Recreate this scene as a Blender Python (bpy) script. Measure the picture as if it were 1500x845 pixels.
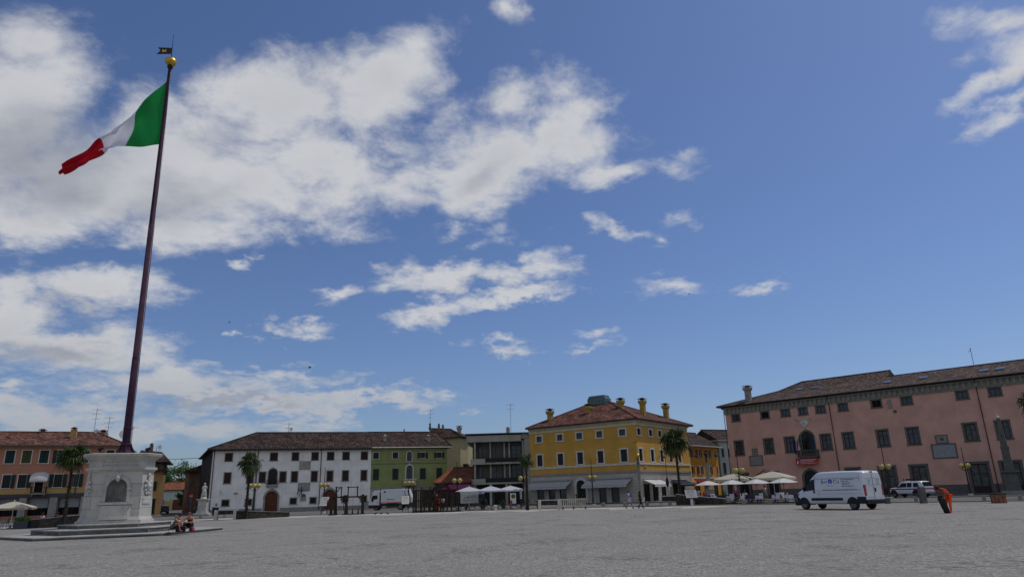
import bpy, bmesh, math, random
from mathutils import Vector, Matrix
random.seed(7)
PI=math.pi; R=math.radians
for o in list(bpy.data.objects): bpy.data.objects.remove(o)
S=bpy.context.scene; COL=S.collection
# ---------------------------------------------------------------- camera
cd=bpy.data.cameras.new('camera'); cam=bpy.data.objects.new('camera',cd); COL.objects.link(cam); S.camera=cam
cd.lens=24; cd.sensor_width=36; cd.clip_start=.1; cd.clip_end=5000
p=math.atan(.300); th=R(1.65)
F=Vector((0,math.cos(p),math.sin(p))); R0=Vector((1,0,0)); U0=Vector((0,-math.sin(p),math.cos(p)))
Rv=R0*math.cos(th)-U0*math.sin(th); Uv=R0*math.sin(th)+U0*math.cos(th)
M=Matrix((Rv,Uv,-F)).transposed().to_4x4(); M.translation=Vector((0,0,1.7)); cam.matrix_world=M
S.render.resolution_x=1024; S.render.resolution_y=576
S.view_settings.view_transform='Standard'; S.view_settings.look='None'; S.view_settings.gamma=1
S.view_settings.use_curve_mapping=False; S.view_settings.exposure=-0.55
# ---------------------------------------------------------------- sun and sky
SUN_AZ=67; SUN_EL=61
sl=bpy.data.lights.new('sun','SUN'); sl.energy=3.0; sl.angle=R(.5); sl.color=(1,.95,.87)
so=bpy.data.objects.new('sun',sl); COL.objects.link(so); so.location=(0,0,60)
sd=Vector((math.sin(R(SUN_AZ))*math.cos(R(SUN_EL)),math.cos(R(SUN_AZ))*math.cos(R(SUN_EL)),math.sin(R(SUN_EL))))
so.rotation_euler=sd.to_track_quat('Z','Y').to_euler()
W=bpy.data.worlds.new('World'); S.world=W; W.use_nodes=True
nt=W.node_tree; nt.nodes.clear(); N=nt.nodes.new; LK=nt.links.new
def vmath(nt,op,a,b=None):
    n=nt.nodes.new('ShaderNodeVectorMath'); n.operation=op
    for i,x in enumerate((a,b)):
        if x is None: continue
        if isinstance(x,(tuple,list)): n.inputs[i].default_value=x
        else: nt.links.new(x,n.inputs[i])
    return n
def smath(nt,op,a,b=None,c=None,clamp=False):
    n=nt.nodes.new('ShaderNodeMath'); n.operation=op; n.use_clamp=clamp
    for i,x in enumerate((a,b,c)):
        if x is None: continue
        if isinstance(x,(int,float)): n.inputs[i].default_value=x
        else: nt.links.new(x,n.inputs[i])
    return n.outputs[0]
def smooth(nt,x,a,b,c=0.,d=1.):
    n=nt.nodes.new('ShaderNodeMapRange'); n.interpolation_type='SMOOTHSTEP'
    nt.links.new(x,n.inputs[0])
    for i,v in enumerate((a,b,c,d)):
        if isinstance(v,(int,float)): n.inputs[i+1].default_value=v
        else: nt.links.new(v,n.inputs[i+1])
    return n.outputs[0]
def noise(nt,vec,scale,detail=5,rough=.55,dist=0,dim='3D'):
    n=nt.nodes.new('ShaderNodeTexNoise'); n.noise_dimensions=dim
    nt.links.new(vec,n.inputs['Vector']); n.inputs['Scale'].default_value=scale; n.inputs['Detail'].default_value=detail
    n.inputs['Roughness'].default_value=rough; n.inputs['Distortion'].default_value=dist
    return n
def mixc(nt,f,a,b,mode='MIX'):
    n=nt.nodes.new('ShaderNodeMix'); n.data_type='RGBA'; n.blend_type=mode
    if isinstance(f,(int,float)): n.inputs[0].default_value=f
    else: nt.links.new(f,n.inputs[0])
    for i,x in ((6,a),(7,b)):
        if isinstance(x,(tuple,list)): n.inputs[i].default_value=tuple(x)+((1,) if len(x)==3 else ())
        else: nt.links.new(x,n.inputs[i])
    return n.outputs[2]
sky=N('ShaderNodeTexSky'); sky.sky_type='NISHITA'; sky.sun_disc=False; sky.sun_elevation=R(SUN_EL); sky.sun_rotation=R(SUN_AZ)
sky.air_density=1.0; sky.dust_density=.9; sky.ozone_density=2.2; sky.altitude=50
tc=N('ShaderNodeTexCoord'); sep=N('ShaderNodeSeparateXYZ'); LK(tc.outputs['Generated'],sep.inputs[0])
yy=smath(nt,'MAXIMUM',smath(nt,'ABSOLUTE',sep.outputs[1]),.12)
ca=smath(nt,'DIVIDE',sep.outputs[0],yy); cb=smath(nt,'DIVIDE',sep.outputs[2],yy)
cmb=N('ShaderNodeCombineXYZ'); LK(ca,cmb.inputs[0]); LK(cb,cmb.inputs[1])
P0=cmb.outputs[0]
# cloud sheet coordinates: finer and flatter towards the horizon, as a layer of cloud seen from below
zz=smath(nt,'ADD',sep.outputs[2],.30)
c2=N('ShaderNodeCombineXYZ'); LK(smath(nt,'DIVIDE',sep.outputs[0],zz),c2.inputs[0]); LK(smath(nt,'DIVIDE',sep.outputs[1],zz),c2.inputs[1])
PL=c2.outputs[0]
warp=noise(nt,PL,2.6,5,.55); w1=vmath(nt,'SUBTRACT',warp.outputs['Color'],(.5,.5,.5)); w2=vmath(nt,'MULTIPLY',w1.outputs[0],(.17,.11,0))
warpb=noise(nt,PL,13,4,.6); w3=vmath(nt,'MULTIPLY',vmath(nt,'SUBTRACT',warpb.outputs['Color'],(.5,.5,.5)).outputs[0],(.10,.07,0))
PW=vmath(nt,'ADD',vmath(nt,'ADD',P0,w2.outputs[0]).outputs[0],w3.outputs[0]).outputs[0]
CLOUDS=[(-0.8193,0.6118,0.1368,0.2059,-0.032,1.20),
(-0.6918,0.5203,0.1890,0.1149,-0.032,1.30),
(-0.7443,0.4384,0.0981,0.0421,-0.031,1.00),
(-0.5740,0.5535,0.1681,0.1164,-0.032,1.30),
(-0.4562,0.4886,0.1651,0.0930,-0.032,1.20),
(-0.5146,0.4197,0.1190,0.0474,-0.031,1.10),
(-0.3681,0.6487,0.1605,0.1009,-0.033,1.30),
(-0.2084,0.6697,0.1150,0.0883,0.169,1.15),
(-0.2936,0.5322,0.1446,0.0691,-0.032,0.90),
(-0.1750,0.7289,0.0648,0.0482,0.375,0.56),
(-0.2681,0.4589,0.0976,0.0486,0.160,0.65),
(-0.2035,0.4867,0.1206,0.0554,0.161,0.95),
(-0.0271,0.5236,0.1313,0.0867,0.448,1.35),
(0.1178,0.5375,0.0801,0.0492,0.350,1.00),
(-0.0597,0.5871,0.0686,0.0511,0.359,0.49),
(0.0857,0.5635,0.0892,0.0548,0.627,1.10),
(0.0032,0.6235,0.0859,0.0523,0.165,1.00),
(0.0897,0.6467,0.0518,0.0459,-0.430,0.49),
(0.1707,0.4990,0.0889,0.0292,0.121,0.85),
(0.2372,0.5030,0.0559,0.0194,0.159,0.42),
(-0.8366,0.7718,0.1247,0.0846,-0.713,1.00),
(-0.0038,0.8107,0.0309,0.0212,-0.814,0.63),
(-0.0724,0.3888,0.0407,0.0161,-0.031,0.52),
(0.1627,0.3849,0.0581,0.0173,-0.257,0.66),
(0.2044,0.3723,0.0211,0.0161,-0.598,0.56),
(0.2731,0.5325,0.0293,0.0147,0.160,0.35),
(0.2439,0.3962,0.0329,0.0102,0.245,0.28),
(-0.0730,0.3137,0.1310,0.0243,0.006,1.10),
(0.0320,0.3182,0.0526,0.0177,0.116,0.63),
(-0.1303,0.2634,0.0619,0.0183,0.061,0.77),
(-0.0005,0.2832,0.0888,0.0163,0.188,1.00),
(-0.1570,0.3184,0.0473,0.0199,-0.030,0.63),
(-0.6606,0.3171,0.1264,0.0428,-0.030,1.30),
(-0.7662,0.3203,0.0528,0.0453,-0.030,1.00),
(-0.7657,0.2610,0.0935,0.0550,-0.030,1.00),
(-0.6783,0.2321,0.1543,0.0452,-0.029,1.10),
(-0.5734,0.2135,0.0921,0.0338,-0.029,0.80),
(-0.2825,0.3090,0.0231,0.0099,-0.030,0.42),
(-0.3680,0.2620,0.0337,0.0126,-0.206,0.56),
(-0.3310,0.2503,0.0364,0.0095,-0.118,0.49),
(-0.3938,0.3657,0.0171,0.0091,-0.031,0.60),
(-0.5060,0.1606,0.1812,0.0286,-0.029,1.00),
(-0.3336,0.1356,0.2093,0.0201,0.006,1.05),
(-0.1939,0.1316,0.1095,0.0130,0.023,0.90),
(-0.3974,0.1827,0.1114,0.0123,-0.029,0.55),
(-0.6896,0.1182,0.2190,0.0221,-0.028,0.75),
(-0.5178,0.0920,0.1579,0.0176,-0.028,0.65),
(-0.3117,0.1036,0.0693,0.0137,-0.028,0.75),
(-0.7474,0.1625,0.0303,0.0144,-0.029,0.70),
(-0.4200,0.2434,0.0144,0.0074,-0.029,0.60),
(-0.0179,0.2055,0.0407,0.0083,-0.118,0.42),
(0.1147,0.2109,0.0410,0.0093,0.148,0.49),
(0.3961,0.2941,0.0364,0.0088,-0.030,0.45),
(0.2611,0.3003,0.0333,0.0077,-0.030,0.32),
(0.1266,0.2378,0.0205,0.0074,-0.030,0.35),
(-0.0301,0.3647,0.0213,0.0079,-0.031,0.28),
(0.8749,0.7004,0.0846,0.0505,0.580,1.00),
(0.8173,0.6516,0.0935,0.0282,0.578,0.95),
(0.8739,0.7693,0.0861,0.0278,0.165,0.70),
(0.8272,0.5965,0.0732,0.0156,0.645,0.49),
(0.8509,0.7217,0.0602,0.0223,0.507,0.49)
]
BASES=[(-0.7629,0.5471,0.2352,0.1438,-0.032,1.00),
(-0.5424,0.4734,0.1646,0.0736,-0.031,0.75),
(-0.4643,0.5749,0.1014,0.0513,-0.032,0.45),
(-0.6669,0.2902,0.1151,0.0310,-0.030,0.70),
(-0.7075,0.2226,0.1745,0.0299,-0.029,0.75),
(-0.4536,0.1391,0.2000,0.0161,-0.029,0.70),
(-0.0496,0.4999,0.1007,0.0427,0.352,0.40),
(-0.0731,0.2995,0.1148,0.0131,-0.030,0.50),
(-0.1250,0.2526,0.0516,0.0085,-0.030,0.50),
(0.8451,0.6480,0.0802,0.0293,0.576,0.40)
]
fld=None
for (a,b,rx,ry,ang,w) in CLOUDS:
    m=N('ShaderNodeMapping'); m.vector_type='TEXTURE'; LK(PW,m.inputs[0])
    m.inputs[1].default_value=(a,b,0); m.inputs[2].default_value=(0,0,ang); m.inputs[3].default_value=(rx,ry,1)
    d=vmath(nt,'DOT_PRODUCT',m.outputs[0],m.outputs[0]).outputs['Value']
    v=smath(nt,'MULTIPLY_ADD',smath(nt,'SQRT',d),-w,w)
    fld=v if fld is None else smath(nt,'SMOOTH_MAX',fld,v,.12)
fld=smath(nt,'MAXIMUM',fld,-1.0)
n1=noise(nt,PL,5.5,12,.64,.3).outputs['Fac']; n2=noise(nt,PL,24,7,.62,.3).outputs['Fac']
nn=smath(nt,'MULTIPLY_ADD',n2,.45,smath(nt,'MULTIPLY_ADD',n1,2.7,-1.60))
dens=smath(nt,'ADD',fld,nn)
behind=smooth(nt,sep.outputs[1],-.45,.05,1.15,0)  # extra unseen cloud behind the camera, added as neutral fill on the facades
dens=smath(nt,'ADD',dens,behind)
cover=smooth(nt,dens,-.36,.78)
thick=smooth(nt,smath(nt,'ADD',fld,smath(nt,'MULTIPLY',nn,.25)),.10,1.25)
n3=noise(nt,PL,4.5,8,.55,.2).outputs['Fac']
base=None
for (a,b,rx,ry,ang,w) in BASES:
    m=N('ShaderNodeMapping'); m.vector_type='TEXTURE'; LK(PW,m.inputs[0])
    m.inputs[1].default_value=(a,b,0); m.inputs[2].default_value=(0,0,ang); m.inputs[3].default_value=(rx,ry,1)
    v=smooth(nt,vmath(nt,'LENGTH',m.outputs[0]).outputs['Value'],.15,1.0,w,0)
    base=v if base is None else smath(nt,'SMOOTH_MAX',base,v,.2)
shade=smath(nt,'MULTIPLY',smath(nt,'ADD',smath(nt,'MULTIPLY',thick,.28),base),smooth(nt,n3,.25,.75,1.05,.55),clamp=True)
low=smooth(nt,sep.outputs[2],.0,.30,.72,1.0)
ccol=mixc(nt,shade,(9.3,9.4,9.7),(4.7,5.0,5.8))
tint=mixc(nt,1.0,sky.outputs[0],(.86,.985,1.27),'MULTIPLY')
vm=N('ShaderNodeVectorMath'); vm.operation='SCALE'; LK(ccol,vm.inputs[0]); LK(low,vm.inputs['Scale'])
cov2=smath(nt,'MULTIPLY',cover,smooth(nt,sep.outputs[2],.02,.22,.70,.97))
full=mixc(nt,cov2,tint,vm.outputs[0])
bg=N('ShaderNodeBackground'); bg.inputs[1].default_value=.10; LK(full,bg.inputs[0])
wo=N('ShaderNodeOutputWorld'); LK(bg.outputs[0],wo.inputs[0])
W.cycles.sampling_method='MANUAL'; W.cycles.sample_map_resolution=1024
# ---------------------------------------------------------------- materials
def newmat(name):
    m=bpy.data.materials.new(name); m.use_nodes=True; t=m.node_tree
    return m,t,t.nodes['Principled BSDF']
def mat(name,c,rough=.8,var=.12,scale=3.,bump=0,bscale=40,metal=0,spec=.3,streak=0,dirt=None,emis=None,alpha=None,trans=0,fine=0,fs=60):
    m,t,b=newmat(name); co=t.nodes.new('ShaderNodeTexCoord').outputs['Object']
    b.inputs['Roughness'].default_value=rough; b.inputs['Metallic'].default_value=metal; b.inputs['Specular IOR Level'].default_value=spec
    b.inputs['Transmission Weight'].default_value=trans
    c=tuple(c); col=c+(1,)
    cur=None
    if var:
        n=noise(t,co,scale,6,.6).outputs['Fac']
        cur=mixc(t,smooth(t,n,.3,.7),tuple(x*(1-var) for x in c),tuple(min(1,x*(1+var)) for x in c))
    if streak:
        mp=t.nodes.new('ShaderNodeMapping'); t.links.new(co,mp.inputs[0]); mp.inputs[3].default_value=(1,1,.09)
        n=noise(t,mp.outputs[0],2.2,7,.7).outputs['Fac']
        dc=dirt or tuple(x*.55 for x in c)
        cur=mixc(t,smooth(t,n,.50,.85,0,streak),cur if cur else col,dc)
    if fine:
        n=noise(t,co,fs,3,.7).outputs['Fac']
        cur=mixc(t,smooth(t,n,.35,.65,0,fine),cur if cur else col,tuple(x*.35 for x in c))
    if cur is not None: t.links.new(cur,b.inputs['Base Color'])
    else: b.inputs['Base Color'].default_value=col
    if bump:
        n=noise(t,co,bscale,5,.65).outputs['Fac']; bp=t.nodes.new('ShaderNodeBump'); bp.inputs['Strength'].default_value=bump; bp.inputs['Distance'].default_value=.05
        t.links.new(n,bp.inputs['Height']); t.links.new(bp.outputs[0],b.inputs['Normal'])
    return m
def tilemat(name,cols,pw=.24,ph=.42):
    """clay pan tiles: one colour per tile from a cell noise, ribs in the bump"""
    m,t,b=newmat(name); uv=t.nodes.new('ShaderNodeTexCoord').outputs['UV']
    mp=t.nodes.new('ShaderNodeMapping'); t.links.new(uv,mp.inputs[0]); mp.inputs[3].default_value=(1/pw,1/ph,1)
    fl=vmath(t,'FLOOR',mp.outputs[0]).outputs[0]
    wn=t.nodes.new('ShaderNodeTexWhiteNoise'); wn.noise_dimensions='2D'; t.links.new(fl,wn.inputs['Vector'])
    r=t.nodes.new('ShaderNodeValToRGB'); e=r.color_ramp.elements; e[0].color=cols[0]+(1,); e[1].color=cols[-1]+(1,)
    for i,c in enumerate(cols[1:-1]): k=e.new((i+1)/(len(cols)-1)); k.color=c+(1,)
    t.links.new(wn.outputs['Value'],r.inputs[0])
    n=noise(t,uv,.55,6,.65).outputs['Fac']
    cur=mixc(t,smooth(t,n,.42,.68,0,.75),r.outputs[0],tuple(x*.5 for x in cols[0]))
    sp=t.nodes.new('ShaderNodeSeparateXYZ'); t.links.new(mp.outputs[0],sp.inputs[0])
    s=smath(t,'ABSOLUTE',smath(t,'SINE',smath(t,'MULTIPLY',sp.outputs[0],PI)))
    fr=smath(t,'FRACT',sp.outputs[1])
    # gap between the tile rows is a real dark joint
    gap=smath(t,'MAXIMUM',smooth(t,s,.0,.35,1,0),smooth(t,fr,.86,.98,0,1))
    cur=mixc(t,smath(t,'MULTIPLY',gap,.6),cur,(.03,.02,.018))
    t.links.new(cur,b.inputs['Base Color']); b.inputs['Roughness'].default_value=.9; b.inputs['Specular IOR Level'].default_value=.15
    bp=t.nodes.new('ShaderNodeBump'); bp.inputs['Strength'].default_value=.9; bp.inputs['Distance'].default_value=.06
    t.links.new(smath(t,'SUBTRACT',s,smath(t,'MULTIPLY',fr,.4)),bp.inputs['Height']); t.links.new(bp.outputs[0],b.inputs['Normal'])
    return m
def blockmat(name,c1,c2,mortar,w=.9,h=.42,rot=False,var=.3,ms=.012,dirt=.4):
    m,t,b=newmat(name); tcn=t.nodes.new('ShaderNodeTexCoord'); co=tcn.outputs['UV']
    br=t.nodes.new('ShaderNodeTexBrick'); t.links.new(co,br.inputs['Vector']); br.inputs['Color1'].default_value=c1+(1,); br.inputs['Color2'].default_value=c2+(1,)
    br.inputs['Mortar'].default_value=mortar+(1,); br.inputs['Scale'].default_value=1; br.inputs['Brick Width'].default_value=w; br.inputs['Row Height'].default_value=h
    br.inputs['Mortar Size'].default_value=ms; br.inputs['Mortar Smooth'].default_value=.3
    n=noise(t,tcn.outputs['Object'],1.7,8,.68).outputs['Fac']; n2=noise(t,tcn.outputs['Object'],14,5,.6).outputs['Fac']
    cur=mixc(t,smooth(t,n,.48,.78,0,dirt),br.outputs['Color'],tuple(x*.4 for x in c1))
    cur=mixc(t,smooth(t,n2,.5,.75,0,.25),cur,tuple(x*.5 for x in c1))
    t.links.new(cur,b.inputs['Base Color']); b.inputs['Roughness'].default_value=.85; b.inputs['Specular IOR Level'].default_value=.2
    bp=t.nodes.new('ShaderNodeBump'); bp.inputs['Strength'].default_value=.4; bp.inputs['Distance'].default_value=.03
    t.links.new(n2,bp.inputs['Height']); t.links.new(bp.outputs[0],b.inputs['Normal'])
    return m
def gravelmat(name,c,c2,grass=None,patch=True):
    m,t,b=newmat(name); co=t.nodes.new('ShaderNodeTexCoord').outputs['Object']
    vo=t.nodes.new('ShaderNodeTexVoronoi'); t.links.new(co,vo.inputs['Vector']); vo.inputs['Scale'].default_value=16
    sp=t.nodes.new('ShaderNodeSeparateXYZ'); t.links.new(vo.outputs['Color'],sp.inputs[0])
    cur=mixc(t,smooth(t,sp.outputs[0],.0,1.),tuple(x*.62 for x in c),tuple(x*1.3 for x in c))
    n4=noise(t,co,5,6,.75).outputs['Fac']; cur=mixc(t,smooth(t,n4,.40,.62,0,.6),cur,tuple(x*.62 for x in c))
    n6=noise(t,co,1.6,8,.78).outputs['Fac']; cur=mixc(t,smooth(t,n6,.47,.61,0,.38),cur,tuple(x*.68 for x in c))
    n7=noise(t,co,.9,9,.8).outputs['Fac']; cur=mixc(t,smooth(t,n7,.54,.68,0,.30),cur,tuple(min(1,x*1.3) for x in c))
    n=noise(t,co,.22,8,.62).outputs['Fac']; cur=mixc(t,smooth(t,n,.42,.66,0,.6),cur,c2)
    if grass:
        n3=noise(t,co,.30,9,.7,.4).outputs['Fac']; n5=noise(t,co,3.2,6,.7).outputs['Fac']
        g=smath(t,'MULTIPLY',smooth(t,n3,.50,.62),smooth(t,n5,.45,.58)); cur=mixc(t,smath(t,'MULTIPLY',g,.8),cur,grass)
    t.links.new(cur,b.inputs['Base Color']); b.inputs['Roughness'].default_value=.95; b.inputs['Specular IOR Level'].default_value=.1
    bp=t.nodes.new('ShaderNodeBump'); bp.inputs['Strength'].default_value=.7; bp.inputs['Distance'].default_value=.05
    t.links.new(vo.outputs['Distance'],bp.inputs['Height']); t.links.new(bp.outputs[0],b.inputs['Normal'])
    return m
def leafmat(name,c,c2):
    m,t,b=newmat(name); co=t.nodes.new('ShaderNodeTexCoord').outputs['Object']
    n=noise(t,co,1.3,4,.6).outputs['Fac']; n2=noise(t,co,9,3,.6).outputs['Fac']
    cur=mixc(t,smooth(t,smath(t,'MULTIPLY_ADD',n2,.6,smath(t,'MULTIPLY',n,.5)),.4,.7),c,c2)
    t.links.new(cur,b.inputs['Base Color']); b.inputs['Roughness'].default_value=.55; b.inputs['Specular IOR Level'].default_value=.35
    tr=t.nodes.new('ShaderNodeBsdfTranslucent'); t.links.new(cur,tr.inputs[0]); mx=t.nodes.new('ShaderNodeMixShader'); mx.inputs[0].default_value=.3
    o=t.nodes['Material Output']; t.links.new(b.outputs[0],mx.inputs[1]); t.links.new(tr.outputs[0],mx.inputs[2]); t.links.new(mx.outputs[0],o.inputs[0])
    return m
def clothmat(name,c,tl=.35,var=.06):
    m,t,b=newmat(name); co=t.nodes.new('ShaderNodeTexCoord').outputs['Object']
    n=noise(t,co,2,5,.6).outputs['Fac']; cur=mixc(t,n,tuple(x*(1-var) for x in c),tuple(min(1,x*(1+var)) for x in c))
    t.links.new(cur,b.inputs['Base Color']); b.inputs['Roughness'].default_value=.8; b.inputs['Specular IOR Level'].default_value=.15
    tr=t.nodes.new('ShaderNodeBsdfTranslucent'); t.links.new(cur,tr.inputs[0]); mx=t.nodes.new('ShaderNodeMixShader'); mx.inputs[0].default_value=tl
    o=t.nodes['Material Output']; t.links.new(b.outputs[0],mx.inputs[1]); t.links.new(tr.outputs[0],mx.inputs[2]); t.links.new(mx.outputs[0],o.inputs[0])
    return m
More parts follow.
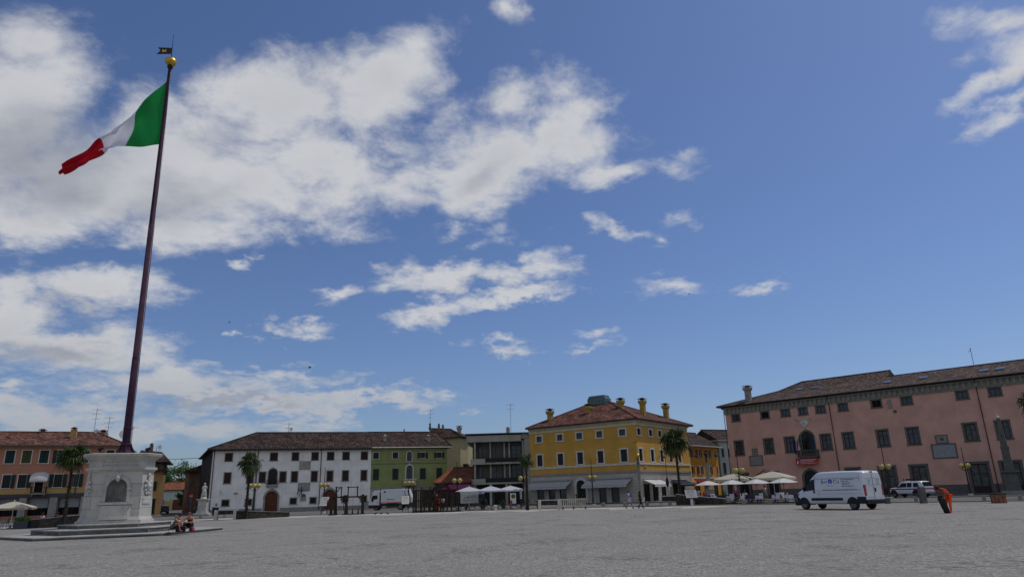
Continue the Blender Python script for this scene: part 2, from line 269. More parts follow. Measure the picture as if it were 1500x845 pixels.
K=dict(
 white=mat('white_plaster',(.76,.735,.69),.9,.10,.6,.25,8,streak=.55,dirt=(.34,.33,.29)),
 green=mat('green_plaster',(.23,.26,.10),.9,.13,.6,.2,8,streak=.35),
 yellow=mat('yellow_plaster',(.50,.285,.058),.9,.12,.5,.15,8,streak=.3),
 pink=mat('pink_plaster',(.58,.335,.262),.9,.12,.4,.2,8,streak=.32,dirt=(.27,.15,.12)),
 salmon=mat('salmon_plaster',(.43,.195,.12),.9,.07,.6,.1,8,streak=.15),
 ochre=mat('ochre_plaster',(.43,.265,.10),.9,.07,.6,streak=.1),
 orange=mat('orange_plaster',(.60,.27,.03),.9,.08,.8,.1,8,streak=.15),
 cream=mat('cream_plaster',(.36,.31,.165),.9,.07,.6,streak=.25),
 mint=mat('mint_plaster',(.42,.50,.43),.9,.07,.6,streak=.2),
 brown=mat('brown_plaster',(.20,.13,.08),.9,.2,1,streak=.3),
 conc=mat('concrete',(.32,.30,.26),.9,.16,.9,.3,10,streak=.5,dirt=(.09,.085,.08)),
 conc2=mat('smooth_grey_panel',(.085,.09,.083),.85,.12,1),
 stone=mat('grey_stone_trim',(.25,.24,.21),.85,.15,2,.2,12),
 dstone=mat('dark_stone_trim',(.105,.105,.095),.85,.15,2,.2,12),
 lstone=mat('pale_stone_trim',(.54,.51,.45),.85,.12,2,.2,12),
 mstone=mat('monument_stone',(.47,.45,.40),.85,.14,1.2,.3,10,streak=.7,dirt=(.17,.16,.145),fine=.25,fs=14),
 relief=mat('relief_stone',(.50,.485,.45),.85,.2,5,.5,18,streak=.3),
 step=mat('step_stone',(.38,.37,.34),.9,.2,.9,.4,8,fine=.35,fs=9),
 stepside=mat('shaded_weathered_step_face',(.13,.13,.125),.9,.45,1.1,.6,9,fine=.5,fs=8),  # riser shade put into the darker base colour, plus random weathering
 rust=mat('iron_black',(.025,.024,.025),.5,.1,5,metal=.4),
 pole=mat('purple_brown_paint',(.045,.022,.04),.8,.3,1.2,.2,8,streak=.6,dirt=(.02,.014,.018),spec=.15),
 ivory=mat('ivory_cornice_plaster',(.58,.52,.36),.9,.1,1,streak=.4),
 mustard=mat('sooty_mustard_plaster',(.33,.235,.06),.9,.2,2,streak=.7,dirt=(.08,.065,.04)),
 teal=mat('teal_lantern_glass',(.035,.11,.105),.2,.1,1,spec=.5),
 brown_shade=mat('shade_darkened_wall',(.05,.038,.030),.9,.3,1),  # interior shade behind the parasols painted in as near-black wall colour
 gold=mat('gilded_metal',(.62,.42,.07),.42,.25,4,.1,9,metal=.75),
 glass=mat('dark_window_glass',(.012,.014,.017),.18,0,spec=.25),
 glassb=mat('bluish_window_glass',(.03,.045,.06),.12,.3,.8,spec=.5),
 glassc=mat('curtained_window_glass',(.05,.062,.064),.18,.5,2,spec=.4),
 frame=mat('dark_brown_wood',(.030,.016,.013),.6,.2,6),
 shutbr=mat('dark_red_brown_shutter',(.030,.014,.012),.7,.2,6),
 shutgn=mat('dark_green_shutter',(.012,.030,.026),.7,.2,6),
 shutol=mat('olive_shutter',(.060,.062,.022),.7,.2,6),
 shutor=mat('orange_brown_shutter',(.19,.055,.015),.7,.2,6),
 shutgr=mat('slate_shutter',(.045,.055,.065),.7,.2,6),
 door=mat('red_brown_door_wood',(.105,.030,.014),.65,.3,5,.2,20),
 metalw=mat('white_painted_metal',(.62,.62,.60),.4,.05,3),
 metalg=mat('grey_metal',(.25,.26,.28),.5,.1,3,metal=.5),
 dark=mat('black_plastic',(.012,.012,.014),.5,.1,8),
 black=mat('deep_interior_dark',(.006,.006,.007),.9,0),
 tyre=mat('tyre_rubber',(.016,.016,.017),.85,.15,9),
 rim=mat('wheel_rim_metal',(.14,.14,.15),.45,.1,9,metal=.6),
 van=mat('white_van_paint',(.63,.66,.69),.28,.03,1.5,spec=.5),
 truckp=mat('white_truck_paint',(.60,.62,.62),.4,.08,2),
 red=mat('red_paint',(.42,.02,.02),.4,.08,5),
 lampred=mat('red_lamp_plastic',(.30,.01,.012),.2,.05,5,spec=.6),
 blue=mat('blue_paint',(.02,.08,.45),.5,.08,5),
 darkcar=mat('black_car_paint',(.014,.014,.018),.2,.05,5,spec=.7),
 redcar=mat('dark_red_car_paint',(.13,.008,.02),.2,.05,5,spec=.7),
 bluecar=mat('dark_blue_car_paint',(.012,.016,.04),.2,.05,5,spec=.7),
 wood=mat('dark_old_timber',(.028,.018,.012),.85,.35,3,.5,14),
 woodl=mat('weathered_plank_wood',(.20,.085,.055),.85,.4,4,.3,14),
 palewood=mat('bleached_bench_wood',(.46,.44,.36),.85,.2,4,.2,14),
 trunk=mat('palm_trunk_fibre',(.032,.024,.018),.95,.4,4,.8,14),
 bark=mat('bark',(.09,.065,.045),.95,.3,4,.6,14),
 palm=leafmat('palm_leaf',(.014,.030,.008),(.075,.105,.022)),
 deadpalm=leafmat('dry_palm_leaf',(.09,.07,.02),(.16,.12,.04)),
 leaf=leafmat('broadleaf_foliage',(.035,.085,.015),(.085,.17,.030)),
 leafd=leafmat('dark_shrub_foliage',(.012,.032,.010),(.03,.065,.018)),
 leafy=leafmat('bright_plant_foliage',(.05,.11,.02),(.14,.22,.03)),
 flower=mat('magenta_flowers',(.45,.03,.20),.8,.3,9),
 awgrey=clothmat('grey_awning_cloth',(.50,.49,.46),.15),
 awwhite=clothmat('white_awning_cloth',(.66,.66,.64),.25),
 awnavy=clothmat('navy_awning_cloth',(.018,.022,.04),.05),
 aworange=clothmat('orange_awning_cloth',(.55,.25,.035),.3),
 parwhite=clothmat('white_parasol_cloth',(.74,.725,.69),.3),
 parcream=clothmat('cream_parasol_cloth',(.58,.54,.42),.3),
 pargrey=clothmat('pale_grey_parasol_cloth',(.60,.60,.64),.3),
 canopypink=clothmat('magenta_canopy_cloth',(.07,.008,.036),.15),
 violet=mat('dark_violet_tablecloth',(.05,.035,.065),.9,.1,4),
 niche=mat('shade_darkened_niche_stone',(.235,.23,.215),.9,.35,1.6,.3,10,streak=.6,dirt=(.12,.115,.10)),  # recess shade painted into a darker base tone, with dirt streaks over it
 tE=tilemat('dark_red_tiles',[(.06,.025,.018),(.15,.06,.04),(.24,.12,.085),(.05,.025,.02)],.36,.5),
 fgreen=clothmat('flag_green_cloth',(.02,.28,.065),.55,.1),
 fwhite=clothmat('flag_white_cloth',(.78,.78,.84),.4,.03),
 fred=clothmat('flag_red_cloth',(.50,.012,.026),.4,.1),
 fblue=clothmat('flag_blue_cloth',(.02,.05,.42),.35,.1),
 fnavy=clothmat('flag_violet_cloth',(.05,.02,.16),.35,.1),
 skin=mat('skin',(.42,.20,.12),.55,.1,8),
 skind=mat('tanned_skin',(.20,.085,.05),.55,.1,8),
 hair=mat('brown_hair',(.035,.016,.012),.7,.2,20),
 hairb=mat('black_hair',(.01,.008,.008),.7,.2,20),
 hairg=mat('reddish_hair',(.13,.06,.035),.7,.2,20),
 cgrey=mat('grey_jersey_cloth',(.10,.10,.10),.9,.15,8),
 cnavy=mat('navy_cloth',(.022,.022,.045),.9,.15,8),
 cblack=mat('black_cloth',(.012,.011,.013),.9,.15,8),
 cwhite=mat('white_shirt_cloth',(.62,.60,.64),.9,.08,8),
 clilac=mat('lilac_cloth',(.42,.38,.60),.9,.08,8),
 corange=mat('orange_workwear',(.85,.075,.012),.75,.08,8),
 corange2=mat('faded_orange_shirt',(.72,.08,.015),.85,.12,8),
 cgn=mat('grey_green_cloth',(.20,.22,.20),.9,.1,8),
 magenta=mat('magenta_bag',(.22,.008,.05),.6,.1,8),
 sack=mat('black_plastic_sack',(.010,.010,.011),.5,.2,6,.5,7,spec=.25),
 globe=mat('amber_lamp_globe',(.42,.34,.11),.3,.1,3,spec=.35),
 paper=mat('printed_board',(.62,.61,.52),.5,.12,3),
 steel=mat('steel_board',(.35,.35,.36),.45,.15,3,metal=.3),
 tree2=None,
 asphalt=gravelmat('paving',(.19,.185,.17),(.13,.127,.12)),
 sand=gravelmat('pale_sand',(.50,.465,.40),(.38,.36,.31)),
 gravel=gravelmat('grey_gravel',(.31,.293,.265),(.235,.222,.20),(.10,.11,.065)),
 kerb=mat('kerb_stone',(.22,.21,.19),.9,.25,1.3,.3,8),
 rubble=mat('rubble_wall',(.055,.048,.04),.95,.55,2.2,.8,5,fine=.6,fs=6),
 tA=tilemat('old_brown_tiles',[(.020,.016,.014),(.048,.032,.025),(.12,.07,.052),(.022,.016,.013)],.27,.38),
 tB=tilemat('red_tiles',[(.06,.024,.018),(.15,.046,.028),(.23,.105,.07),(.045,.025,.02)],.28,.40),
 tC=tilemat('weathered_brown_tiles',[(.04,.03,.025),(.08,.05,.04),(.17,.11,.085),(.038,.026,.022)],.30,.42),
 tD=tilemat('orange_tiles',[(.20,.06,.03),(.30,.10,.05),(.26,.09,.05)]),
 rust_blk=blockmat('rusticated_stone',(.46,.43,.37),(.38,.355,.31),(.17,.16,.14),1.1,.44),
 mon_blk=blockmat('monument_block_stone',(.50,.475,.42),(.36,.345,.31),(.13,.125,.11),1.5,.74,dirt=.85,ms=.012),
)
# ---------------------------------------------------------------- mesh builder
class MB:
    def __init__(s): s.v=[];s.f=[];s.m=[];s.uv=[];s.sm=[];s.T=None
    def poly(s,pts,m=0,uv=None,smooth=False):
        b=len(s.v)
        for q in pts: s.v.append(tuple(s.T@Vector(q)) if s.T else tuple(q))
        s.f.append(list(range(b,b+len(pts)))); s.m.append(m); s.uv.append(uv or s.auto(pts)); s.sm.append(smooth)
        return s
    def auto(s,pts):
        a,b,c=Vector(pts[0]),Vector(pts[1]),Vector(pts[2]); n=(b-a).cross(c-a)
        if n.length<1e-9: return [(0,0)]*len(pts)
        n.normalize()
        if abs(n.z)>.95: return [(q[0],q[1]) for q in pts]
        h=Vector((-n.y,n.x,0)).normalized(); v=n.cross(h)
        if v.z<0: v=-v; 
        return [(Vector(q).dot(h),Vector(q).dot(v)) for q in pts]
    def mesh(s,vs,fs,m=0,smooth=False):
        b=len(s.v)
        for q in vs: s.v.append(tuple(s.T@Vector(q)) if s.T else tuple(q))
        for f in fs:
            s.f.append([b+i for i in f]); s.m.append(m); s.uv.append(s.auto([vs[i] for i in f])); s.sm.append(smooth)
        return s
    def bx(s,x0,x1,y0,y1,z0,z1,m=0):
        v=[(x0,y0,z0),(x1,y0,z0),(x1,y1,z0),(x0,y1,z0),(x0,y0,z1),(x1,y0,z1),(x1,y1,z1),(x0,y1,z1)]
        return s.mesh(v,[(0,3,2,1),(4,5,6,7),(0,1,5,4),(1,2,6,5),(2,3,7,6),(3,0,4,7)],m)
    def tube(s,pts,rs,n=8,m=0,cap=True,smooth=True):
        pts=[Vector(q) for q in pts]
        if isinstance(rs,(int,float)): rs=[rs]*len(pts)
        vs=[];fs=[]
        for i,q in enumerate(pts):
            d=(pts[min(i+1,len(pts)-1)]-pts[max(i-1,0)]).normalized()
            a=d.cross(Vector((0,0,1)) if abs(d.z)<.9 else Vector((1,0,0))).normalized(); b=d.cross(a)
            for k in range(n):
                t=2*PI*k/n; vs.append(q+(a*math.cos(t)+b*math.sin(t))*rs[i])
        for i in range(len(pts)-1):
            for k in range(n): fs.append((i*n+k,i*n+(k+1)%n,(i+1)*n+(k+1)%n,(i+1)*n+k))
        s.mesh(vs,fs,m,smooth)
        if cap: s.mesh(vs,[tuple(range(n)),tuple(range((len(pts)-1)*n,len(pts)*n))],m)
        return s
    def beam(s,a,b,w,h=None,m=0):
        """square bar from a to b"""
        a=Vector(a);b=Vector(b);h=h or w;d=(b-a).normalized()
        x=d.cross(Vector((0,0,1)) if abs(d.z)<.95 else Vector((0,1,0))).normalized(); y=x.cross(d)
        v=[]
        for q in (a,b):
            for i,j in ((-1,-1),(1,-1),(1,1),(-1,1)): v.append(q+x*(i*w/2)+y*(j*h/2))
        return s.mesh(v,[(0,1,2,3),(7,6,5,4),(0,4,5,1),(1,5,6,2),(2,6,7,3),(3,7,4,0)],m)
    def lathe(s,prof,n=16,c=(0,0,0),m=0,smooth=True):
        vs=[];fs=[]
        for r,z in prof:
            for k in range(n): t=2*PI*k/n; vs.append((c[0]+r*math.cos(t),c[1]+r*math.sin(t),c[2]+z))
        for i in range(len(prof)-1):
            for k in range(n): fs.append((i*n+k,i*n+(k+1)%n,(i+1)*n+(k+1)%n,(i+1)*n+k))
        s.mesh(vs,fs,m,smooth)
        for i in (0,len(prof)-1):
            if prof[i][0]>.001: s.mesh(vs,[tuple(range(i*n,i*n+n))],m)
        return s
    def ball(s,c,r,n=14,m=0,sq=(1,1,1)):
        k=n//2; vs=[];fs=[]
        for i in range(k+1):
            t=PI*i/k
            for j in range(n): u=2*PI*j/n; vs.append((c[0]+r*sq[0]*math.sin(t)*math.cos(u),c[1]+r*sq[1]*math.sin(t)*math.sin(u),c[2]+r*sq[2]*math.cos(t)))
        for i in range(k):
            for j in range(n): fs.append((i*n+j,(i+1)*n+j,(i+1)*n+(j+1)%n,i*n+(j+1)%n))
        return s.mesh(vs,fs,m,True)
    def prism(s,poly,z0,z1,m=0,top=None,ms=None):
        """poly in XY, optional different top outline"""
        top=top or poly; n=len(poly)
        v=[(a,b,z0) for a,b in poly]+[(a,b,z1) for a,b in top]
        s.mesh(v,[tuple(range(n-1,-1,-1))],m); s.mesh(v,[tuple(range(n,2*n))],m)
        return s.mesh(v,[(i,(i+1)%n,n+(i+1)%n,n+i) for i in range(n)],m if ms is None else ms)
    def ext(s,poly,y0,y1,m=0):
        """poly in XZ, extruded along y"""
        n=len(poly); v=[(a,y0,b) for a,b in poly]+[(a,y1,b) for a,b in poly]
        s.mesh(v,[tuple(range(n))],m); s.mesh(v,[tuple(range(2*n-1,n-1,-1))],m)
        return s.mesh(v,[((i+1)%n,i,n+i,n+(i+1)%n) for i in range(n)],m)
    def build(s,name,mats,parent=None,loc=None,rz=0,bev=0):
        me=bpy.data.meshes.new(name); me.from_pydata(s.v,[],s.f)
        for mm in (mats if isinstance(mats,(list,tuple)) else [mats]): me.materials.append(K[mm] if isinstance(mm,str) else mm)
        me.polygons.foreach_set('material_index',s.m); me.polygons.foreach_set('use_smooth',s.sm)
        ul=me.uv_layers.new(name='UVMap'); fl=[c for f in s.uv for q in f for c in q]; ul.data.foreach_set('uv',fl)
        me.update(); o=bpy.data.objects.new(name,me); COL.objects.link(o)
        if parent is not None: o.parent=parent
        if loc: o.location=loc
        o.rotation_euler=(0,0,rz)
        if bev:
            bm=bmesh.new(); bm.from_mesh(me); bmesh.ops.remove_doubles(bm,verts=bm.verts,dist=1e-4)
            bmesh.ops.bevel(bm,geom=[e for e in bm.edges if e.is_manifold and e.calc_face_angle(0)>.5],offset=bev,segments=2,affect='EDGES',profile=.5); bm.to_mesh(me); bm.free()
        return o
def tag(o,label=None,cat=None,group=None,kind=None):
    if label: o['label']=label
    if cat: o['category']=cat
    if group: o['group']=group
    if kind: o['kind']=kind
    return o
def thing(name,label,cat,loc=(0,0,0),rz=0,group=None):
    o=bpy.data.objects.new(name,None); COL.objects.link(o); o.location=loc; o.rotation_euler=(0,0,rz); o.empty_display_size=.3
    return tag(o,label,cat,group)
def copy_tree(o,parent=None):
    c=o.copy(); COL.objects.link(c)
    if parent is not None: c.parent=parent
    for ch in list(o.children): copy_tree(ch,c)
    return c
def at(o,x,y,z=0,rz=0,label=None,scale=None):
    o.location=(x,y,z); o.rotation_euler=(0,0,rz)
    if label: o['label']=label
    if scale: o.scale=(scale,)*3
    return o
def text(body,name,m,parent,loc,rot,size,ext=.002,align='CENTER'):
    c=bpy.data.curves.new(name,'FONT'); c.body=body; c.size=size; c.extrude=ext; c.align_x=align; c.align_y='CENTER'; c.resolution_u=3
    o=bpy.data.objects.new('tmp',c); COL.objects.link(o); dg=bpy.context.evaluated_depsgraph_get(); me=bpy.data.meshes.new_from_object(o.evaluated_get(dg))
    bpy.data.objects.remove(o); me.materials.clear(); me.materials.append(K[m]); q=bpy.data.objects.new(name,me); COL.objects.link(q); q.parent=parent; q.location=loc; q.rotation_euler=rot
    return q

# ---------------------------------------------------------------- ground
HEX=[(-62,48),(-45,72),(-30,79.5),(-9,78.5),(9,77.5),(22,70.5),(36,60),(62,42),(62,-40),(-62,-40)]
def grow(poly,d):
    cx=sum(q[0] for q in poly)/len(poly); cy=sum(q[1] for q in poly)/len(poly)
    return [(x+(x-cx)/math.hypot(x-cx,y-cy)*d,y+(y-cy)/math.hypot(x-cx,y-cy)*d) for x,y in poly]
g=MB(); g.poly([(-2500,-600,0),(2500,-600,0),(2500,3000,0),(-2500,3000,0)]); tag(g.build('ground','asphalt'),kind='structure')
g=MB(); g.poly([(x,y,.004) for x,y in grow(HEX,0)][::-1]); tag(g.build('gravel_square','gravel'),kind='structure')
g=MB()
a=grow(HEX,-.2); b=grow(HEX,-7.5)
rn=random.Random(3)
def dense(poly,j,st=2.5):
    o=[]
    for i in range(len(poly)):
        p0_,p1_=Vector(poly[i]),Vector(poly[(i+1)%len(poly)]); n=max(1,int((p1_-p0_).length/st))
        for k in range(n): q=p0_.lerp(p1_,k/n); o.append((q.x+rn.uniform(-j,j),q.y+rn.uniform(-j,j)))
    return o
for i in range(0,5):
    p0_,p1_,q0,q1=[Vector(v) for v in (a[i],a[i+1],b[i],b[i+1])]
    n=24
    for k in range(n):
        def inner(t): v=q0.lerp(q1,t); return v+ (p0_.lerp(p1_,t)-v)*(.25*math.sin(t*9+i*2)+.18*math.sin(t*23+i))
        s0,s1=k/n,(k+1)/n
        v=[p0_.lerp(p1_,s0),p0_.lerp(p1_,s1),inner(s1) if k<n-1 or i==4 else q1+(p1_-q1)*(.25*math.sin(9+i*2)+.18*math.sin(23+i)),inner(s0)]
        g.poly([(q.x,q.y,.008) for q in v])
tag(g.build('sand_path','sand'),kind='structure')
# low stone kerb round the inner square
for i in range(7):
    k=MB(); p0_,p1_=Vector(HEX[i]),Vector(HEX[i+1]); d=(p1_-p0_).normalized(); n=Vector((-d.y,d.x))
    k.prism([tuple(p0_),tuple(p1_),tuple(p1_+n*.35),tuple(p0_+n*.35)],0,.10)
    tag(k.build('kerb','kerb'),kind='structure')
# raised pavement before the buildings
def slab(name,poly,z,m): 
    k=MB(); k.prism(poly,0,z); return tag(k.build(name,m),kind='structure')
slab('pavement',[(-47,103.5),(-44.8,103.9),(-11,114),(1.2,108.3),(16.6,95.6),(17.6,94.6),(19.6,97),(36,118),(41,121),(40,130),(-60,128)][::-1],.12,'asphalt')
slab('pavement',[(31.5,110.5),(73.5,70),(82,78),(38,120)],.13,'asphalt')
slab('pavement',[(-84,87),(-57.4,98.6),(-60,106),(-90,96)],.12,'asphalt')
slab('terrace',[(17.8,79.2),(21.9,74.6),(30.6,66.8),(36.5,74.2),(26.5,86.5)],.20,'asphalt')
# ---------------------------------------------------------------- facade tools
def seg_T(x0,y0,x1,y1):
    a=math.atan2(y1-y0,x1-x0); return Matrix.Translation((x0,y0,0))@Matrix.Rotation(a,4,'Z'),math.hypot(x1-x0,y1-y0),a
def wall_face(mb,L,z0,z1,holes,dep=.24,m=0,mr=None):
    us=sorted({0,L}|{h[0] for h in holes}|{h[1] for h in holes}); zs=sorted({z0,z1}|{max(z0,h[2]) for h in holes}|{h[3] for h in holes})
    for i in range(len(us)-1):
        for j in range(len(zs)-1):
            uc=(us[i]+us[i+1])/2; zc=(zs[j]+zs[j+1])/2
            if any(h[0]<uc<h[1] and h[2]<zc<h[3] for h in holes): continue
            mb.poly([(us[i],0,zs[j]),(us[i+1],0,zs[j]),(us[i+1],0,zs[j+1]),(us[i],0,zs[j+1])],m)
    mr=m if mr is None else mr
    for h in holes:
        a,b,c,d=h[:4]; ar=len(h)>4 and h[4]; c=max(c,z0)
        r=(b-a)/2; zt=d-r if ar else d
        mb.poly([(a,0,c),(a,0,zt),(a,dep,zt),(a,dep,c)],mr); mb.poly([(b,0,zt),(b,0,c),(b,dep,c),(b,dep,zt)],mr); mb.poly([(a,0,c),(a,dep,c),(b,dep,c),(b,0,c)],mr)
        if not ar: mb.poly([(a,0,d),(b,0,d),(b,dep,d),(a,dep,d)],mr)
        else:
            n=14; pts=[((a+b)/2-r*math.cos(PI*k/n),zt+r*math.sin(PI*k/n)) for k in range(n+1)]
            for k in range(n):
                (x0,w0),(x1,w1)=pts[k],pts[k+1]
                cx=a if k<n//2 else b
                mb.poly([(x0,0,w0),(x1,0,w1),(cx,0,d)],m)
                mb.poly([(x0,0,w0),(x0,dep,w0),(x1,dep,w1),(x1,0,w1)],mr)
def walls(parent,segs,mats,name='wall',m=0):
    mb=MB()
    for s in segs:
        T,L,a=seg_T(*s[:4]); mb.T=T; wall_face(mb,L,s[4],s[5],s[6] if len(s)>6 else [],m=m if len(s)<8 else s[7])
    return mb.build(name,mats,parent)
def ringpts(a,b,d,r0,n=16): # arch outline around opening, grown by r0
    r=(b-a)/2; zt=d-r
    return [((a+b)/2-(r+r0)*math.cos(PI*k/n),zt+(r+r0)*math.sin(PI*k/n)) for k in range(n+1)]
def win(parent,fr,h,glass='glass',frame='frame',sur='stone',sw=.16,grid=(2,2),shut=None,sm=None,dep=.20,sill=True,name='window',prd=.05,fw=.07):
    """fr=(x0,y0,x1,y1) wall line; h=(u0,u1,z0,z1[,arch]); frame bars are the window, panes and stone surround its pieces"""
    T,L,a_=seg_T(*fr); loc=(fr[0],fr[1],0)
    a,b,c,d=h[:4]; ar=len(h)>4 and h[4]; r=(b-a)/2; zt=d-r if ar else d
    f=MB(); y0,y1=dep-.09,dep-.02
    f.bx(a,a+fw,y0,y1,c,zt); f.bx(b-fw,b,y0,y1,c,zt); f.bx(a+fw,b-fw,y0,y1,c,c+fw)
    if not ar: f.bx(a+fw,b-fw,y0,y1,d-fw,d)
    else:
        P_=ringpts(a,b,d,-.003); Q_=ringpts(a,b,d,-fw)
        for k in range(16): f.ext([P_[k],P_[k+1],Q_[k+1],Q_[k]],y0,y1)
    nc,nr=grid
    for i in range(1,nc): x=a+(b-a)*i/nc; f.bx(x-fw/2,x+fw/2,y0+.01,y1,c+fw,(d if ar else d)-fw)
    for j in range(1,nr): z=c+(zt-c)*(j/nr if nr!=2 else .66); f.bx(a+fw,b-fw,y0+.02,y1-.005,z-fw*.35,z+fw*.35)
    w=f.build(name,frame,parent,loc,a_)
    p_=MB(); yp=dep-.03
    if ar:
        P_=ringpts(a,b,d,-.01); p_.poly([(a+.01,yp,c+.01),(b-.01,yp,c+.01)]+[(x,yp,z) for x,z in P_[::-1]])
    else: p_.poly([(a+.01,yp,c+.01),(b-.01,yp,c+.01),(b-.01,yp,d-.01),(a+.01,yp,d-.01)])
    p_.build('pane',glass,w)
    if sur:
        s=MB(); e=.003
        if ar:
            P_=ringpts(a,b,d,0); Q_=ringpts(a,b,d,sw)
            for k in range(16): s.ext([P_[k],P_[k+1],Q_[k+1],Q_[k]],-prd,.02)
            s.bx(a-sw,a,-prd,.02,c,zt); s.bx(b,b+sw,-prd,.02,c,zt)
            s.bx((a+b)/2-.14,(a+b)/2+.14,-prd-.05,-prd+.002,d-.02,d+sw+.08)
        else:
            s.bx(a-sw,a,-prd,.02,c,d); s.bx(b,b+sw,-prd,.02,c,d); s.bx(a-sw-.02,b+sw+.02,-prd-.01,.02,d,d+sw)
        if sill: s.bx(a-sw-.05,b+sw+.05,-prd-.07,.02,c-sw*.8,c)
        s.build('surround',sur,w)
    if shut=='closed':
        for q in (0,1):
            k=MB(); x0=a+.01+(b-a)/2*q; x1=x0+(b-a)/2-.02; k.bx(x0,x1,.005,.045,c+.01,(d)-.01 if not ar else zt)
            n=max(4,int((zt-c)/.16))
            for i in range(n): z=c+.08+(zt-c-.16)*i/n; k.bx(x0+.05,x1-.05,-.012,.008,z,z+(zt-c-.16)/n*.55)
            k.build('shutter',sm,w)
    elif shut in('open','left','right'):
        hw=(b-a)/2
        for q in ((0,1) if shut=='open' else ((0,) if shut=='left' else (1,))):
            k=MB(); x0=a-sw*.4-hw if q==0 else b+sw*.4; x1=x0+hw; k.bx(x0,x1,-prd-.07,-prd-.03,c,d)
            n=max(4,int((d-c)/.16))
            for i in range(n): z=c+.06+(d-c-.12)*i/n; k.bx(x0+.05,x1-.05,-prd-.085,-prd-.065,z,z+(d-c-.12)/n*.55)
            k.build('shutter',sm,w)
    return w
def door(parent,fr,h,leaf='door',sur='stone',sw=.35,name='door',dep=.22,glassy=None):
    T,L,a_=seg_T(*fr); loc=(fr[0],fr[1],0); a,b,c,d=h[:4]; ar=len(h)>4 and h[4]; r=(b-a)/2; zt=d-r if ar else d
    f=MB()
    if ar: P_=ringpts(a,b,d,-.01); f.poly([(a+.01,dep-.03,c),(b-.01,dep-.03,c)]+[(x,dep-.03,z) for x,z in P_[::-1]])
    else: f.poly([(a+.01,dep-.03,c),(b-.01,dep-.03,c),(b-.01,dep-.03,d-.01),(a+.01,dep-.03,d-.01)])
    mx=(a+b)/2
    for x0,x1 in ((a+.04,mx-.03),(mx+.03,b-.04)):
        hh=zt-c
        for z0,z1 in ((.06,.30),(.34,.62),(.66,.96)):
            f.bx(x0+.05,x1-.05,dep-.075,dep-.028,c+hh*z0,c+hh*z1)
    f.bx(mx-.03,mx+.03,dep-.09,dep-.028,c,zt+ (r*.95 if ar else -.02)); 
    if ar: f.bx(a+.02,b-.02,dep-.085,dep-.028,zt-.05,zt+.05)
    w=f.build(name,leaf,parent,loc,a_)
    MB().ball((mx+.14,dep-.12,c+1.05),.05,8).build('handle','gold',w)
    if sur:
        s=MB()
        if ar:
            P_=ringpts(a,b,d,0); Q_=ringpts(a,b,d,sw)
            for k in range(16): s.ext([P_[k],P_[k+1],Q_[k+1],Q_[k]],-.07,.02)
            s.bx(a-sw,a,-.07,.02,c,zt); s.bx(b,b+sw,-.07,.02,c,zt); s.bx(mx-.2,mx+.2,-.13,-.068,d-.03,d+sw+.12)
            s.bx(a-sw-.06,a+.0,-.10,-.068,zt-.12,zt+.06); s.bx(b-.0,b+sw+.06,-.10,-.068,zt-.12,zt+.06)
        else: s.bx(a-sw,a,-.07,.02,c,d); s.bx(b,b+sw,-.07,.02,c,d); s.bx(a-sw,b+sw,-.07,.02,d,d+sw)
        s.build('surround',sur,w)
    return w
def roof(parent,eave,ridge,faces,m,th=.16,name='roof',soff='frame',ridges=(),rtile=None,jit=.0):
    """eave, ridge: lists of 3-D points; faces index eave+ridge; underside is a flat soffit"""
    V=[Vector(q) for q in list(eave)+list(ridge)]; mb=MB()
    for f in faces: mb.poly([V[i] for i in f],0)
    n=len(eave)
    for i in range(n):
        a,b=V[i],V[(i+1)%n]; dn=Vector((0,0,-th)); mb.poly([a+dn,b+dn,b,a],1)
    mb.poly([V[i]+Vector((0,0,-th)) for i in range(n)][::-1],1)
    for i,j in ridges:
        a,b=V[i],V[j]; L=(b-a).length; k=max(2,int(L/.45))
        for q in range(k):
            p0_=a.lerp(b,q/k)+Vector((0,0,.02)); p1_=a.lerp(b,(q+1.12)/k)+Vector((0,0,.05)); mb.tube([p0_,p1_],[.11,.085],6,0)
    return mb.build(name,[m,soff],parent)
def chimney(parent,x,y,z0,z1,w=.6,d=.6,m='cream',cap=True,flare=True,capm='tB'):
    c=MB(); c.bx(x-w/2,x+w/2,y-d/2,y+d/2,z0,z1-.5,0)
    if flare:
        c.prism([(x-w/2,y-d/2),(x+w/2,y-d/2),(x+w/2,y+d/2),(x-w/2,y+d/2)],z1-.95,z1-.7,0,[(x-w*.72,y-d*.72),(x+w*.72,y-d*.72),(x+w*.72,y+d*.72),(x-w*.72,y+d*.72)])
        c.bx(x-w*.72,x+w*.72,y-d*.72,y+d*.72,z1-.7,z1-.35,0)
    else: c.bx(x-w/2-.03,x+w/2+.03,y-d/2-.03,y+d/2+.03,z1-.5,z1-.3)
    o=c.build('chimney',m,parent)
    k=MB(); ww=w*(.85 if flare else .62); k.bx(x-w*.3,x+w*.3,y-d*.3,y+d*.3,z1-.36,z1-.12,1); k.prism([(x-ww,y-ww),(x+ww,y-ww),(x+ww,y+ww),(x-ww,y+ww)],z1-.14,z1+.08,0,[(x-.1,y-.1),(x+.1,y-.1),(x+.1,y+.1),(x-.1,y+.1)])
    k.build('cap',[capm,'black'],o); return o
def pipe(parent,x,z0,z1,y=-.10,m='rust',fr=None):
    k=MB(); k.tube([(x,-.55,z1+.25),(x,y,z1-.25),(x,y,z0)],.055,8); 
    for z in (z0+1,z0+3.5,z0+6): k.tube([(x,y,z),(x,y,z+.06)],.075,8)
    o=k.build('downpipe',m,parent)
    if fr: T,L,a=seg_T(*fr); o.location=(fr[0],fr[1],0); o.rotation_euler=(0,0,a)
def gutter(parent,x0,x1,y,z,m='rust',fr=None):
    k=MB(); k.tube([(x0,y,z),(x1,y,z)],.075,8); k.build('gutter',m,parent)
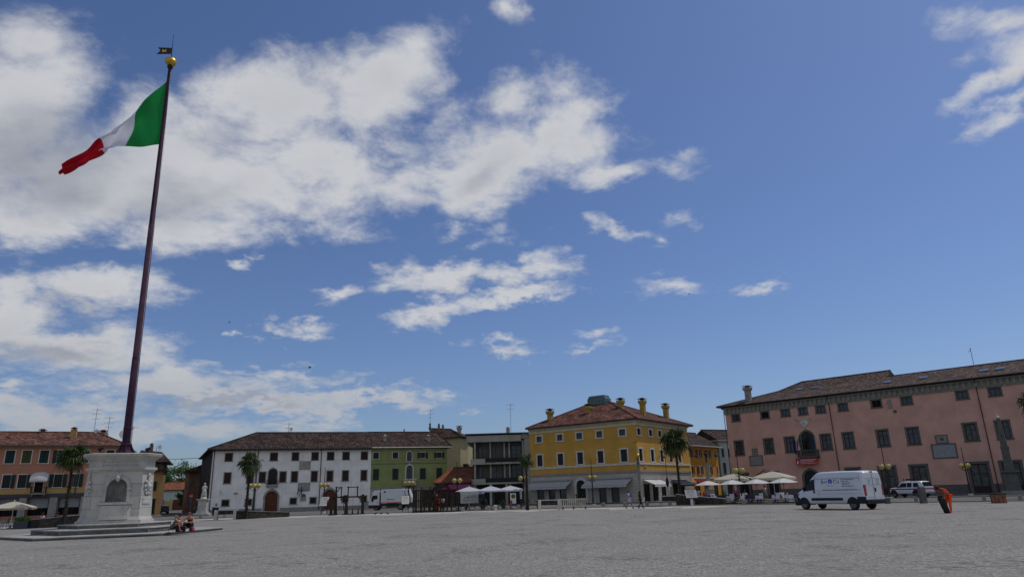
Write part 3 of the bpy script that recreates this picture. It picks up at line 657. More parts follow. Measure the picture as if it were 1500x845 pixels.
def rect(parent,name,x0,x1,y0,y1,z0,z1,m,bev=0): return MB().bx(x0,x1,y0,y1,z0,z1).build(name,m,parent,bev=bev)
def antenna(parent,x,y,z0,z1,n=3,dish=None,m='metalg'):
    a=MB(); a.tube([(x,y,z0),(x,y,z1)],.035,6)
    for i in range(n):
        z=z1-.25-i*.7; l=.75-.12*i; a.tube([(x-l,y,z),(x+l,y,z+.03)],.022,5)
        for k in range(5): xx=x-l+2*l*k/4; a.tube([(xx,y-.22,z),(xx,y+.22,z)],.014,4)
    a.tube([(x,y,z1-.5),(x+.35,y,z1-.1)],.015,4)
    o=a.build('antenna',m,parent)
    if dish: d=MB(); satd(d,*dish); d.build('satellite_dish','steel',parent)
def satd(d,x,y,z,r,ax=0):
    T=d.T; d.T=Matrix.Translation((x,y,z))@Matrix.Rotation(ax,4,'Z')@Matrix.Rotation(R(75),4,'X')
    d.lathe([(.01,-.14*r*2),(r*.5,-.1*r*2),(r,0)],16); d.tube([(0,0,-.2*r),(0,r*1.1,r*.9)],.02,5); d.T=T
    d.tube([(x,y,z),(x,y+.1,z-.9*r-.25)],.04,6)
# ---------------------------------------------------------------- white palace (left of centre)
WL=23.72
wh=thing('palace','long white plastered palace with dark shutters, two arched wooden doors and a brown tiled roof','building',(-46.21,106.46,0),math.atan2(.297,.955))
FW=(0,0,WL,0)
top=[(1.78,2.72,7.66,8.76),(5.05,5.95,7.66,8.76),(8.3,9.26,7.66,8.76),(11.53,12.43,7.66,8.76),(14.5,15.4,7.66,8.76),(16.88,17.8,7.66,8.76),(19.26,20.2,7.66,8.76),(22.15,23.08,7.66,8.76)]
mid=[(1.86,2.76,4.38,5.92),(5.10,6.0,4.38,5.92),(6.86,7.74,4.38,5.92),(9.86,10.74,4.38,5.92),(11.58,12.46,4.38,5.92),(14.55,15.43,4.38,5.92),(16.93,17.8,4.38,5.92),(19.31,20.2,4.38,5.92),(22.2,23.07,4.38,5.92)]
arw=(8.17,9.43,4.05,6.42,True)
low=[(1.86,2.80,1.12,1.96),(5.15,6.02,1.12,1.96),(11.62,12.5,1.12,1.96),(14.57,15.42,1.12,1.96),(19.42,20.2,1.16,2.0),(22.3,23.16,1.16,2.0)]
drs=[(7.95,9.73,.12,3.1,True),(16.62,18.34,.12,3.1,True)]
FS=(-4.4,24,0,0)
walls(wh,[(0,0,WL,0,0,9.3,top+mid+[arw]+low+drs),(WL,0,WL,12,0,9.3),(WL,12,3,12,0,9.3),(3,12,1,24,0,9.3),(1,24,-4.4,24,0,9.3),(-4.4,24,-.18,1,0,9.3,[(18.4,19.3,4.4,5.9),(16,18.2,.1,3.2)],1),(-.18,1,0,0,0,9.3)],['white','rubble'])
rect(wh,'plinth',.02,7.55,-.05,.01,.0,.62,'stone'); rect(wh,'plinth',10.13,16.2,-.05,.01,.0,.62,'stone'); rect(wh,'plinth',18.76,WL,-.05,.01,.0,.62,'stone')
for h in top: win(wh,FW,h,shut='closed',sm='shutbr',sw=.11,sur='dstone')
for h in mid: win(wh,FW,h,shut='closed',sm='shutbr',sw=.13,sur='stone')
for h in low:
    w=win(wh,FW,h,sw=.13,sur='stone',grid=(3,2))
    g=MB()
    for i in range(5): x=h[0]+(h[1]-h[0])*(i+.5)/5; g.tube([(x,.03,h[2]),(x,.03,h[3])],.014,5)
    g.build('grille','rust',w)
w=win(wh,FW,arw,sw=.14,grid=(2,3),sill=False)
def railing(parent,x0,x1,y0,z0,z1,m='rust',slab='stone',sth=.14,n=None,name='balcony',bal=False,slz=0):
    b=MB(); b.bx(x0-.08,x1+.08,y0-.06,.0,z0-sth,z0)
    for x in (x0+.1,x1-.25): b.prism([(x,0),(x+.16,0),(x+.16,y0*.7),(x,y0*.7)],z0-sth-.22,z0-sth-.001,0)
    o=b.build(name,slab,parent)
    r=MB()
    for (ax,ay),(bx_,by) in (((x0,0),(x0,y0)),((x0,y0),(x1,y0)),((x1,y0),(x1,0))):
        L=math.hypot(bx_-ax,by-ay); k=n or max(2,int(L/(.22 if bal else .13)))
        if bal:
            r.beam((ax,ay,z1-.05),(bx_,by,z1-.05),.16,.10); r.beam((ax,ay,z0+.05),(bx_,by,z0+.05),.14,.08)
            for i in range(k):
                t=(i+.5)/k; x=ax+(bx_-ax)*t; y=ay+(by-ay)*t; hh=z1-z0
                r.lathe([(.04,.08),(.07,.1),(.075,hh*.33),(.035,hh*.5),(.05,hh*.72),(.06,hh-.1)],8,(x,y,z0))
        else:
            r.tube([(ax,ay,z1),(bx_,by,z1)],.028,6); r.tube([(ax,ay,z0+.1),(bx_,by,z0+.1)],.02,6)
            for i in range(k+1): t=i/k; x=ax+(bx_-ax)*t; y=ay+(by-ay)*t; r.tube([(x,y,z0),(x,y,z1)],.012,4,cap=False)
    r.build('railing',m,o); return o
railing(wh,8.0,9.6,-.55,3.95,4.75,m='rust',slab='stone')
for h in drs: door(wh,FW,h,sw=.27)
EV=[(-.75,-.8,9.42),(WL+.02,-.8,9.42),(WL+.02,12.8,9.42),(3.4,12.8,9.42),(1.4,24.5,9.42),(-5.1,24.5,9.42)]
RG=[(5.6,6,12.42),(WL+.02,6,12.42),(1.0,24.5,12.0)]
roof(wh,EV,RG,[(0,1,7,6),(2,3,6,7),(0,6,8,5),(3,4,8,6),(1,2,7)],'tA',ridges=((6,7),(0,6)))
rf=MB()
for i in range(60): x=-.5+i*.405; rf.bx(x,x+.1,-.74,-.02,9.10,9.25)
rf.build('rafter_ends','frame',wh)
gutter(wh,-.75,WL,-.86,9.33)
for x in (6.45,15.9): pipe(wh,x,.1,9.1)
pipe(wh,.18,.1,9.1); 
for x in (12.55,): pass
pq=rect(wh,'plaque',12.62,14.36,-.06,.01,6.17,7.5,'conc'); 
def framed(parent,x0,x1,z0,z1,m,fm,w=.1,name='plaque',lines=0,y=0,lm='dstone'):
    o=MB().bx(x0,x1,y-.05,y+.01,z0,z1).build(name,m,parent)
    f=MB(); f.bx(x0-w,x0,y-.09,y+.01,z0-w,z1+w); f.bx(x1,x1+w,y-.09,y+.01,z0-w,z1+w); f.bx(x0,x1,y-.09,y+.01,z0-w,z0); f.bx(x0,x1,y-.09,y+.01,z1,z1+w); f.build('frame',fm,o)
    if lines:
        r=random.Random(int(x0*100)); t=MB()
        for i in range(lines):
            z=z1-.08-(z1-z0-.16)*(i+.6)/lines; x=x0+.12+r.uniform(0,.1); e=x1-.12-r.uniform(0,.25)
            while x<e: l=r.uniform(.05,.2); t.bx(x,min(e,x+l),y-.056,y-.049,z-.018,z+.018); x+=l+.05
        t.build('inscription',lm,o)
    return o
framed(wh,12.76,14.3,3.05,4.12,'conc','dstone',.08,lines=7)
o=MB().ext([(13.2,2.1)]+[(13.54-.34*math.cos(PI*k/12),2.2+.4*math.sin(PI*k/12)) for k in range(13)]+[(13.88,2.1)],-.06,.01).build('plaque','dstone',wh)
framed(wh,13.12,13.9,1.55,2.02,'conc','stone',.04,lines=3)
rect(wh,'plaque',3.4,3.95,-.04,.01,2.72,3.02,'stone'); rect(wh,'plaque',.95,1.25,-.04,.01,1.1,1.55,'stone')
k=MB(); k.tube([(1.4,-.02,3.0),(1.5,-.5,3.4),(1.9,-.2,2.7)],.02,5); k.build('bracket','rust',wh)
def hangflag(parent,x,y,z,m3,l=1.6,w=.45,dx=.55,seed=1,pole=1.9,name='flag_on_wall',label=None,tilt=.35):
    """flag hanging limp from a short slanted pole; a part-tree of its own"""
    t=thing(name,label,'flag',(0,0,0)); t.parent=None
    k=MB(); k.tube([(0,0,0),(dx,-.75,pole)],.025,6); k.build('flagpole','rust',t)
    r=random.Random(seed); n=len(m3)
    for q,mm in enumerate(m3):
        c=MB(); nu=4; nv=8
        def P(u,v):
            s=(q+u)/n; hx=dx*.5*(1-s*.2)+dx*.45*(1-s)+.30*s*w*2*(-1 if tilt<0 else 1); 
            return (hx+.05*math.sin(v*6+s*8),-.72*(1-s*.45)+.07*math.sin(v*5+s*15+seed),pole*.97-s*pole*.33-v*l*(1-.12*s))
        vs=[P(u/nu,v/nv) for u in range(nu+1) for v in range(nv+1)]
        c.mesh(vs,[(a*(nv+1)+b,(a+1)*(nv+1)+b,(a+1)*(nv+1)+b+1,a*(nv+1)+b+1) for a in range(nu) for b in range(nv)],0,True)
        c.build('cloth',mm,t)
    return t
def place_on(t,bld,x,y,z):
    a=bld.rotation_euler.z; v=Matrix.Rotation(a,4,'Z')@Vector((x,y,z)); t.location=bld.location+v; t.rotation_euler=(0,0,a)
f1=hangflag(wh,0,0,0,['fgreen','fwhite','fred'],1.15,.4,-.25,2,1.5,label='small Italian flag hanging from the white palace beside its ground floor windows',tilt=-.3); place_on(f1,wh,12.95,-.03,2.2)
f2=hangflag(wh,0,0,0,['fnavy','fblue'],1.15,.35,.2,5,1.5,label='small dark blue flag hanging from the white palace beside the tricolour'); place_on(f2,wh,13.0,-.03,2.2)
antenna(wh,10.6,6,12.3,14.1,2,(11.0,5.8,12.95,.28,.4))
pipe(wh,WL-.55,.1,9.1) if False else None
# ---------------------------------------------------------------- green house
GL=12.46
o=Vector((.955,.297,0)).normalized()*WL
gh=thing('town_house','olive green plastered town house with balcony and dark shutters adjoining the white palace','building',(-46.21+o.x,106.46+o.y,0),math.atan2(.297,.955))
FG=(0,0,GL,0); D=23.72
gt=[(24.02-D,24.93-D,7.7,8.7),(27.15-D,28.05-D,7.7,8.7),(31.66-D,32.48-D,7.7,8.62),(34.45-D,35.27-D,7.7,8.62)]
gm=[(24.1-D,24.98-D,4.44,6.08),(27.2-D,28.1-D,4.44,6.08),(31.68-D,32.58-D,4.44,6.08),(34.42-D,35.32-D,4.44,6.08)]
ga=[(29.48-D,30.28-D,7.25,8.8,True),(29.42-D,30.44-D,4.42,6.6,True)]
walls(gh,[(0.01,0,GL,0,3.3,9.3,gt+gm+ga),(GL,0,GL,12,0,9.3),(GL,12,0.01,12,0,9.3)],['green'])
walls(gh,[(0.01,0.02,GL,.02,0,3.08,[(.5,1.6,.1,2.4),(2.6,4.4,.1,2.5),(5.4,7.2,.1,2.5),(8.2,9.9,.1,2.5),(10.7,11.9,.1,2.5)])],['conc'],'arcade_wall')
for h in [(.5,1.6,.1,2.4),(2.6,4.4,.1,2.5),(5.4,7.2,.1,2.5),(8.2,9.9,.1,2.5),(10.7,11.9,.1,2.5)]: win(gh,(0,.02,GL,.02),h,glass='glassc',sur=None,grid=(2,2),name='shop_window')
rect(gh,'string_course',0.01,GL,-.09,.015,3.08,3.3,'stone')
rect(gh,'string_course',0.01,GL,-.03,.015,6.84,6.94,'dstone')
for h in gt[:2]: win(gh,FG,h,shut='closed',sm='shutgn',sur='lstone',sw=.1)
for h in gt[2:]: win(gh,FG,h,shut='open',sm='shutgn',sur='lstone',sw=.1)
for h in gm: win(gh,FG,h,shut='closed',sm='shutgn',sur='dstone',sw=.05)
win(gh,FG,ga[0],sur='lstone',sw=.13,grid=(2,2),glass='glassb')
win(gh,FG,ga[1],sur='lstone',sw=.2,grid=(2,3),glass='glassb',sill=False)
railing(gh,29.0-D,30.95-D,-.75,3.55,4.45,m='lstone',slab='stone',bal=True)
for x in (31.3-D,): MB().ball((x,-.2,4.2),.11,8).build('wall_lamp','paper',gh)
EV=[(0.03,-.7,9.52),(GL+.75,-.7,9.52),(GL+.75,12.6,9.52),(0.03,12.6,9.52)]; RG=[(0.03,6,12.46),(GL-.6,6,12.46)]
roof(gh,EV,RG,[(0,1,5,4),(1,2,5),(2,3,4,5),(3,0,4)],'tA',ridges=((4,5),(1,5)),soff='stone')
gutter(gh,0.03,GL+.75,-.76,9.42,'lstone')
chimney(gh,9.65,2.0,9.9,11.6,.5,.4,'conc',flare=False,capm='conc'); chimney(gh,2.35,2.0,9.9,11.6,.5,.4,'conc',flare=False,capm='conc'); rect(gh,'vent_pipe',6.0,6.18,5.9,6.1,12.2,13.0,'dstone')
# ---------------------------------------------------------------- cream tower house behind
tw=thing('tower_house','tall cream house with brown tiled roof rising behind the green house','building',(-17.6,140,0),0)
walls(tw,[(0,0,2.9,0,0,12.7),(2.9,0,6.5,-2,0,12.7,[]),(6.5,-2,7.9,.2,0,12.5),(7.9,.2,8.5,8,0,12.5),(8.5,8,0,8,0,12.7),(0,8,0,0,0,12.7)],['cream'])
roof(tw,[(-.8,-.8,12.8),(3.0,-.9,12.8),(6.7,-2.9,12.8),(8.7,0,12.8),(9.2,8.8,12.8),(-.8,8.8,12.8)],[(.2,3,15.0),(4.2,2.6,14.7)],[(0,1,7,6),(1,2,7),(2,3,7),(3,4,7),(4,5,6,7),(5,0,6)],'tA',ridges=((6,7),(2,7)))
chimney(tw,1.9,1.2,14,15.7,.4,.4,'brown',flare=False); chimney(tw,2.7,1.4,14,15.5,.4,.4,'brown',flare=False); chimney(tw,6.1,.6,12.6,15.2,.75,.5,'conc',capm='conc')
antenna(tw,.2,.6,14.3,18.6,3); MB().lathe([(.2,0),(.3,.4),(.15,.9),(.25,1.2),(.05,1.5)],10,(.2,.3,14.4)).build('chimney','dstone',tw)
# small rear house seen through the gap
bk=thing('rear_house','dull ochre house glimpsed in the gap left of the concrete block','building',(-11.5,150,0),0)
walls(bk,[(0,0,5,0,0,8.6,[(3.0,4.0,5.5,7)]),(5,0,5,8,0,8.6),(5,8,0,8,0,8.6),(0,8,0,0,0,8.6)],['ochre'])
win(bk,(0,0,5,0),(3.0,4.0,5.5,7.))
roof(bk,[(-.6,-.6,8.6),(5.6,-.6,8.6),(5.6,8.6,8.6),(-.6,8.6,8.6)],[(0,4,11.2),(5.6,4,11.2)],[(0,1,5,4),(2,3,4,5),(3,0,4),(1,2,5)],'tA')
# ---------------------------------------------------------------- low red-roofed wing
rh=thing('low_house','single storey house with sloping red tile roof between green house and concrete block','building',(-12.9,111.4,0),0)
walls(rh,[(0,0,5.6,0,0,3.5,[(.5,2.3,.1,2.6),(3.0,5.2,.1,2.6)]),(5.6,0,5.6,10,0,3.5),(5.6,10,0,10,0,3.5),(0,10,0,0,0,3.5)],['brown_shade'])
for h in [(.5,2.3,.1,2.6),(3.0,5.2,.1,2.6)]: win(rh,(0,0,5.6,0),h,sur=None,name='shop_window')
roof(rh,[(-.3,-.8,3.62),(5.7,-.8,3.62),(5.7,10.4,3.62),(-.3,10.4,3.62)],[(2.0,8.2,6.15),(5.7,8.2,6.25)],[(0,1,5,4),(2,3,4,5),(3,0,4),(1,2,5)],'tD',ridges=((4,5),(0,4)))
# ---------------------------------------------------------------- concrete block
cb=thing('apartment_block','modern grey concrete block with balconies between the red roofed house and the yellow palace','building',(-7.75,112.3,0),0)
FC=(0,1.2,8.95,1.2)
wt=[(1.55,2.2,6.95,9.15),(3.7,4.4,6.95,9.1),(5.85,6.4,6.95,9.1),(6.85,8.5,7.0,9.2)]
wb=[(1.55,2.2,3.9,6.0),(3.5,4.4,3.9,6.0),(5.4,6.4,3.9,6.0),(6.85,8.5,3.9,6.1)]
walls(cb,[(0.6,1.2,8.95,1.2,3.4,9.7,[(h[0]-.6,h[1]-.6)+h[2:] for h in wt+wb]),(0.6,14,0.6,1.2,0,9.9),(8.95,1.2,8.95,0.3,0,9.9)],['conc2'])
for h in wt: win(cb,FC,h,glass='glassc' if h[0]<6 else 'glassb',sur=None,grid=(1,1) if h[1]-h[0]<1 else (2,3),fw=.08)
for h in wb: win(cb,FC,h,glass='glassb',sur=None,grid=(1,1) if h[1]-h[0]<1 else (2,3),fw=.08)
walls(cb,[(8.95,-.1,11.0,-1.3,0,10.1),(11.0,-1.3,11.2,12,0,10.1),(11.2,12,0.6,12,0,9.9)],['conc'],'side_wall')
p_=MB(); p_.bx(-.25,8.5,-.5,.1,9.75,10.75); p_.bx(-.25,8.9,.1,13,9.75,10.0); p_.bx(-.25,.1,.1,13,9.95,10.75); p_.build('parapet','conc',cb)
p_=MB(); p_.bx(8.55,11.3,-.35,12,10.15,10.95); p_.build('parapet','conc',cb)
rect(cb,'roof',-.5,11.5,-.75,13.2,10.96,11.08,'dstone')
for z in (6.28,3.2):
    s=MB(); s.bx(.3,8.95,-.25,1.2,z,z+.26); s.bx(.35,2.7,-.45,-.25,z-.02,z+.85); s.build('balcony','conc',cb)
    r=MB(); r.tube([(2.7,-.22,z+.95),(8.95,-.22,z+.95)],.03,6)
    for i in range(50): x=2.75+i*.126; r.tube([(x,-.22,z+.26),(x,-.22,z+.95)],.014,4,cap=False)
    r.bx(2.75,8.9,-.20,-.18,z+.3,z+.88,0); r.build('railing','dark',cb)
for x in (1.05,3.5,5.75,6.55,8.75):
    c=MB(); c.bx(x-.13,x+.13,-.18 if x in(1.05,8.75) else .7,1.18,3.47,9.75); c.build('column','conc',cb)
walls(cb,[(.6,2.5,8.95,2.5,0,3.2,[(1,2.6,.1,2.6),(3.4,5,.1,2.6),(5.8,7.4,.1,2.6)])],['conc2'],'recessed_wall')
for h in [(1,2.6,.1,2.6),(3.4,5,.1,2.6),(5.8,7.4,.1,2.6)]: win(cb,(.6,2.5,8.95,2.5),h,sur=None,grid=(2,1),name='shop_window')
for x in (1.0,3.5,6.0,8.75): rect(cb,'column',x-.18,x+.18,-.2,.2,0,3.2,'conc')
chimney(cb,6.4,3,11.0,12.3,.6,.5,'conc',flare=False,capm='conc'); antenna(cb,6.9,3,11,16.2,2)
# ---------------------------------------------------------------- yellow palace
yl=thing('corner_palace','yellow corner palace with stone ground floor, grey awnings and a red tiled hipped roof','building',(2.06,109.66,0),math.atan2(-.607,.795))
YLn=18.59; YS=17.57; FY=(0,0,YLn,0); FZ=(YLn,0,YLn,YS)
yt=[(1.4,2.36,9.2,10.1),(5.25,6.25,9.2,10.1),(8.75,9.75,9.2,10.1),(12.25,13.22,9.2,10.1),(16.02,17.0,9.2,10.1)]
ym=[(1.4,2.36,5.6,7.28),(5.2,6.2,5.6,7.28),(8.72,9.7,5.6,7.28),(12.22,13.18,5.6,7.28),(16.02,17.05,5.6,7.28)]
zt=[(.55,1.55,9.2,10.1),(4.2,5.2,9.2,10.1),(7.2,8.2,9.2,10.1),(10.2,11.2,9.2,10.1),(13.4,14.4,9.2,10.1)]
zm=[(.6,1.6,5.6,7.28),(4.2,5.2,5.6,7.28),(7.25,8.25,5.6,7.28),(10.3,11.3,5.6,7.28),(13.6,14.5,5.6,7.28)]
walls(yl,[(0,0,YLn,0,4.3,10.7,yt+ym),(YLn,0,YLn,YS,4.3,10.7,zt+zm),(YLn,YS,0,YS,0,10.7),(0,YS,0,0,0,10.7)],['yellow'])
ys=[(1.2,2.5,.15,2.2),(3.3,4.5,.15,2.2),(5.3,6.5,.15,2.2),(12.1,13.3,.15,2.2),(14.1,15.4,.15,2.2)]
ya=(8.3,9.9,.12,3.35,True)
zs=[(1.2,3.1,.15,2.5),(3.9,5.7,.15,2.5),(6.7,8.3,.15,2.5),(10.6,12.4,.15,2.5),(13.2,14.8,.15,2.5)]
walls(yl,[(0,-.04,YLn+.04,-.04,0,4.3,ys+[ya]),(YLn+.04,-.04,YLn+.04,YS,0,4.3,zs)],['rust_blk'],'stone_base')
for h in yt+ym: win(yl,FY,h,sur='lstone',sw=.22,sill=True,grid=(2,2),prd=.05,glass='glass' if h[2]<6 else 'glassb')
for h in zt+zm: win(yl,FZ,h,sur='lstone',sw=.22,sill=True,grid=(2,2),prd=.05)
for h in ys: win(yl,(0,-.04,YLn,-.04),h,glass='glassb',sur=None,grid=(1,1),name='shop_window')
for h in zs: win(yl,(YLn+.04,-.04,YLn+.04,YS),h,glass='glass',sur=None,grid=(2,1),name='shop_window')
w=door(yl,(0,-.04,YLn,-.04),ya,leaf='dark',sur='lstone',sw=.3)
for nm,z0,z1,pr,mm in (('string_course',5.15,5.4,.10,'lstone'),('string_course',4.08,4.34,.16,'stone'),('cornice',10.55,11.05,.12,'cream2'),('cornice',11.05,11.3,.35,'cream2')):
    s=MB(); s.bx(-.0,YLn+pr,-pr,.0,z0,z1); s.bx(YLn+.001,YLn+pr,-0.001,YS,z0,z1); s.build(nm,mm if mm in K else 'ivory',yl)
dn=MB()
for i in range(46): x=.1+i*.4; dn.bx(x,x+.16,-.30,-.11,10.84,11.04)
for i in range(43): y=.1+i*.4; dn.bx(YLn+.11,YLn+.30,y,y+.16,10.84,11.04)
dn.bx(0,YLn+.1,-.105,-.05,10.86,11.0); dn.bx(YLn+.05,YLn+.105,-.105,YS,10.86,11.0); dn.build('dentils','ivory',yl)
EV=[(-.1,-.85,11.42),(YLn+.85,-.85,11.42),(YLn+.85,YS+.8,11.42),(-.1,YS+.8,11.42)]; RG=[(6.2,8.8,15.45),(9.6,8.8,15.45)]
roof(yl,EV,RG,[(0,1,5,4),(1,2,5),(2,3,4,5),(3,0,4)],'tB',ridges=((1,5),(0,4),(4,5),(2,5)))
gutter(yl,-.1,YLn+.85,-.9,11.3)
for x,y,z,zz in ((2.4,2.5,11.9,14.5),(8.7,4,12.2,14.8),(13.7,5.3,12.3,15.3),(16.3,7.4,12.2,15.2),(16.5,15.0,11.6,15.0)): chimney(yl,x,y,z,zz,.72,.66,'mustard',capm='tA')
sk=MB(); sk.bx(6.3,9.5,7.9,9.7,15.1,15.9); sk.ext([(6.25,15.9),(9.55,15.9),(9.2,16.45),(6.6,16.45)],7.85,9.75); s=sk.build('roof_lantern','teal',yl)
s2=MB()
for i in range(6): x=6.3+i*.64; s2.bx(x-.04,x+.04,7.82,7.86,15.1,15.9)
s2.bx(6.55,9.25,7.9,9.7,16.45,16.52); s2.mesh([(6.2,7.82,15.93),(9.6,7.82,15.93),(9.25,7.92,16.5),(6.55,7.92,16.5)],[(0,1,2,3),(3,2,1,0)]); s2.bx(6.2,9.6,7.8,9.8,15.86,15.92); s2.build('frame','metalg',s)
def awning(parent,fr,x0,x1,zt_,zb,out,m,name='awning',val=.3,bar=True):
    T,L,a=seg_T(*fr); c=MB(); n=10
    for i in range(n):
        xa=x0+(x1-x0)*i/n; xb=x0+(x1-x0)*(i+1)/n
        c.poly([(xa,-out,zb),(xb,-out,zb),(xb,-.06,zt_),(xa,-.06,zt_)]); sc=.03 if i%2 else 0
        c.poly([(xa,-out,zb-val+sc),(xb,-out,zb-val+sc),(xb,-out,zb),(xa,-out,zb)])
    c.poly([(x0,-out,zb),(x0,-.06,zt_),(x0,-.06,zt_-.02)]) 
    o=c.build(name,m,parent,(fr[0],fr[1],0),a)
    b=MB(); b.tube([(x0,-.14,zt_+.04),(x1,-.14,zt_+.04)],.09,8); b.tube([(x0,-out+.03,zb),(x1,-out+.03,zb)],.04,6)
    for x in (x0+.4,x1-.4): b.tube([(x,-.08,zt_-.5),(x+.5,-out*.5,zb-.05+(zt_-zb)*.25),(x,-out+.05,zb-.02)],.025,5)
    b.build('awning_frame','metalg',o); return o
FYb=(0,-.04,YLn,-.04); FZb=(YLn+.04,-.04,YLn+.04,YS)
awning(yl,FYb,.25,7.7,3.25,2.45,1.9,'awgrey'); awning(yl,FYb,10.3,17.6,3.25,2.45,1.9,'awgrey')
awning(yl,FZb,.9,6.1,3.1,2.35,1.9,'awwhite'); awning(yl,FZb,10.0,15.2,3.0,2.35,1.6,'awnavy')
pipe(yl,YLn-.3,.1,2.0) if False else None
pl=MB(); pl.bx(YLn+.05,YLn+.09,1.8,2.6,4.75,5.0); pl.build('plaque','stone',yl)
K_=MB(); K_.tube([(YLn-.3,-.2,8.1),(YLn+.4,-.5,8.15)],.03,5); K_.build('bracket','rust',yl)
# wall lantern on bracket over the side face
k=MB(); k.tube([(YLn+.1,5.8,6.0),(YLn+.9,5.8,6.5),(YLn+1.3,5.8,6.3)],.025,5); k.lathe([(.05,.25),(.22,.05),(.24,0)],10,(YLn+1.3,5.8,6.05)); k.build('wall_lamp','rust',yl)
# ---------------------------------------------------------------- alley houses right of the yellow palace
og=thing('alley_house','orange plastered house with brown open shutters in the alley beside the yellow palace','building',(30.3,124,0),math.atan2(8,7.4))
FO=(0,0,10.9,0)
ot=[(.5,1.15,6.95,8.35),(2.8,3.4,6.95,8.35),(3.7,4.3,6.95,8.35),(6.3,6.9,6.95,8.35),(7.2,7.8,6.95,8.35),(9.7,10.3,6.95,8.35)]
om=[(h[0],h[1],4.05,5.5) for h in ot]
walls(og,[(0,0,10.9,0,0,8.9,ot+om+[(1,3,.1,2.7),(4.5,7,.1,2.7),(8,9.6,.1,2.7)]),(10.9,0,10.9,9,0,8.9),(10.9,9,0,9,0,8.9),(0,9,0,0,0,8.9)],['orange'])
for i,h in enumerate(ot+om): win(og,FO,h,sur='lstone',sw=.09,shut=('right','left','right','left','right','closed')[i%6] ,sm='shutor',grid=(1,2),prd=.04)
for h in [(1,3,.1,2.7),(4.5,7,.1,2.7),(8,9.6,.1,2.7)]: win(og,FO,h,sur=None,name='shop_window')
rect(og,'string_course',0,10.9,-.08,-.001,3.3,3.6,'lstone'); rect(og,'shop_sign',.6,6.5,-.14,-.03,2.8,3.25,'red')
roof(og,[(-.5,-.8,9.05),(11.4,-.8,9.05),(11.4,9.6,9.05),(-.5,9.6,9.05)],[(-.5,4.4,11.9),(11.4,4.4,11.9)],[(0,1,5,4),(2,3,4,5),(3,0,4),(1,2,5)],'tA',ridges=((4,5),),soff='lstone')
chimney(og,-.1,1.6,9.5,12.2,.7,.7,'orange',flare=False)
awning(og,FO,-3.0,-.6,3.9,2.7,1.4,'aworange',val=.6); 
lk=thing('link_house','narrow dark yellow house with stone base squeezed between yellow palace and orange house','building',(27.4,113.6,0),math.atan2(10.3,3.1))
walls(lk,[(0,0,10.4,0,3.6,8.2,[(2.5,3.4,5,6.6)]),(10.4,0,10.4,5,0,8.2),(10.4,5,0,5,0,8.2),(0,5,0,0,0,8.2)],['yellow'])
walls(lk,[(0,-.05,10.4,-.05,0,3.6,[(1.5,3.2,.1,2.6),(5,7,.1,2.6)])],['rust_blk'],'stone_base'); win(lk,(0,0,10.4,0),(2.5,3.4,5,6.6),sur='lstone')
for h in [(1.5,3.2,.1,2.6),(5,7,.1,2.6)]: win(lk,(0,-.05,10.4,-.05),h,sur=None,name='shop_window')
roof(lk,[(-.3,-.5,8.3),(10.7,-.5,8.3),(10.7,5.5,8.3),(-.3,5.5,8.3)],[(-.3,2.5,9.5),(10.7,2.5,9.5)],[(0,1,5,4),(2,3,4,5),(3,0,4),(1,2,5)],'tA')
mi=thing('alley_house','pale mint house with slate shutters between the orange house and the pink palace','building',(38.3,132.9,0),math.atan2(3,7))
walls(mi,[(0,0,9,0,0,10.2,[(.5,1.1,7.2,8.8),(2.1,2.8,7.2,8.8),(.5,1.2,4.1,6.2),(2.3,3.0,4.1,6.2),(1,3,.1,2.5)]),(9,0,9,8,0,10.2),(9,8,0,8,0,10.2),(0,8,0,0,0,10.2)],['mint'])
for h in [(.5,1.1,7.2,8.8),(2.1,2.8,7.2,8.8),(.5,1.2,4.1,6.2),(2.3,3.0,4.1,6.2)]: win(mi,(0,0,9,0),h,sur='lstone',sw=.07,shut='closed',sm='shutgr')
win(mi,(0,0,9,0),(1,3,.1,2.5),sur=None,name='shop_window')
rect(mi,'string_course',0,9,-.06,-.001,6.6,6.75,'lstone')
roof(mi,[(-.6,-.7,10.35),(9.5,-.7,10.35),(9.5,8.6,10.35),(-.6,8.6,10.35)],[(-.6,4,12.6),(9.5,4,12.6)],[(0,1,5,4),(2,3,4,5),(3,0,4),(1,2,5)],'tA',ridges=((4,5),),soff='lstone')
# ---------------------------------------------------------------- pink palace
pk=thing('palace','large pink palace with bracketed stone cornice, balcony and red banner at the right','building',(34.48,113.89,0),math.atan2(-.695,.719))
PL_=56.; FP=(0,0,PL_,0)
pt=[(1.25,2.4),(6.15,7.3),(9.45,10.6),(12.2,13.3),(14.8,15.95),(18.05,19.15),(22.6,23.75),(26.5,27.65),(33.15,34.3),(36.8,37.95),(41.2,42.35),(45.6,46.7),(50,51.1)]
pt=[(a,b,11.98,12.92) for a,b in pt]
pm=[(1.12,2.42,6.62,8.72),(6.05,7.35,6.62,8.72),(9.4,10.7,6.62,8.72),(14.8,16.1,6.62,8.72),(17.98,19.26,6.62,8.72),(22.6,23.88,6.62,8.72),(26.4,27.7,6.62,8.72),(33.15,34.45,6.62,8.72),(36.7,38.0,6.62,8.72),(41.1,42.4,6.62,8.72),(45.5,46.8,6.62,8.72),(50,51.3,6.62,8.72)]
pa=(11.85,13.65,5.9,9.4,True); pg=(11.45,13.6,.13,3.75,True)
pd=[(.9,2.6,.13,3.6),(5.85,7.45,.13,3.6),(17.7,19.35,.13,3.7),(22.1,23.95,.13,3.72),(26.05,27.85,.13,3.72),(32.8,34.75,.13,3.72),(36.3,38.2,.13,3.72),(41,42.9,.13,3.72),(45.5,47.3,.13,3.72)]
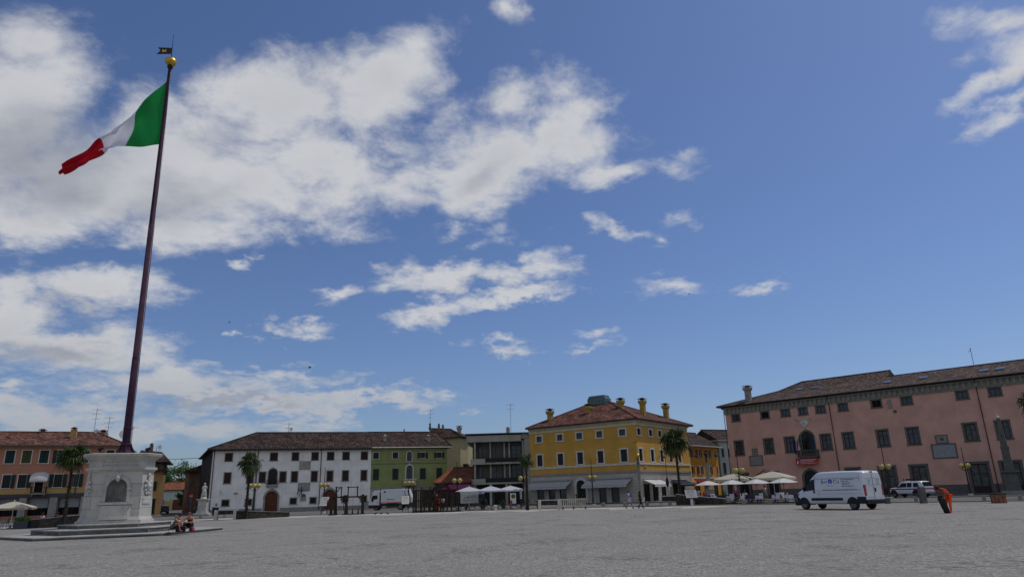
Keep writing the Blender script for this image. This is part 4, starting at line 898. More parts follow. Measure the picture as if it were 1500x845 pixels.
walls(pk,[(0,0,PL_,0,0,13.15,pt+pm+[pa,pg]+pd),(PL_,0,PL_,15,0,13.15),(PL_,15,0,15,0,13.15),(0,15,0,0,0,13.15)],['pink'])
for i,h in enumerate(pt): win(pk,FP,h,sur='dstone',sw=.2,grid=(2,1),glass='black' if i in (1,6) else 'glassb',fw=.08)
for i,h in enumerate(pm): win(pk,FP,h,sur='dstone',sw=.22,grid=(2,2),glass=('glassb','glassc','glassb','glassc')[i%4],fw=.10,dep=.24)
win(pk,FP,pa,sur='dstone',sw=.26,grid=(2,3),sill=False,fw=.09)
win(pk,FP,pg,sur='dstone',sw=.3,grid=(2,2),sill=False,fw=.1,name='doorway')
for i,h in enumerate(pd):
    w=win(pk,FP,h,sur='dstone',sw=.30,grid=(2,2),glass='glassc' if i>2 else 'glass',sill=False,fw=.12,name='shop_door')
    if i>2: rect(w,'lower_panel',h[0]+.1,h[1]-.1,.08,.16,.14,1.0,'frame')
xs=[0]+[v for h in sorted(pd+[pg]) for v in (h[0]-.34,h[1]+.34)]+[PL_]
for i in range(0,len(xs),2):
    if xs[i+1]-xs[i]>.2: rect(pk,'plinth',xs[i]+.01,xs[i+1]-.01,-.06,-.001,.0,1.25,'dstone')
cm='stone'
c=MB(); c.bx(-.05,PL_,-.08,-.001,13.15,14.0); c.bx(-.08,-.001,-.08,15,13.15,14.0); c.bx(-.12,PL_,-.16,-.001,13.10,13.24); c.bx(-.4,PL_,-.42,-.001,14.0,14.2); c.bx(-.4,-.001,-.001,15,14.0,14.2); c.build('cornice',cm,pk)
c=MB()
for i in range(81):
    x=.2+i*.69
    c.ext([(x,14.0),(x,13.35),(x+.06,13.28),(x+.24,13.28),(x+.3,13.35),(x+.3,14.0)],-.30,-.075)
for i in range(21): y=.3+i*.69; c.bx(-.30,-.075,y,y+.3,13.35,14.0)
c.build('brackets',cm,pk)
for x in (-.12,16.75,35.5): pipe(pk,x,.1,13.9,y=-.2,m='frame')
railing(pk,11.35,14.2,-.9,5.75,6.7,m='dstone',slab='dstone',bal=True)
bn=thing('banner','red cloth banner with white lettering hung on the balcony of the pink palace','banner'); place_on(bn,pk,0,0,0)
b=MB(); n=12
for i in range(n):
    x0=10.95+3.3*i/n;x1=10.95+3.3*(i+1)/n; f=lambda x:-1.02-.03*math.sin(x*5)
    b.poly([(x0,f(x0),4.6),(x1,f(x1),4.6),(x1,f(x1),5.5),(x0,f(x0),5.5)]); b.poly([(x0,f(x0)+.02,4.6),(x0,f(x0)+.02,5.5),(x1,f(x1)+.02,5.5),(x1,f(x1)+.02,4.6)])
b.build('cloth','red',bn)
r=random.Random(4); t=MB()
for z,h_,x0,x1 in ((5.27,.15,11.75,13.9),(5.02,.12,11.6,13.7),(4.78,.10,11.7,14.1)):
    x=x0
    while x<x1: l=r.uniform(.05,.13); t.bx(x,x+l*.7,-1.066,-1.061,z-h_/2,z+h_/2*r.choice((1,1,.6))); x+=l+.02
t.ext([(11.2,4.7),(11.35,4.75),(11.42,5.0),(11.3,5.3),(11.15,5.0)],-1.068,-1.062); t.build('lettering','cwhite',bn)
for args,x,lab in ((( ['fnavy','fnavy'],2.3,.4,-.75,3,2.2),11.9,'dark violet flag hanging from the pink palace balcony, leftmost of the three'),((['fgreen','fwhite','fred'],2.0,.9,.15,4,2.4),12.1,'large Italian flag hanging from the balcony of the pink palace'),((['fblue','fblue'],1.6,.8,1.0,6,2.2),13.3,'bright blue flag slanting from the balcony of the pink palace')):
    f=hangflag(None,0,0,0,args[0],args[1],args[2],args[3],args[4],args[5],label=lab,tilt=-1 if args[3]<.5 else 1); place_on(f,pk,x,-.85,6.6)
c=MB(); c.ext([(11.95,11.2),(13.45,11.2),(13.5,11.35),(11.9,11.35)],-.2,-.001); c.ext([(12.2,11.2),(13.2,11.2),(13.3,10.6),(12.95,10.3),(12.75,10.0),(12.6,10.0),(12.4,10.3),(12.1,10.6)],-.12,-.001); c.ball((12.7,-.12,10.8),.3,10,sq=(1,.3,1)); c.build('coat_of_arms','lstone',pk)
for s in (-1,1): k=MB(); k.tube([(12.7+s*1.0,-.05,10.9),(12.7+s*1.25,-.7,11.4)],.025,5); k.build('bracket','rust',pk)
framed(pk,3.4,5.35,4.95,6.3,'metalg','dstone',.12); framed(pk,3.95,4.7,6.6,7.4,'stone','dstone',.08); MB().ball((4.32,-.06,7.0),.2,8,sq=(1,.3,1)).build('relief','dstone',pk)
framed(pk,29.1,31.7,4.7,6.3,'metalg','dstone',.15); framed(pk,29.75,31.0,6.6,7.5,'stone','dstone',.1); MB().ball((30.4,-.06,7.05),.25,8,sq=(1,.3,1)).build('relief','dstone',pk)
k=MB(); 
for i in range(4): k.bx(24.55+.1*(i%2),25.15,-.05,-.001,11.6+i*.32,11.85+i*.32)
k.build('exposed_stone','stone',pk); MB().lathe([(.22,0),(.22,.05)],14,(0,0,0)).build('vent_cover','dstone',pk,(25.4,-.05,11.15)); bpy.context.scene.objects[-1]
bpy.data.objects['vent_cover'].rotation_euler=(R(90),0,0)
EV=[(-.9,-1.0,14.42),(PL_,-1.0,14.42),(PL_,16,14.42),(-.9,16,14.42)]; RG=[(8.2,7.2,17.75),(30.0,7.2,17.0),(PL_,7.2,17.0)]
roof(pk,[(-.9,-1.0,14.42),(PL_,-1.0,14.42),(PL_,16,14.42),(-.9,16,14.42)],[(8.0,7.2,17.0),(PL_,7.2,17.0)],[(0,1,5,4),(1,2,5),(2,3,4,5),(3,0,4)],'tC',ridges=((4,5),(0,4)))
roof(pk,[(6.6,6.1,16.6),(23.4,6.1,16.6),(23.4,13,16.6),(6.6,13,16.6)],[(9.8,8.8,18.1),(23.4,8.8,18.1)],[(0,1,5,4),(1,2,5),(2,3,4,5),(3,0,4)],'tC',ridges=((4,5),(0,4)),name='upper_roof')
gutter(pk,-.9,PL_,-1.08,14.34)
def skyl(x,y=2.6):
    z=14.42+(y+1)*(17-14.42)/8.2; a=math.atan2(2.58,8.2); k=MB(); k.T=Matrix.Translation((x,y,z+.06))@Matrix.Rotation(a,4,'X'); k.bx(-.55,.55,-.6,.6,-.02,.08); o=k.build('skylight','dstone',pk)
    k=MB(); k.T=Matrix.Translation((x,y,z+.06))@Matrix.Rotation(a,4,'X'); k.bx(-.45,.45,-.5,.5,.081,.09); k.build('pane','mirror',o)
MIR=mat('sky_reflecting_glass',(.25,.32,.42),.04,0,metal=1.0); K['mirror']=MIR
for x,y in ((10.6,5.4),(13.1,5.4),(24.4,2.6),(29.1,2.6),(36.3,2.6),(38.1,2.6)): skyl(x,y)
chimney(pk,3.8,1.2,14.8,17.6,.85,.7,'stone',capm='stone')
k=MB(); k.tube([(34.5,7.2,16.9),(34.5,7.2,19.4)],.04,6); k.tube([(34.5,7.2,19.2),(34.1,7.2,19.0)],.03,5); k.ball((34.5,7.2,19.45),.1,6); k.build('lightning_rod','metalg',pk)
k=MB(); k.tube([(9.0,7,17.2),(14,7,17.5)],.02,5); 
for x in (9.2,11,13.5): k.tube([(x,7,16.9),(x,7,17.5)],.02,5)
k.build('roof_cable','metalg',pk)
k=MB(); k.tube([(-.05,-.1,10.4),(-.7,-.5,10.3)],.03,5); k.bx(-.95,-.65,-.6,-.4,10.15,10.35); k.build('security_camera','metalg',pk)
# ---------------------------------------------------------------- salmon house (left edge)
lh=thing('corner_house','salmon and ochre house with dark shutters and grey ground floor pillars at the left edge','building',(-71.87,96.72,0),math.atan2(.398,.918))
LL=14.86; X0=-16; FL=(X0,0,LL,0)
def sh(h): return (h[0]-X0,h[1]-X0)+tuple(h[2:])
lt=[sh(h) for h in [(.85,1.92,7.65,9.4),(2.8,3.88,7.65,9.4),(4.88,5.95,7.65,9.4),(7.0,7.95,7.65,9.4),(9.9,10.9,7.65,9.4),(13.05,14.05,7.65,9.4),(-1.5,-.5,7.65,9.4)]]
lm=[sh(h) for h in [(1.0,1.95,4.35,6.1),(2.8,3.8,4.35,6.1),(7.05,8.05,4.35,6.1),(9.1,10.05,4.35,6.1),(12.2,13.2,4.35,6.1),(-1.5,-.5,4.35,6.1)]]
ld=sh((4.85,5.85,3.7,5.7))
walls(lh,[(X0,0,LL,0,4.25,10.0,lt+lm+[(ld[0],ld[1],4.25,5.7)]),(LL,0,LL,13,0,10.0),(LL,13,X0,13,0,10.0)],['salmon'])
walls(lh,[(X0,0,LL,0,3.5,4.25,[(ld[0],ld[1],3.7,4.25)])],['ochre'],'ochre_band')
for i,h in enumerate(lt): win(lh,FL,h,sur='lstone',sw=.13,shut='closed' if i!=3 else 'left',sm='shutol' if i==1 else 'shutgn',sill=True)
for i,h in enumerate(lm): win(lh,FL,h,sur='lstone',sw=.12,shut=('right','right','open','right','open','open')[i],sm='shutgn',grid=(2,2),glass='glassc' if i==3 else 'glass')
win(lh,FL,ld,sur='lstone',sw=.1,shut=None,sill=False,name='balcony_door',glass='black')
rect(lh,'beam',X0,LL,-.1,.25,3.0,3.5,'shutgr')
for x0,x1 in ((3.32,4.2),(6.9,7.85),(10.65,11.6),(-.2,.6),(-4,-3.2)): rect(lh,'pillar',x0,x1,-.06,.4,0,3.0,'stone')
walls(lh,[(X0,.9,LL,.9,0,3.0,[(20.3,22.7,.6,2.9),(23.9,26.5,.6,2.9),(27.7,30.4,.6,2.9),(16.7,19.2,.6,2.9)])],['salmon'],'recessed_wall')
for h in [(20.3,22.7,.6,2.9),(23.9,26.5,.6,2.9),(27.7,30.4,.6,2.9),(16.7,19.2,.6,2.9)]:
    w=win(lh,(X0,.9,LL,.9),h,sur=None,name='shop_window',grid=(3,1),glass='black')
    rect(w,'roller_blind',h[0]+.08,h[1]-.08,.02,.06,1.6,2.88,'metalg')
a=MB(); n=8; m_=7   # domed white awning
xc=5.38; wv=1.05
vs=[];
for i in range(m_+1):
    t=PI/2*i/m_
    for j in range(n+1): x=xc-wv+2*wv*j/n; vs.append((x,-.05-1.15*math.sin(t)*(1-.12*abs(j-n/2)/(n/2)),5.25+1.2*math.cos(t)*(1-.28*(abs(j-n/2)/(n/2))**3)))
a.mesh(vs,[(i*(n+1)+j,(i+1)*(n+1)+j,(i+1)*(n+1)+j+1,i*(n+1)+j+1) for i in range(m_) for j in range(n)],0,True)
L0=vs[:1]; 
for s in (0,n): a.mesh([vs[i*(n+1)+s] for i in range(m_+1)]+[(vs[s][0],-.05,5.25)],[tuple(range(m_+2))])
for j in range(n*2): x=xc-wv+wv*j/n; a.poly([(x,-1.2*(1-.06),5.26),(x+wv/n,-1.2*(1-.06),5.26),(x+wv/n*.8,-1.13,5.05),(x+wv/n*.2,-1.13,5.05)])
a.build('domed_awning','awwhite',lh)
railing(lh,4.6,6.35,-.8,3.55,4.45,m='dark',slab='stone')
roof(lh,[(X0,-.9,10.1),(LL+.9,-.9,10.1),(LL+.9,13.9,10.1),(X0,13.9,10.1)],[(X0,6.5,12.5),(LL-4.2,6.5,12.5)],[(0,1,5,4),(1,2,5),(2,3,4,5),(3,0,4)],'tE',ridges=((4,5),(1,5)),soff='lstone')
gutter(lh,X0,LL+.9,-.96,10.0)
chimney(lh,8.1,3.0,10.9,12.9,.75,.6,'ochre',flare=False); chimney(lh,3.5,6.5,12.2,12.95,.9,.5,'brown',flare=False); chimney(lh,11.4,6.8,11.5,12.9,1.0,.6,'salmon',flare=False)
antenna(lh,10.2,6.3,12.2,16.2,3,(10.55,6.2,12.6,.35,.3)); antenna(lh,12.1,6,11.6,14.9,3,(11.95,5.8,12.1,.35,-.4)); antenna(lh,15.4,7,10.8,13.6,1,(14.3,6.5,12.2,.75,.5))
rect(lh,'downpipe',9.75,9.87,-.2,-.08,3.5,9.9,'shutgr')
# lower annex right of it (dark eaves seen above the pedestal)
ax=thing('annex','low dark eaved annex with a small chimney behind the stone pedestal','building',(-62.6,115.5,0),math.atan2(.398,.918))
walls(ax,[(0,0,4,0,0,8.4),(4,0,4,9,0,8.4),(4,9,0,9,0,8.4),(0,9,0,0,0,8.4)],['brown'])
roof(ax,[(-.5,-.8,8.4),(5.0,-.8,8.4),(5.0,9.5,8.4),(-.5,9.5,8.4)],[(0,4.5,10.6),(3.2,4.5,10.3)],[(0,1,5,4),(1,2,5),(2,3,4,5),(3,0,4)],'tA'); chimney(ax,1.6,3.4,9.6,11.6,.55,.5,'brown',flare=False); antenna(ax,2.4,3.4,10,11.2,0,(2.9,3.3,11.0,.4,.6))
# ---------------------------------------------------------------- houses down the side street
s1=thing('street_house','ochre street house with dark eaves just right of the stone pedestal','building',(-54.2,104,0),math.atan2(22,-14))
walls(s1,[(12,0,0,0,0,6.2,[])],['ochre']); 
bpy.data.objects.remove(s1.children[0]); s1.rotation_euler=(0,0,0)
s1.location=(-60.5,116,0)
H1=[(1.5,2.3,3.6,5.0),(4.5,5.3,3.6,5.0),(8,8.8,3.6,5.0),(1.5,2.4,.1,2.4),(5,6,.9,2.2)]
walls(s1,[(0,0,-8,12,0,6.6),(-8,12,-16,6,0,6.6),(-16,6,-8,-6,0,6.6),(-8,-6,0,0,0,6.6)][:0]+[(0,0,-6.5,11,0,6.6,H1)],['ochre']); 
bpy.data.objects.remove(s1.children[0])
# simple boxes turned along the street: front face towards the street (east side)
def street_house(name,label,x,y,rz,L,Dp,H,m,tm,holes,shm=None,over=.7,rh=1.8,endh=()):
    t=thing(name,label,'building',(x,y,0),rz)
    walls(t,[(0,0,L,0,0,H,holes),(L,0,L,Dp,0,H),(L,Dp,0,Dp,0,H),(0,Dp,0,0,0,H,list(endh))],[m])
    for h in endh: win(t,(0,Dp,0,0),h,sur='stone',sw=.08,shut='open' if h[2]>2.5 else None,sm='shutgn',grid=(2,2))
    for h in holes: win(t,(0,0,L,0),h,sur='stone',sw=.08,shut='closed' if shm and h[2]>2.5 else None,sm=shm,grid=(2,2))
    roof(t,[(-over,-over,H+.1),(L+over,-over,H+.1),(L+over,Dp+over,H+.1),(-over,Dp+over,H+.1)],[(-over,Dp/2,H+.1+rh),(L+over,Dp/2,H+.1+rh)],[(0,1,5,4),(2,3,4,5),(3,0,4),(1,2,5)],tm,ridges=((4,5),))
    return t
bpy.data.objects.remove(s1)
ra=math.atan2(26,-15.5)   # direction of the street going away
# left side of the street: facade faces the street (to the right)
street_house('street_house','ochre street house with dark eaves just right of the stone pedestal',-56.5,112.5,ra,11,9,6.6,'ochre','tA',[(1.2,2.1,3.8,5.3),(4.2,5.1,3.8,5.3),(7.4,8.3,3.8,5.3),(1.2,2.6,.3,2.4),(5,7,.3,2.4)],'shutgn',endh=[(7.1,7.8,3.7,5.1),(4.9,5.6,3.7,5.1),(2.5,3.2,3.7,5.1),(6.6,8.3,.2,2.5),(3.4,5.0,.2,2.5)])
street_house('street_house','bright orange street house behind the ochre one, down the side street',-64.2,125.5,ra,12,9,6.0,'orange','tB',[(1.2,2.1,3.4,4.9),(4.2,5.1,3.4,4.9),(7.4,8.3,3.4,4.9),(3,5,.3,2.4)],'shutbr')
st=street_house('street_house','dark timber eaved house behind the marble statue, against the white palace',-63.5,135,ra+PI,7,7,7.2,'brown','tA',[(1.2,2.1,4.4,5.7),(4.2,5.1,4.4,5.7)],'shutbr',over=1.0)
street_house('street_house','narrow mustard house wedged behind the corner of the white palace',-56.2,127.5,ra+PI,3,6,7.9,'yellow','tA',[(1.0,1.9,5,6.4)],'shutbr',over=.9)
fh=street_house('villa','low white villa with a long orange tiled roof at the end of the side street',-93,185,0.03,16,9,5.0,'mint','tD',[(4.5,5.3,2.0,3.4),(6.4,7.2,2.0,3.4),(10,10.9,2.0,3.4),(7.0,7.8,3.9,4.5)],None,over=.8,rh=2.0)
# garden wall, gate piers
gw=thing('garden_wall','low beige garden wall with a red gate across the end of the side street','wall',(-92,176,0),.03)
rect(gw,'wall',0,6.0,0,.3,0,2.3,'ochre'); rect(gw,'pier',6.0,6.6,-.1,.4,0,2.7,'cream'); rect(gw,'gate',6.6,10.8,.1,.2,.1,2.6,'door'); rect(gw,'pier',10.8,11.4,-.1,.4,0,2.7,'cream'); rect(gw,'wall',11.4,16,0,.3,0,2.3,'cream')

# ---------------------------------------------------------------- monument
MC=Vector((-24.45,43.6,0))
st=thing('stepped_base','three tiers of grey hexagonal stone steps under the flagpole pedestal','steps',(MC.x,MC.y,0))
def hexa(r,off=-38,j=0): return [(r*math.cos(R(off+60*i)),r*math.sin(R(off+60*i))) for i in range(6)]
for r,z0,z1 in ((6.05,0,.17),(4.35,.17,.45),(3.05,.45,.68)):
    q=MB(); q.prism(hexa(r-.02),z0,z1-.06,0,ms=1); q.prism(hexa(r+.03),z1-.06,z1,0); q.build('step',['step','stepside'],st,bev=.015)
def trunc(a,b,rot=-68):
    """hexagon with alternating long (a) and short (b) sides; a long side faces rot"""
    da=(a+2*b)/(2*math.sqrt(3)); pts=[]
    for k in range(3):
        t=R(rot+120*k); n=Vector((math.cos(t),math.sin(t))); s=Vector((-n.y,n.x)); c=n*da
        pts+= [tuple(c-s*a/2),tuple(c+s*a/2)]
    return pts,da
pd_=thing('pedestal','pale stone hexagonal pedestal with arched niche and carved coat of arms, carrying the flagpole','monument',(MC.x,MC.y,.68))
pd_.scale=(.855,.855,.98); A1,B1=2.95,1.25
def lay(z0,z1,a0,b0,a1,b1,m=0,mb=None):
    mb=mb or MB(); p0_,_=trunc(a0,b0); p1_,_=trunc(a1,b1); mb.prism(p0_,z0,z1,m,p1_); return mb
# body with an arched niche cut in the front face
body=MB(); Hb=3.0; zb=.34
p0_,d0=trunc(3.12,1.33); p1_,d1=trunc(2.95,1.22)
for i in range(6):
    j=(i+1)%6
    if i==0: continue
    body.poly([(p0_[i][0],p0_[i][1],zb),(p0_[j][0],p0_[j][1],zb),(p1_[j][0],p1_[j][1],Hb),(p1_[i][0],p1_[i][1],Hb)])
# face 0 : local frame u along s, inward -n
t0=R(-68); n0=Vector((math.cos(t0),math.sin(t0),0)); s0=Vector((-n0.y,n0.x,0))
def fp(u,y,z):   # u from face centre, y inward; battered plane
    k=(z-zb)/(Hb-zb); d=d0+(d1-d0)*k; return s0*u+n0*(d-y)+Vector((0,0,z))
def hwid(z): k=(z-zb)/(Hb-zb); return (3.12+(2.95-3.12)*k)/2
nu,nz0,nz1=.64,1.22,2.60   # niche half width, sill, arch top
zt=nz1-nu
body.poly([fp(-hwid(zb),0,zb),fp(hwid(zb),0,zb),fp(hwid(nz0),0,nz0),fp(-hwid(nz0),0,nz0)])
for sg in (-1,1):
    q=[fp(sg*nu,0,nz0),fp(sg*hwid(nz0),0,nz0),fp(sg*hwid(nz1),0,nz1),fp(sg*nu,0,nz1)]; body.poly(q if sg>0 else q[::-1])
body.poly([fp(-hwid(nz1),0,nz1),fp(hwid(nz1),0,nz1),fp(hwid(Hb),0,Hb),fp(-hwid(Hb),0,Hb)])
n=16; P_=[(-nu*math.cos(PI*k/n),zt+nu*math.sin(PI*k/n)) for k in range(n+1)]
for k in range(n):
    (a,b),(c,d)=P_[k],P_[k+1]; cx=-nu if k<n//2 else nu
    body.poly([fp(a,0,b),fp(c,0,d),fp(cx,0,nz1)])
body.build('body','mon_blk',pd_); body=MB()
# concave half-cylinder niche
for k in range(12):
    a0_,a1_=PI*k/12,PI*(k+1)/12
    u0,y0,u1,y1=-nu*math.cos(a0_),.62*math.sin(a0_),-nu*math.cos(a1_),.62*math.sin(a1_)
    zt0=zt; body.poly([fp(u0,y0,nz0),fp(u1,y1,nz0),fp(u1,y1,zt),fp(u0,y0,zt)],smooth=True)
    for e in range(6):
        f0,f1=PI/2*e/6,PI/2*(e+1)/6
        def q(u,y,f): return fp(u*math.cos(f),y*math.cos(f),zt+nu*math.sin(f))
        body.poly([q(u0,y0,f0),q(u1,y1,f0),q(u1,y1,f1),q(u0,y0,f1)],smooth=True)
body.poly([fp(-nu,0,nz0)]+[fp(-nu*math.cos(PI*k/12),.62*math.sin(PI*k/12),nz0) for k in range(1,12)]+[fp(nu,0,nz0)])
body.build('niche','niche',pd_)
m=lay(0,.16,3.45,1.5,3.42,1.48); lay(.16,.34,3.30,1.42,3.16,1.35,mb=m); m.build('plinth','mstone',pd_)
m=lay(3.0,3.12,3.0,1.25,3.14,1.33); lay(3.12,3.26,3.20,1.36,3.20,1.36,mb=m); m.build('string_moulding','mstone',pd_)
lay(3.26,3.68,2.98,1.24,2.96,1.23).build('frieze','mstone',pd_)
m=lay(3.68,3.80,3.02,1.27,3.22,1.36); lay(3.80,3.92,3.26,1.38,3.42,1.46,mb=m); lay(3.92,4.06,3.5,1.5,3.56,1.53,mb=m); lay(4.06,4.10,3.56,1.53,3.4,1.45,mb=m); m.build('cornice','mstone',pd_)
# niche trim, keystone, bulging trough front
tr=MB()
Q_=[(-(nu+.2)*math.cos(PI*k/n),zt+(nu+.2)*math.sin(PI*k/n)) for k in range(n+1)]
def solid(pts,y0,y1,mb):
    N_=len(pts); v=[fp(u,y0,z) for u,z in pts]+[fp(u,y1,z) for u,z in pts]
    mb.mesh(v,[tuple(range(N_)),tuple(range(2*N_-1,N_-1,-1))]+[((i+1)%N_,i,N_+i,N_+(i+1)%N_) for i in range(N_)])
for k in range(n): solid([P_[k],P_[k+1],Q_[k+1],Q_[k]],-.12,.03,tr)
for sg in (-1,1):
    solid([(sg*nu,nz0),(sg*(nu+.17),nz0),(sg*(nu+.17),zt),(sg*nu,zt)],-.11,.03,tr); solid([(sg*(nu-.03),zt-.04),(sg*(nu+.25),zt-.04),(sg*(nu+.25),zt+.07),(sg*(nu-.03),zt+.07)],-.17,.03,tr)
solid([(-1.08,nz0-.16),(1.08,nz0-.16),(1.08,nz0-.02),(-1.08,nz0-.02)],-.22,.03,tr)
tr.build('niche_surround','mstone',pd_)
k_=MB(); solid([(-.12,nz1-.1),(.12,nz1-.1),(.17,nz1+.26),(-.17,nz1+.26)],-.22,.0,k_); c=fp(0,-.25,nz1+.02); k_.ball(c,.15,10,sq=(1,1,1.3)); c=fp(0,-.3,nz1-.12); k_.ball(c,.09,8); k_.build('keystone_head','relief',pd_)
tf=MB(); N_=12
for k in range(N_):
    a,b=-1.0+2*k/N_,-1.0+2*(k+1)/N_; f=lambda u:-.02-.22*math.sqrt(max(0,1-u*u))
    for z0,z1,g0,g1 in ((.20,.45,1.1,1.0),(.45,1.02,.95,.95)): tf.poly([fp(a,f(a)*g0,z0),fp(b,f(b)*g0,z0),fp(b,f(b)*g1,z1),fp(a,f(a)*g1,z1)],smooth=True)
tf.poly([fp(-1+2*k/N_,(-.02-.22*math.sqrt(max(0,1-(-1+2*k/N_)**2)))*.95,1.02) for k in range(N_+1)])
tf.build('trough_front','mstone',pd_)
# friezes of cut letters (too worn to read) and the relief on the right-hand face
ins=MB(); r=random.Random(11)
for row,(z,h_) in enumerate(((3.57,.09),(3.40,.09))):
    u=-1.15+.1*row
    while u<1.2-.1*row:
        w_=r.uniform(.03,.09)
        a_,b_,g_,e_=u,u+w_*.6,.006,h_/2; u+=w_+.035*r.choice((1,1,2)); c_=u
        Q8=[(a_,-e_),(b_,-e_),(b_,-g_),(b_,g_),(b_,e_),(a_,e_),(a_,g_),(a_,-g_),(c_,-g_),(c_,g_)]
        base_=len(ins.v); ins.mesh([s0*p_+n0*(trunc(2.97,1.235)[1]+.006)+Vector((0,0,z+q_)) for p_,q_ in Q8],[(0,1,2,3,4,5,6,7),(2,8,9,3)])
io=ins.build('carved_inscription','stone',pd_)
bm=bmesh.new(); bm.from_mesh(io.data); bmesh.ops.remove_doubles(bm,verts=bm.verts,dist=1e-4); bm.to_mesh(io.data); bm.free()
def faceframe(idx_rot,dist):
    t=R(idx_rot); n=Vector((math.cos(t),math.sin(t),0)); s=Vector((-n.y,n.x,0)); return lambda u,y,z:s*u+n*(dist-y)+Vector((0,0,z))
for rot,nm in ((-8,'coat_of_arms'),(-128,'coat_of_arms'),(112,'coat_of_arms')):
    rl=MB(); db=(2*3.03+1.28)/(2*math.sqrt(3)); ff=faceframe(rot,db+.0)
    def blob(u,z,r_,sq=(1,1,1),b=.03): 
        c=ff(u,-b,z); rl.ball(c,r_,8,sq=(.9,.9,1.0) if sq==(1,1,1) else sq)
    blob(0,2.78,.13); blob(0,2.60,.10); 
    for a in range(8): blob(.30*math.cos(a*PI/4),2.12+.36*math.sin(a*PI/4),.11)
    blob(0,2.12,.24); blob(0,2.3,.16); blob(-.12,1.68,.1); blob(.12,1.68,.1); blob(-.3,2.4,.07); blob(.3,2.4,.07)
    if rot==-8:
        rr=random.Random(2)
        for z in (1.50,1.44): pass
        v=[ff(-.42,-.05,1.0),ff(.42,-.05,1.0),ff(.42,-.05,1.52),ff(-.42,-.05,1.52),ff(-.42,.1,1.0),ff(.42,.1,1.0),ff(.42,.1,1.52),ff(-.42,.1,1.52)]
        rl.mesh(v,[(0,1,2,3),(0,4,5,1),(1,5,6,2),(2,6,7,3),(3,7,4,0)])
    rl.build(nm,'relief',pd_)
tp=MB(); ff=faceframe(-8,(2*3.03+1.28)/(2*math.sqrt(3))); rr=random.Random(6)
for z,h_,u0,u1 in ((1.60,.07,-.34,.34),(1.34,.05,-.38,-.25),(1.34,.05,.3,.38),(1.06,.07,-.4,.4)):
    u=u0
    while u<u1: l=rr.uniform(.03,.08); v=[ff(u,-.056,z-h_/2),ff(u+l*.7,-.056,z-h_/2),ff(u+l*.7,-.056,z+h_/2),ff(u,-.056,z+h_/2)]; tp.mesh(v,[(0,1,2,3)]); u+=l+.015
tp.build('tablet_lettering','dstone',pd_)
for i,(a,b) in enumerate(((-1.35,.6),(1.55,.35))):
    sp=thing('spotlight','small black floodlight on the %s rim of the pedestal top'%('left front','right')[i],'floodlight'); sp.location=(MC.x+(s0.x*a+n0.x*2.4*b)*.86,MC.y+(s0.y*a+n0.y*2.4*b)*.86,4.70)
    q=MB(); q.bx(-.12,.12,-.1,.1,0,.05); q.tube([(0,0,.05),(0,0,.18)],.03,6); q.build('bracket','rust',sp); q=MB(); q.tube([(-.14,0,.22),(.14,.05,.34)],[.12,.08],8); q.build('lamp_head','dark',sp)
# flagpole
fpz=4.69; base=Vector((MC.x,MC.y,fpz)); topv=Vector((-24.89,MC.y,32.6)); dv=topv-base
fo=thing('flagpole','tall purple brown flagpole with gilded ball and weathervane rising from the stone pedestal','flagpole',tuple(base))
def on(t): return dv*t
q=MB(); q.tube([on(0),on(.10),on(.22),on(.22),on(.55),on(.55),on(.9),on(1)],[.25,.245,.235,.225,.19,.18,.125,.11],20); q.build('pole','pole',fo)
q=MB(); q.lathe([(.55,0),(.55,.1),(.45,.14),(.34,.3),(.30,.55),(.32,.57),(.32,.66),(.27,.68)],20)
for i in range(6): a=PI/3*i; q.beam((.52*math.cos(a),.52*math.sin(a),.1),(.27*math.cos(a),.27*math.sin(a),.6),.05,.12)
q.build('base_collar','pole',fo)
q=MB(); z=1.55; q.lathe([(.23,z),(.275,z+.02),(.275,z+.1),(.23,z+.12)],16,(-.02,0,0)); q.build('band','pole',fo)
q=MB(); q.lathe([(.11,-.1),(.2,0),(.2,.12),(.14,.2)],14,tuple(on(1))); q.build('pulley_collar','rust',fo)
q=MB(); q.ball(tuple(on(1)+Vector((0,0,.52))),.40,20,sq=(1,1,.88)); q.lathe([(.404,-.03),(.415,0),(.404,.03)],20,tuple(on(1)+Vector((0,0,.52)))); q.build('ball_finial','gold',fo,)
tz=on(1)+Vector((0,0,.9))
q=MB(); q.tube([tz,tz+Vector((-.06,0,2.0))],[.03,.012],6); q.build('spike','pole',fo)
q=MB(); x0,z0=tz.x-.06,tz.z+.30
q.ext([(x0,z0),(x0,z0+.52),(x0-1.05,z0+.60),(x0-.82,z0+.32),(x0-1.08,z0+.02)],-.012,.012); v_=q.build('weathervane','rust',fo)
q=MB(); q.ext([(x0-.35,z0+.18),(x0-.42,z0+.42),(x0-.55,z0+.30),(x0-.68,z0+.44),(x0-.66,z0+.16),(x0-.52,z0+.22)],-.016,.016); q.build('emblem','gold',v_)
q=MB(); q.tube([on(.985)+Vector((.14,-.1,0)),on(.75)+Vector((.28,-.1,0)),on(.45)+Vector((.26,-.2,0)),on(.03)+Vector((.30,-.1,0))],.012,4); q.build('halyard','cwhite',fo)
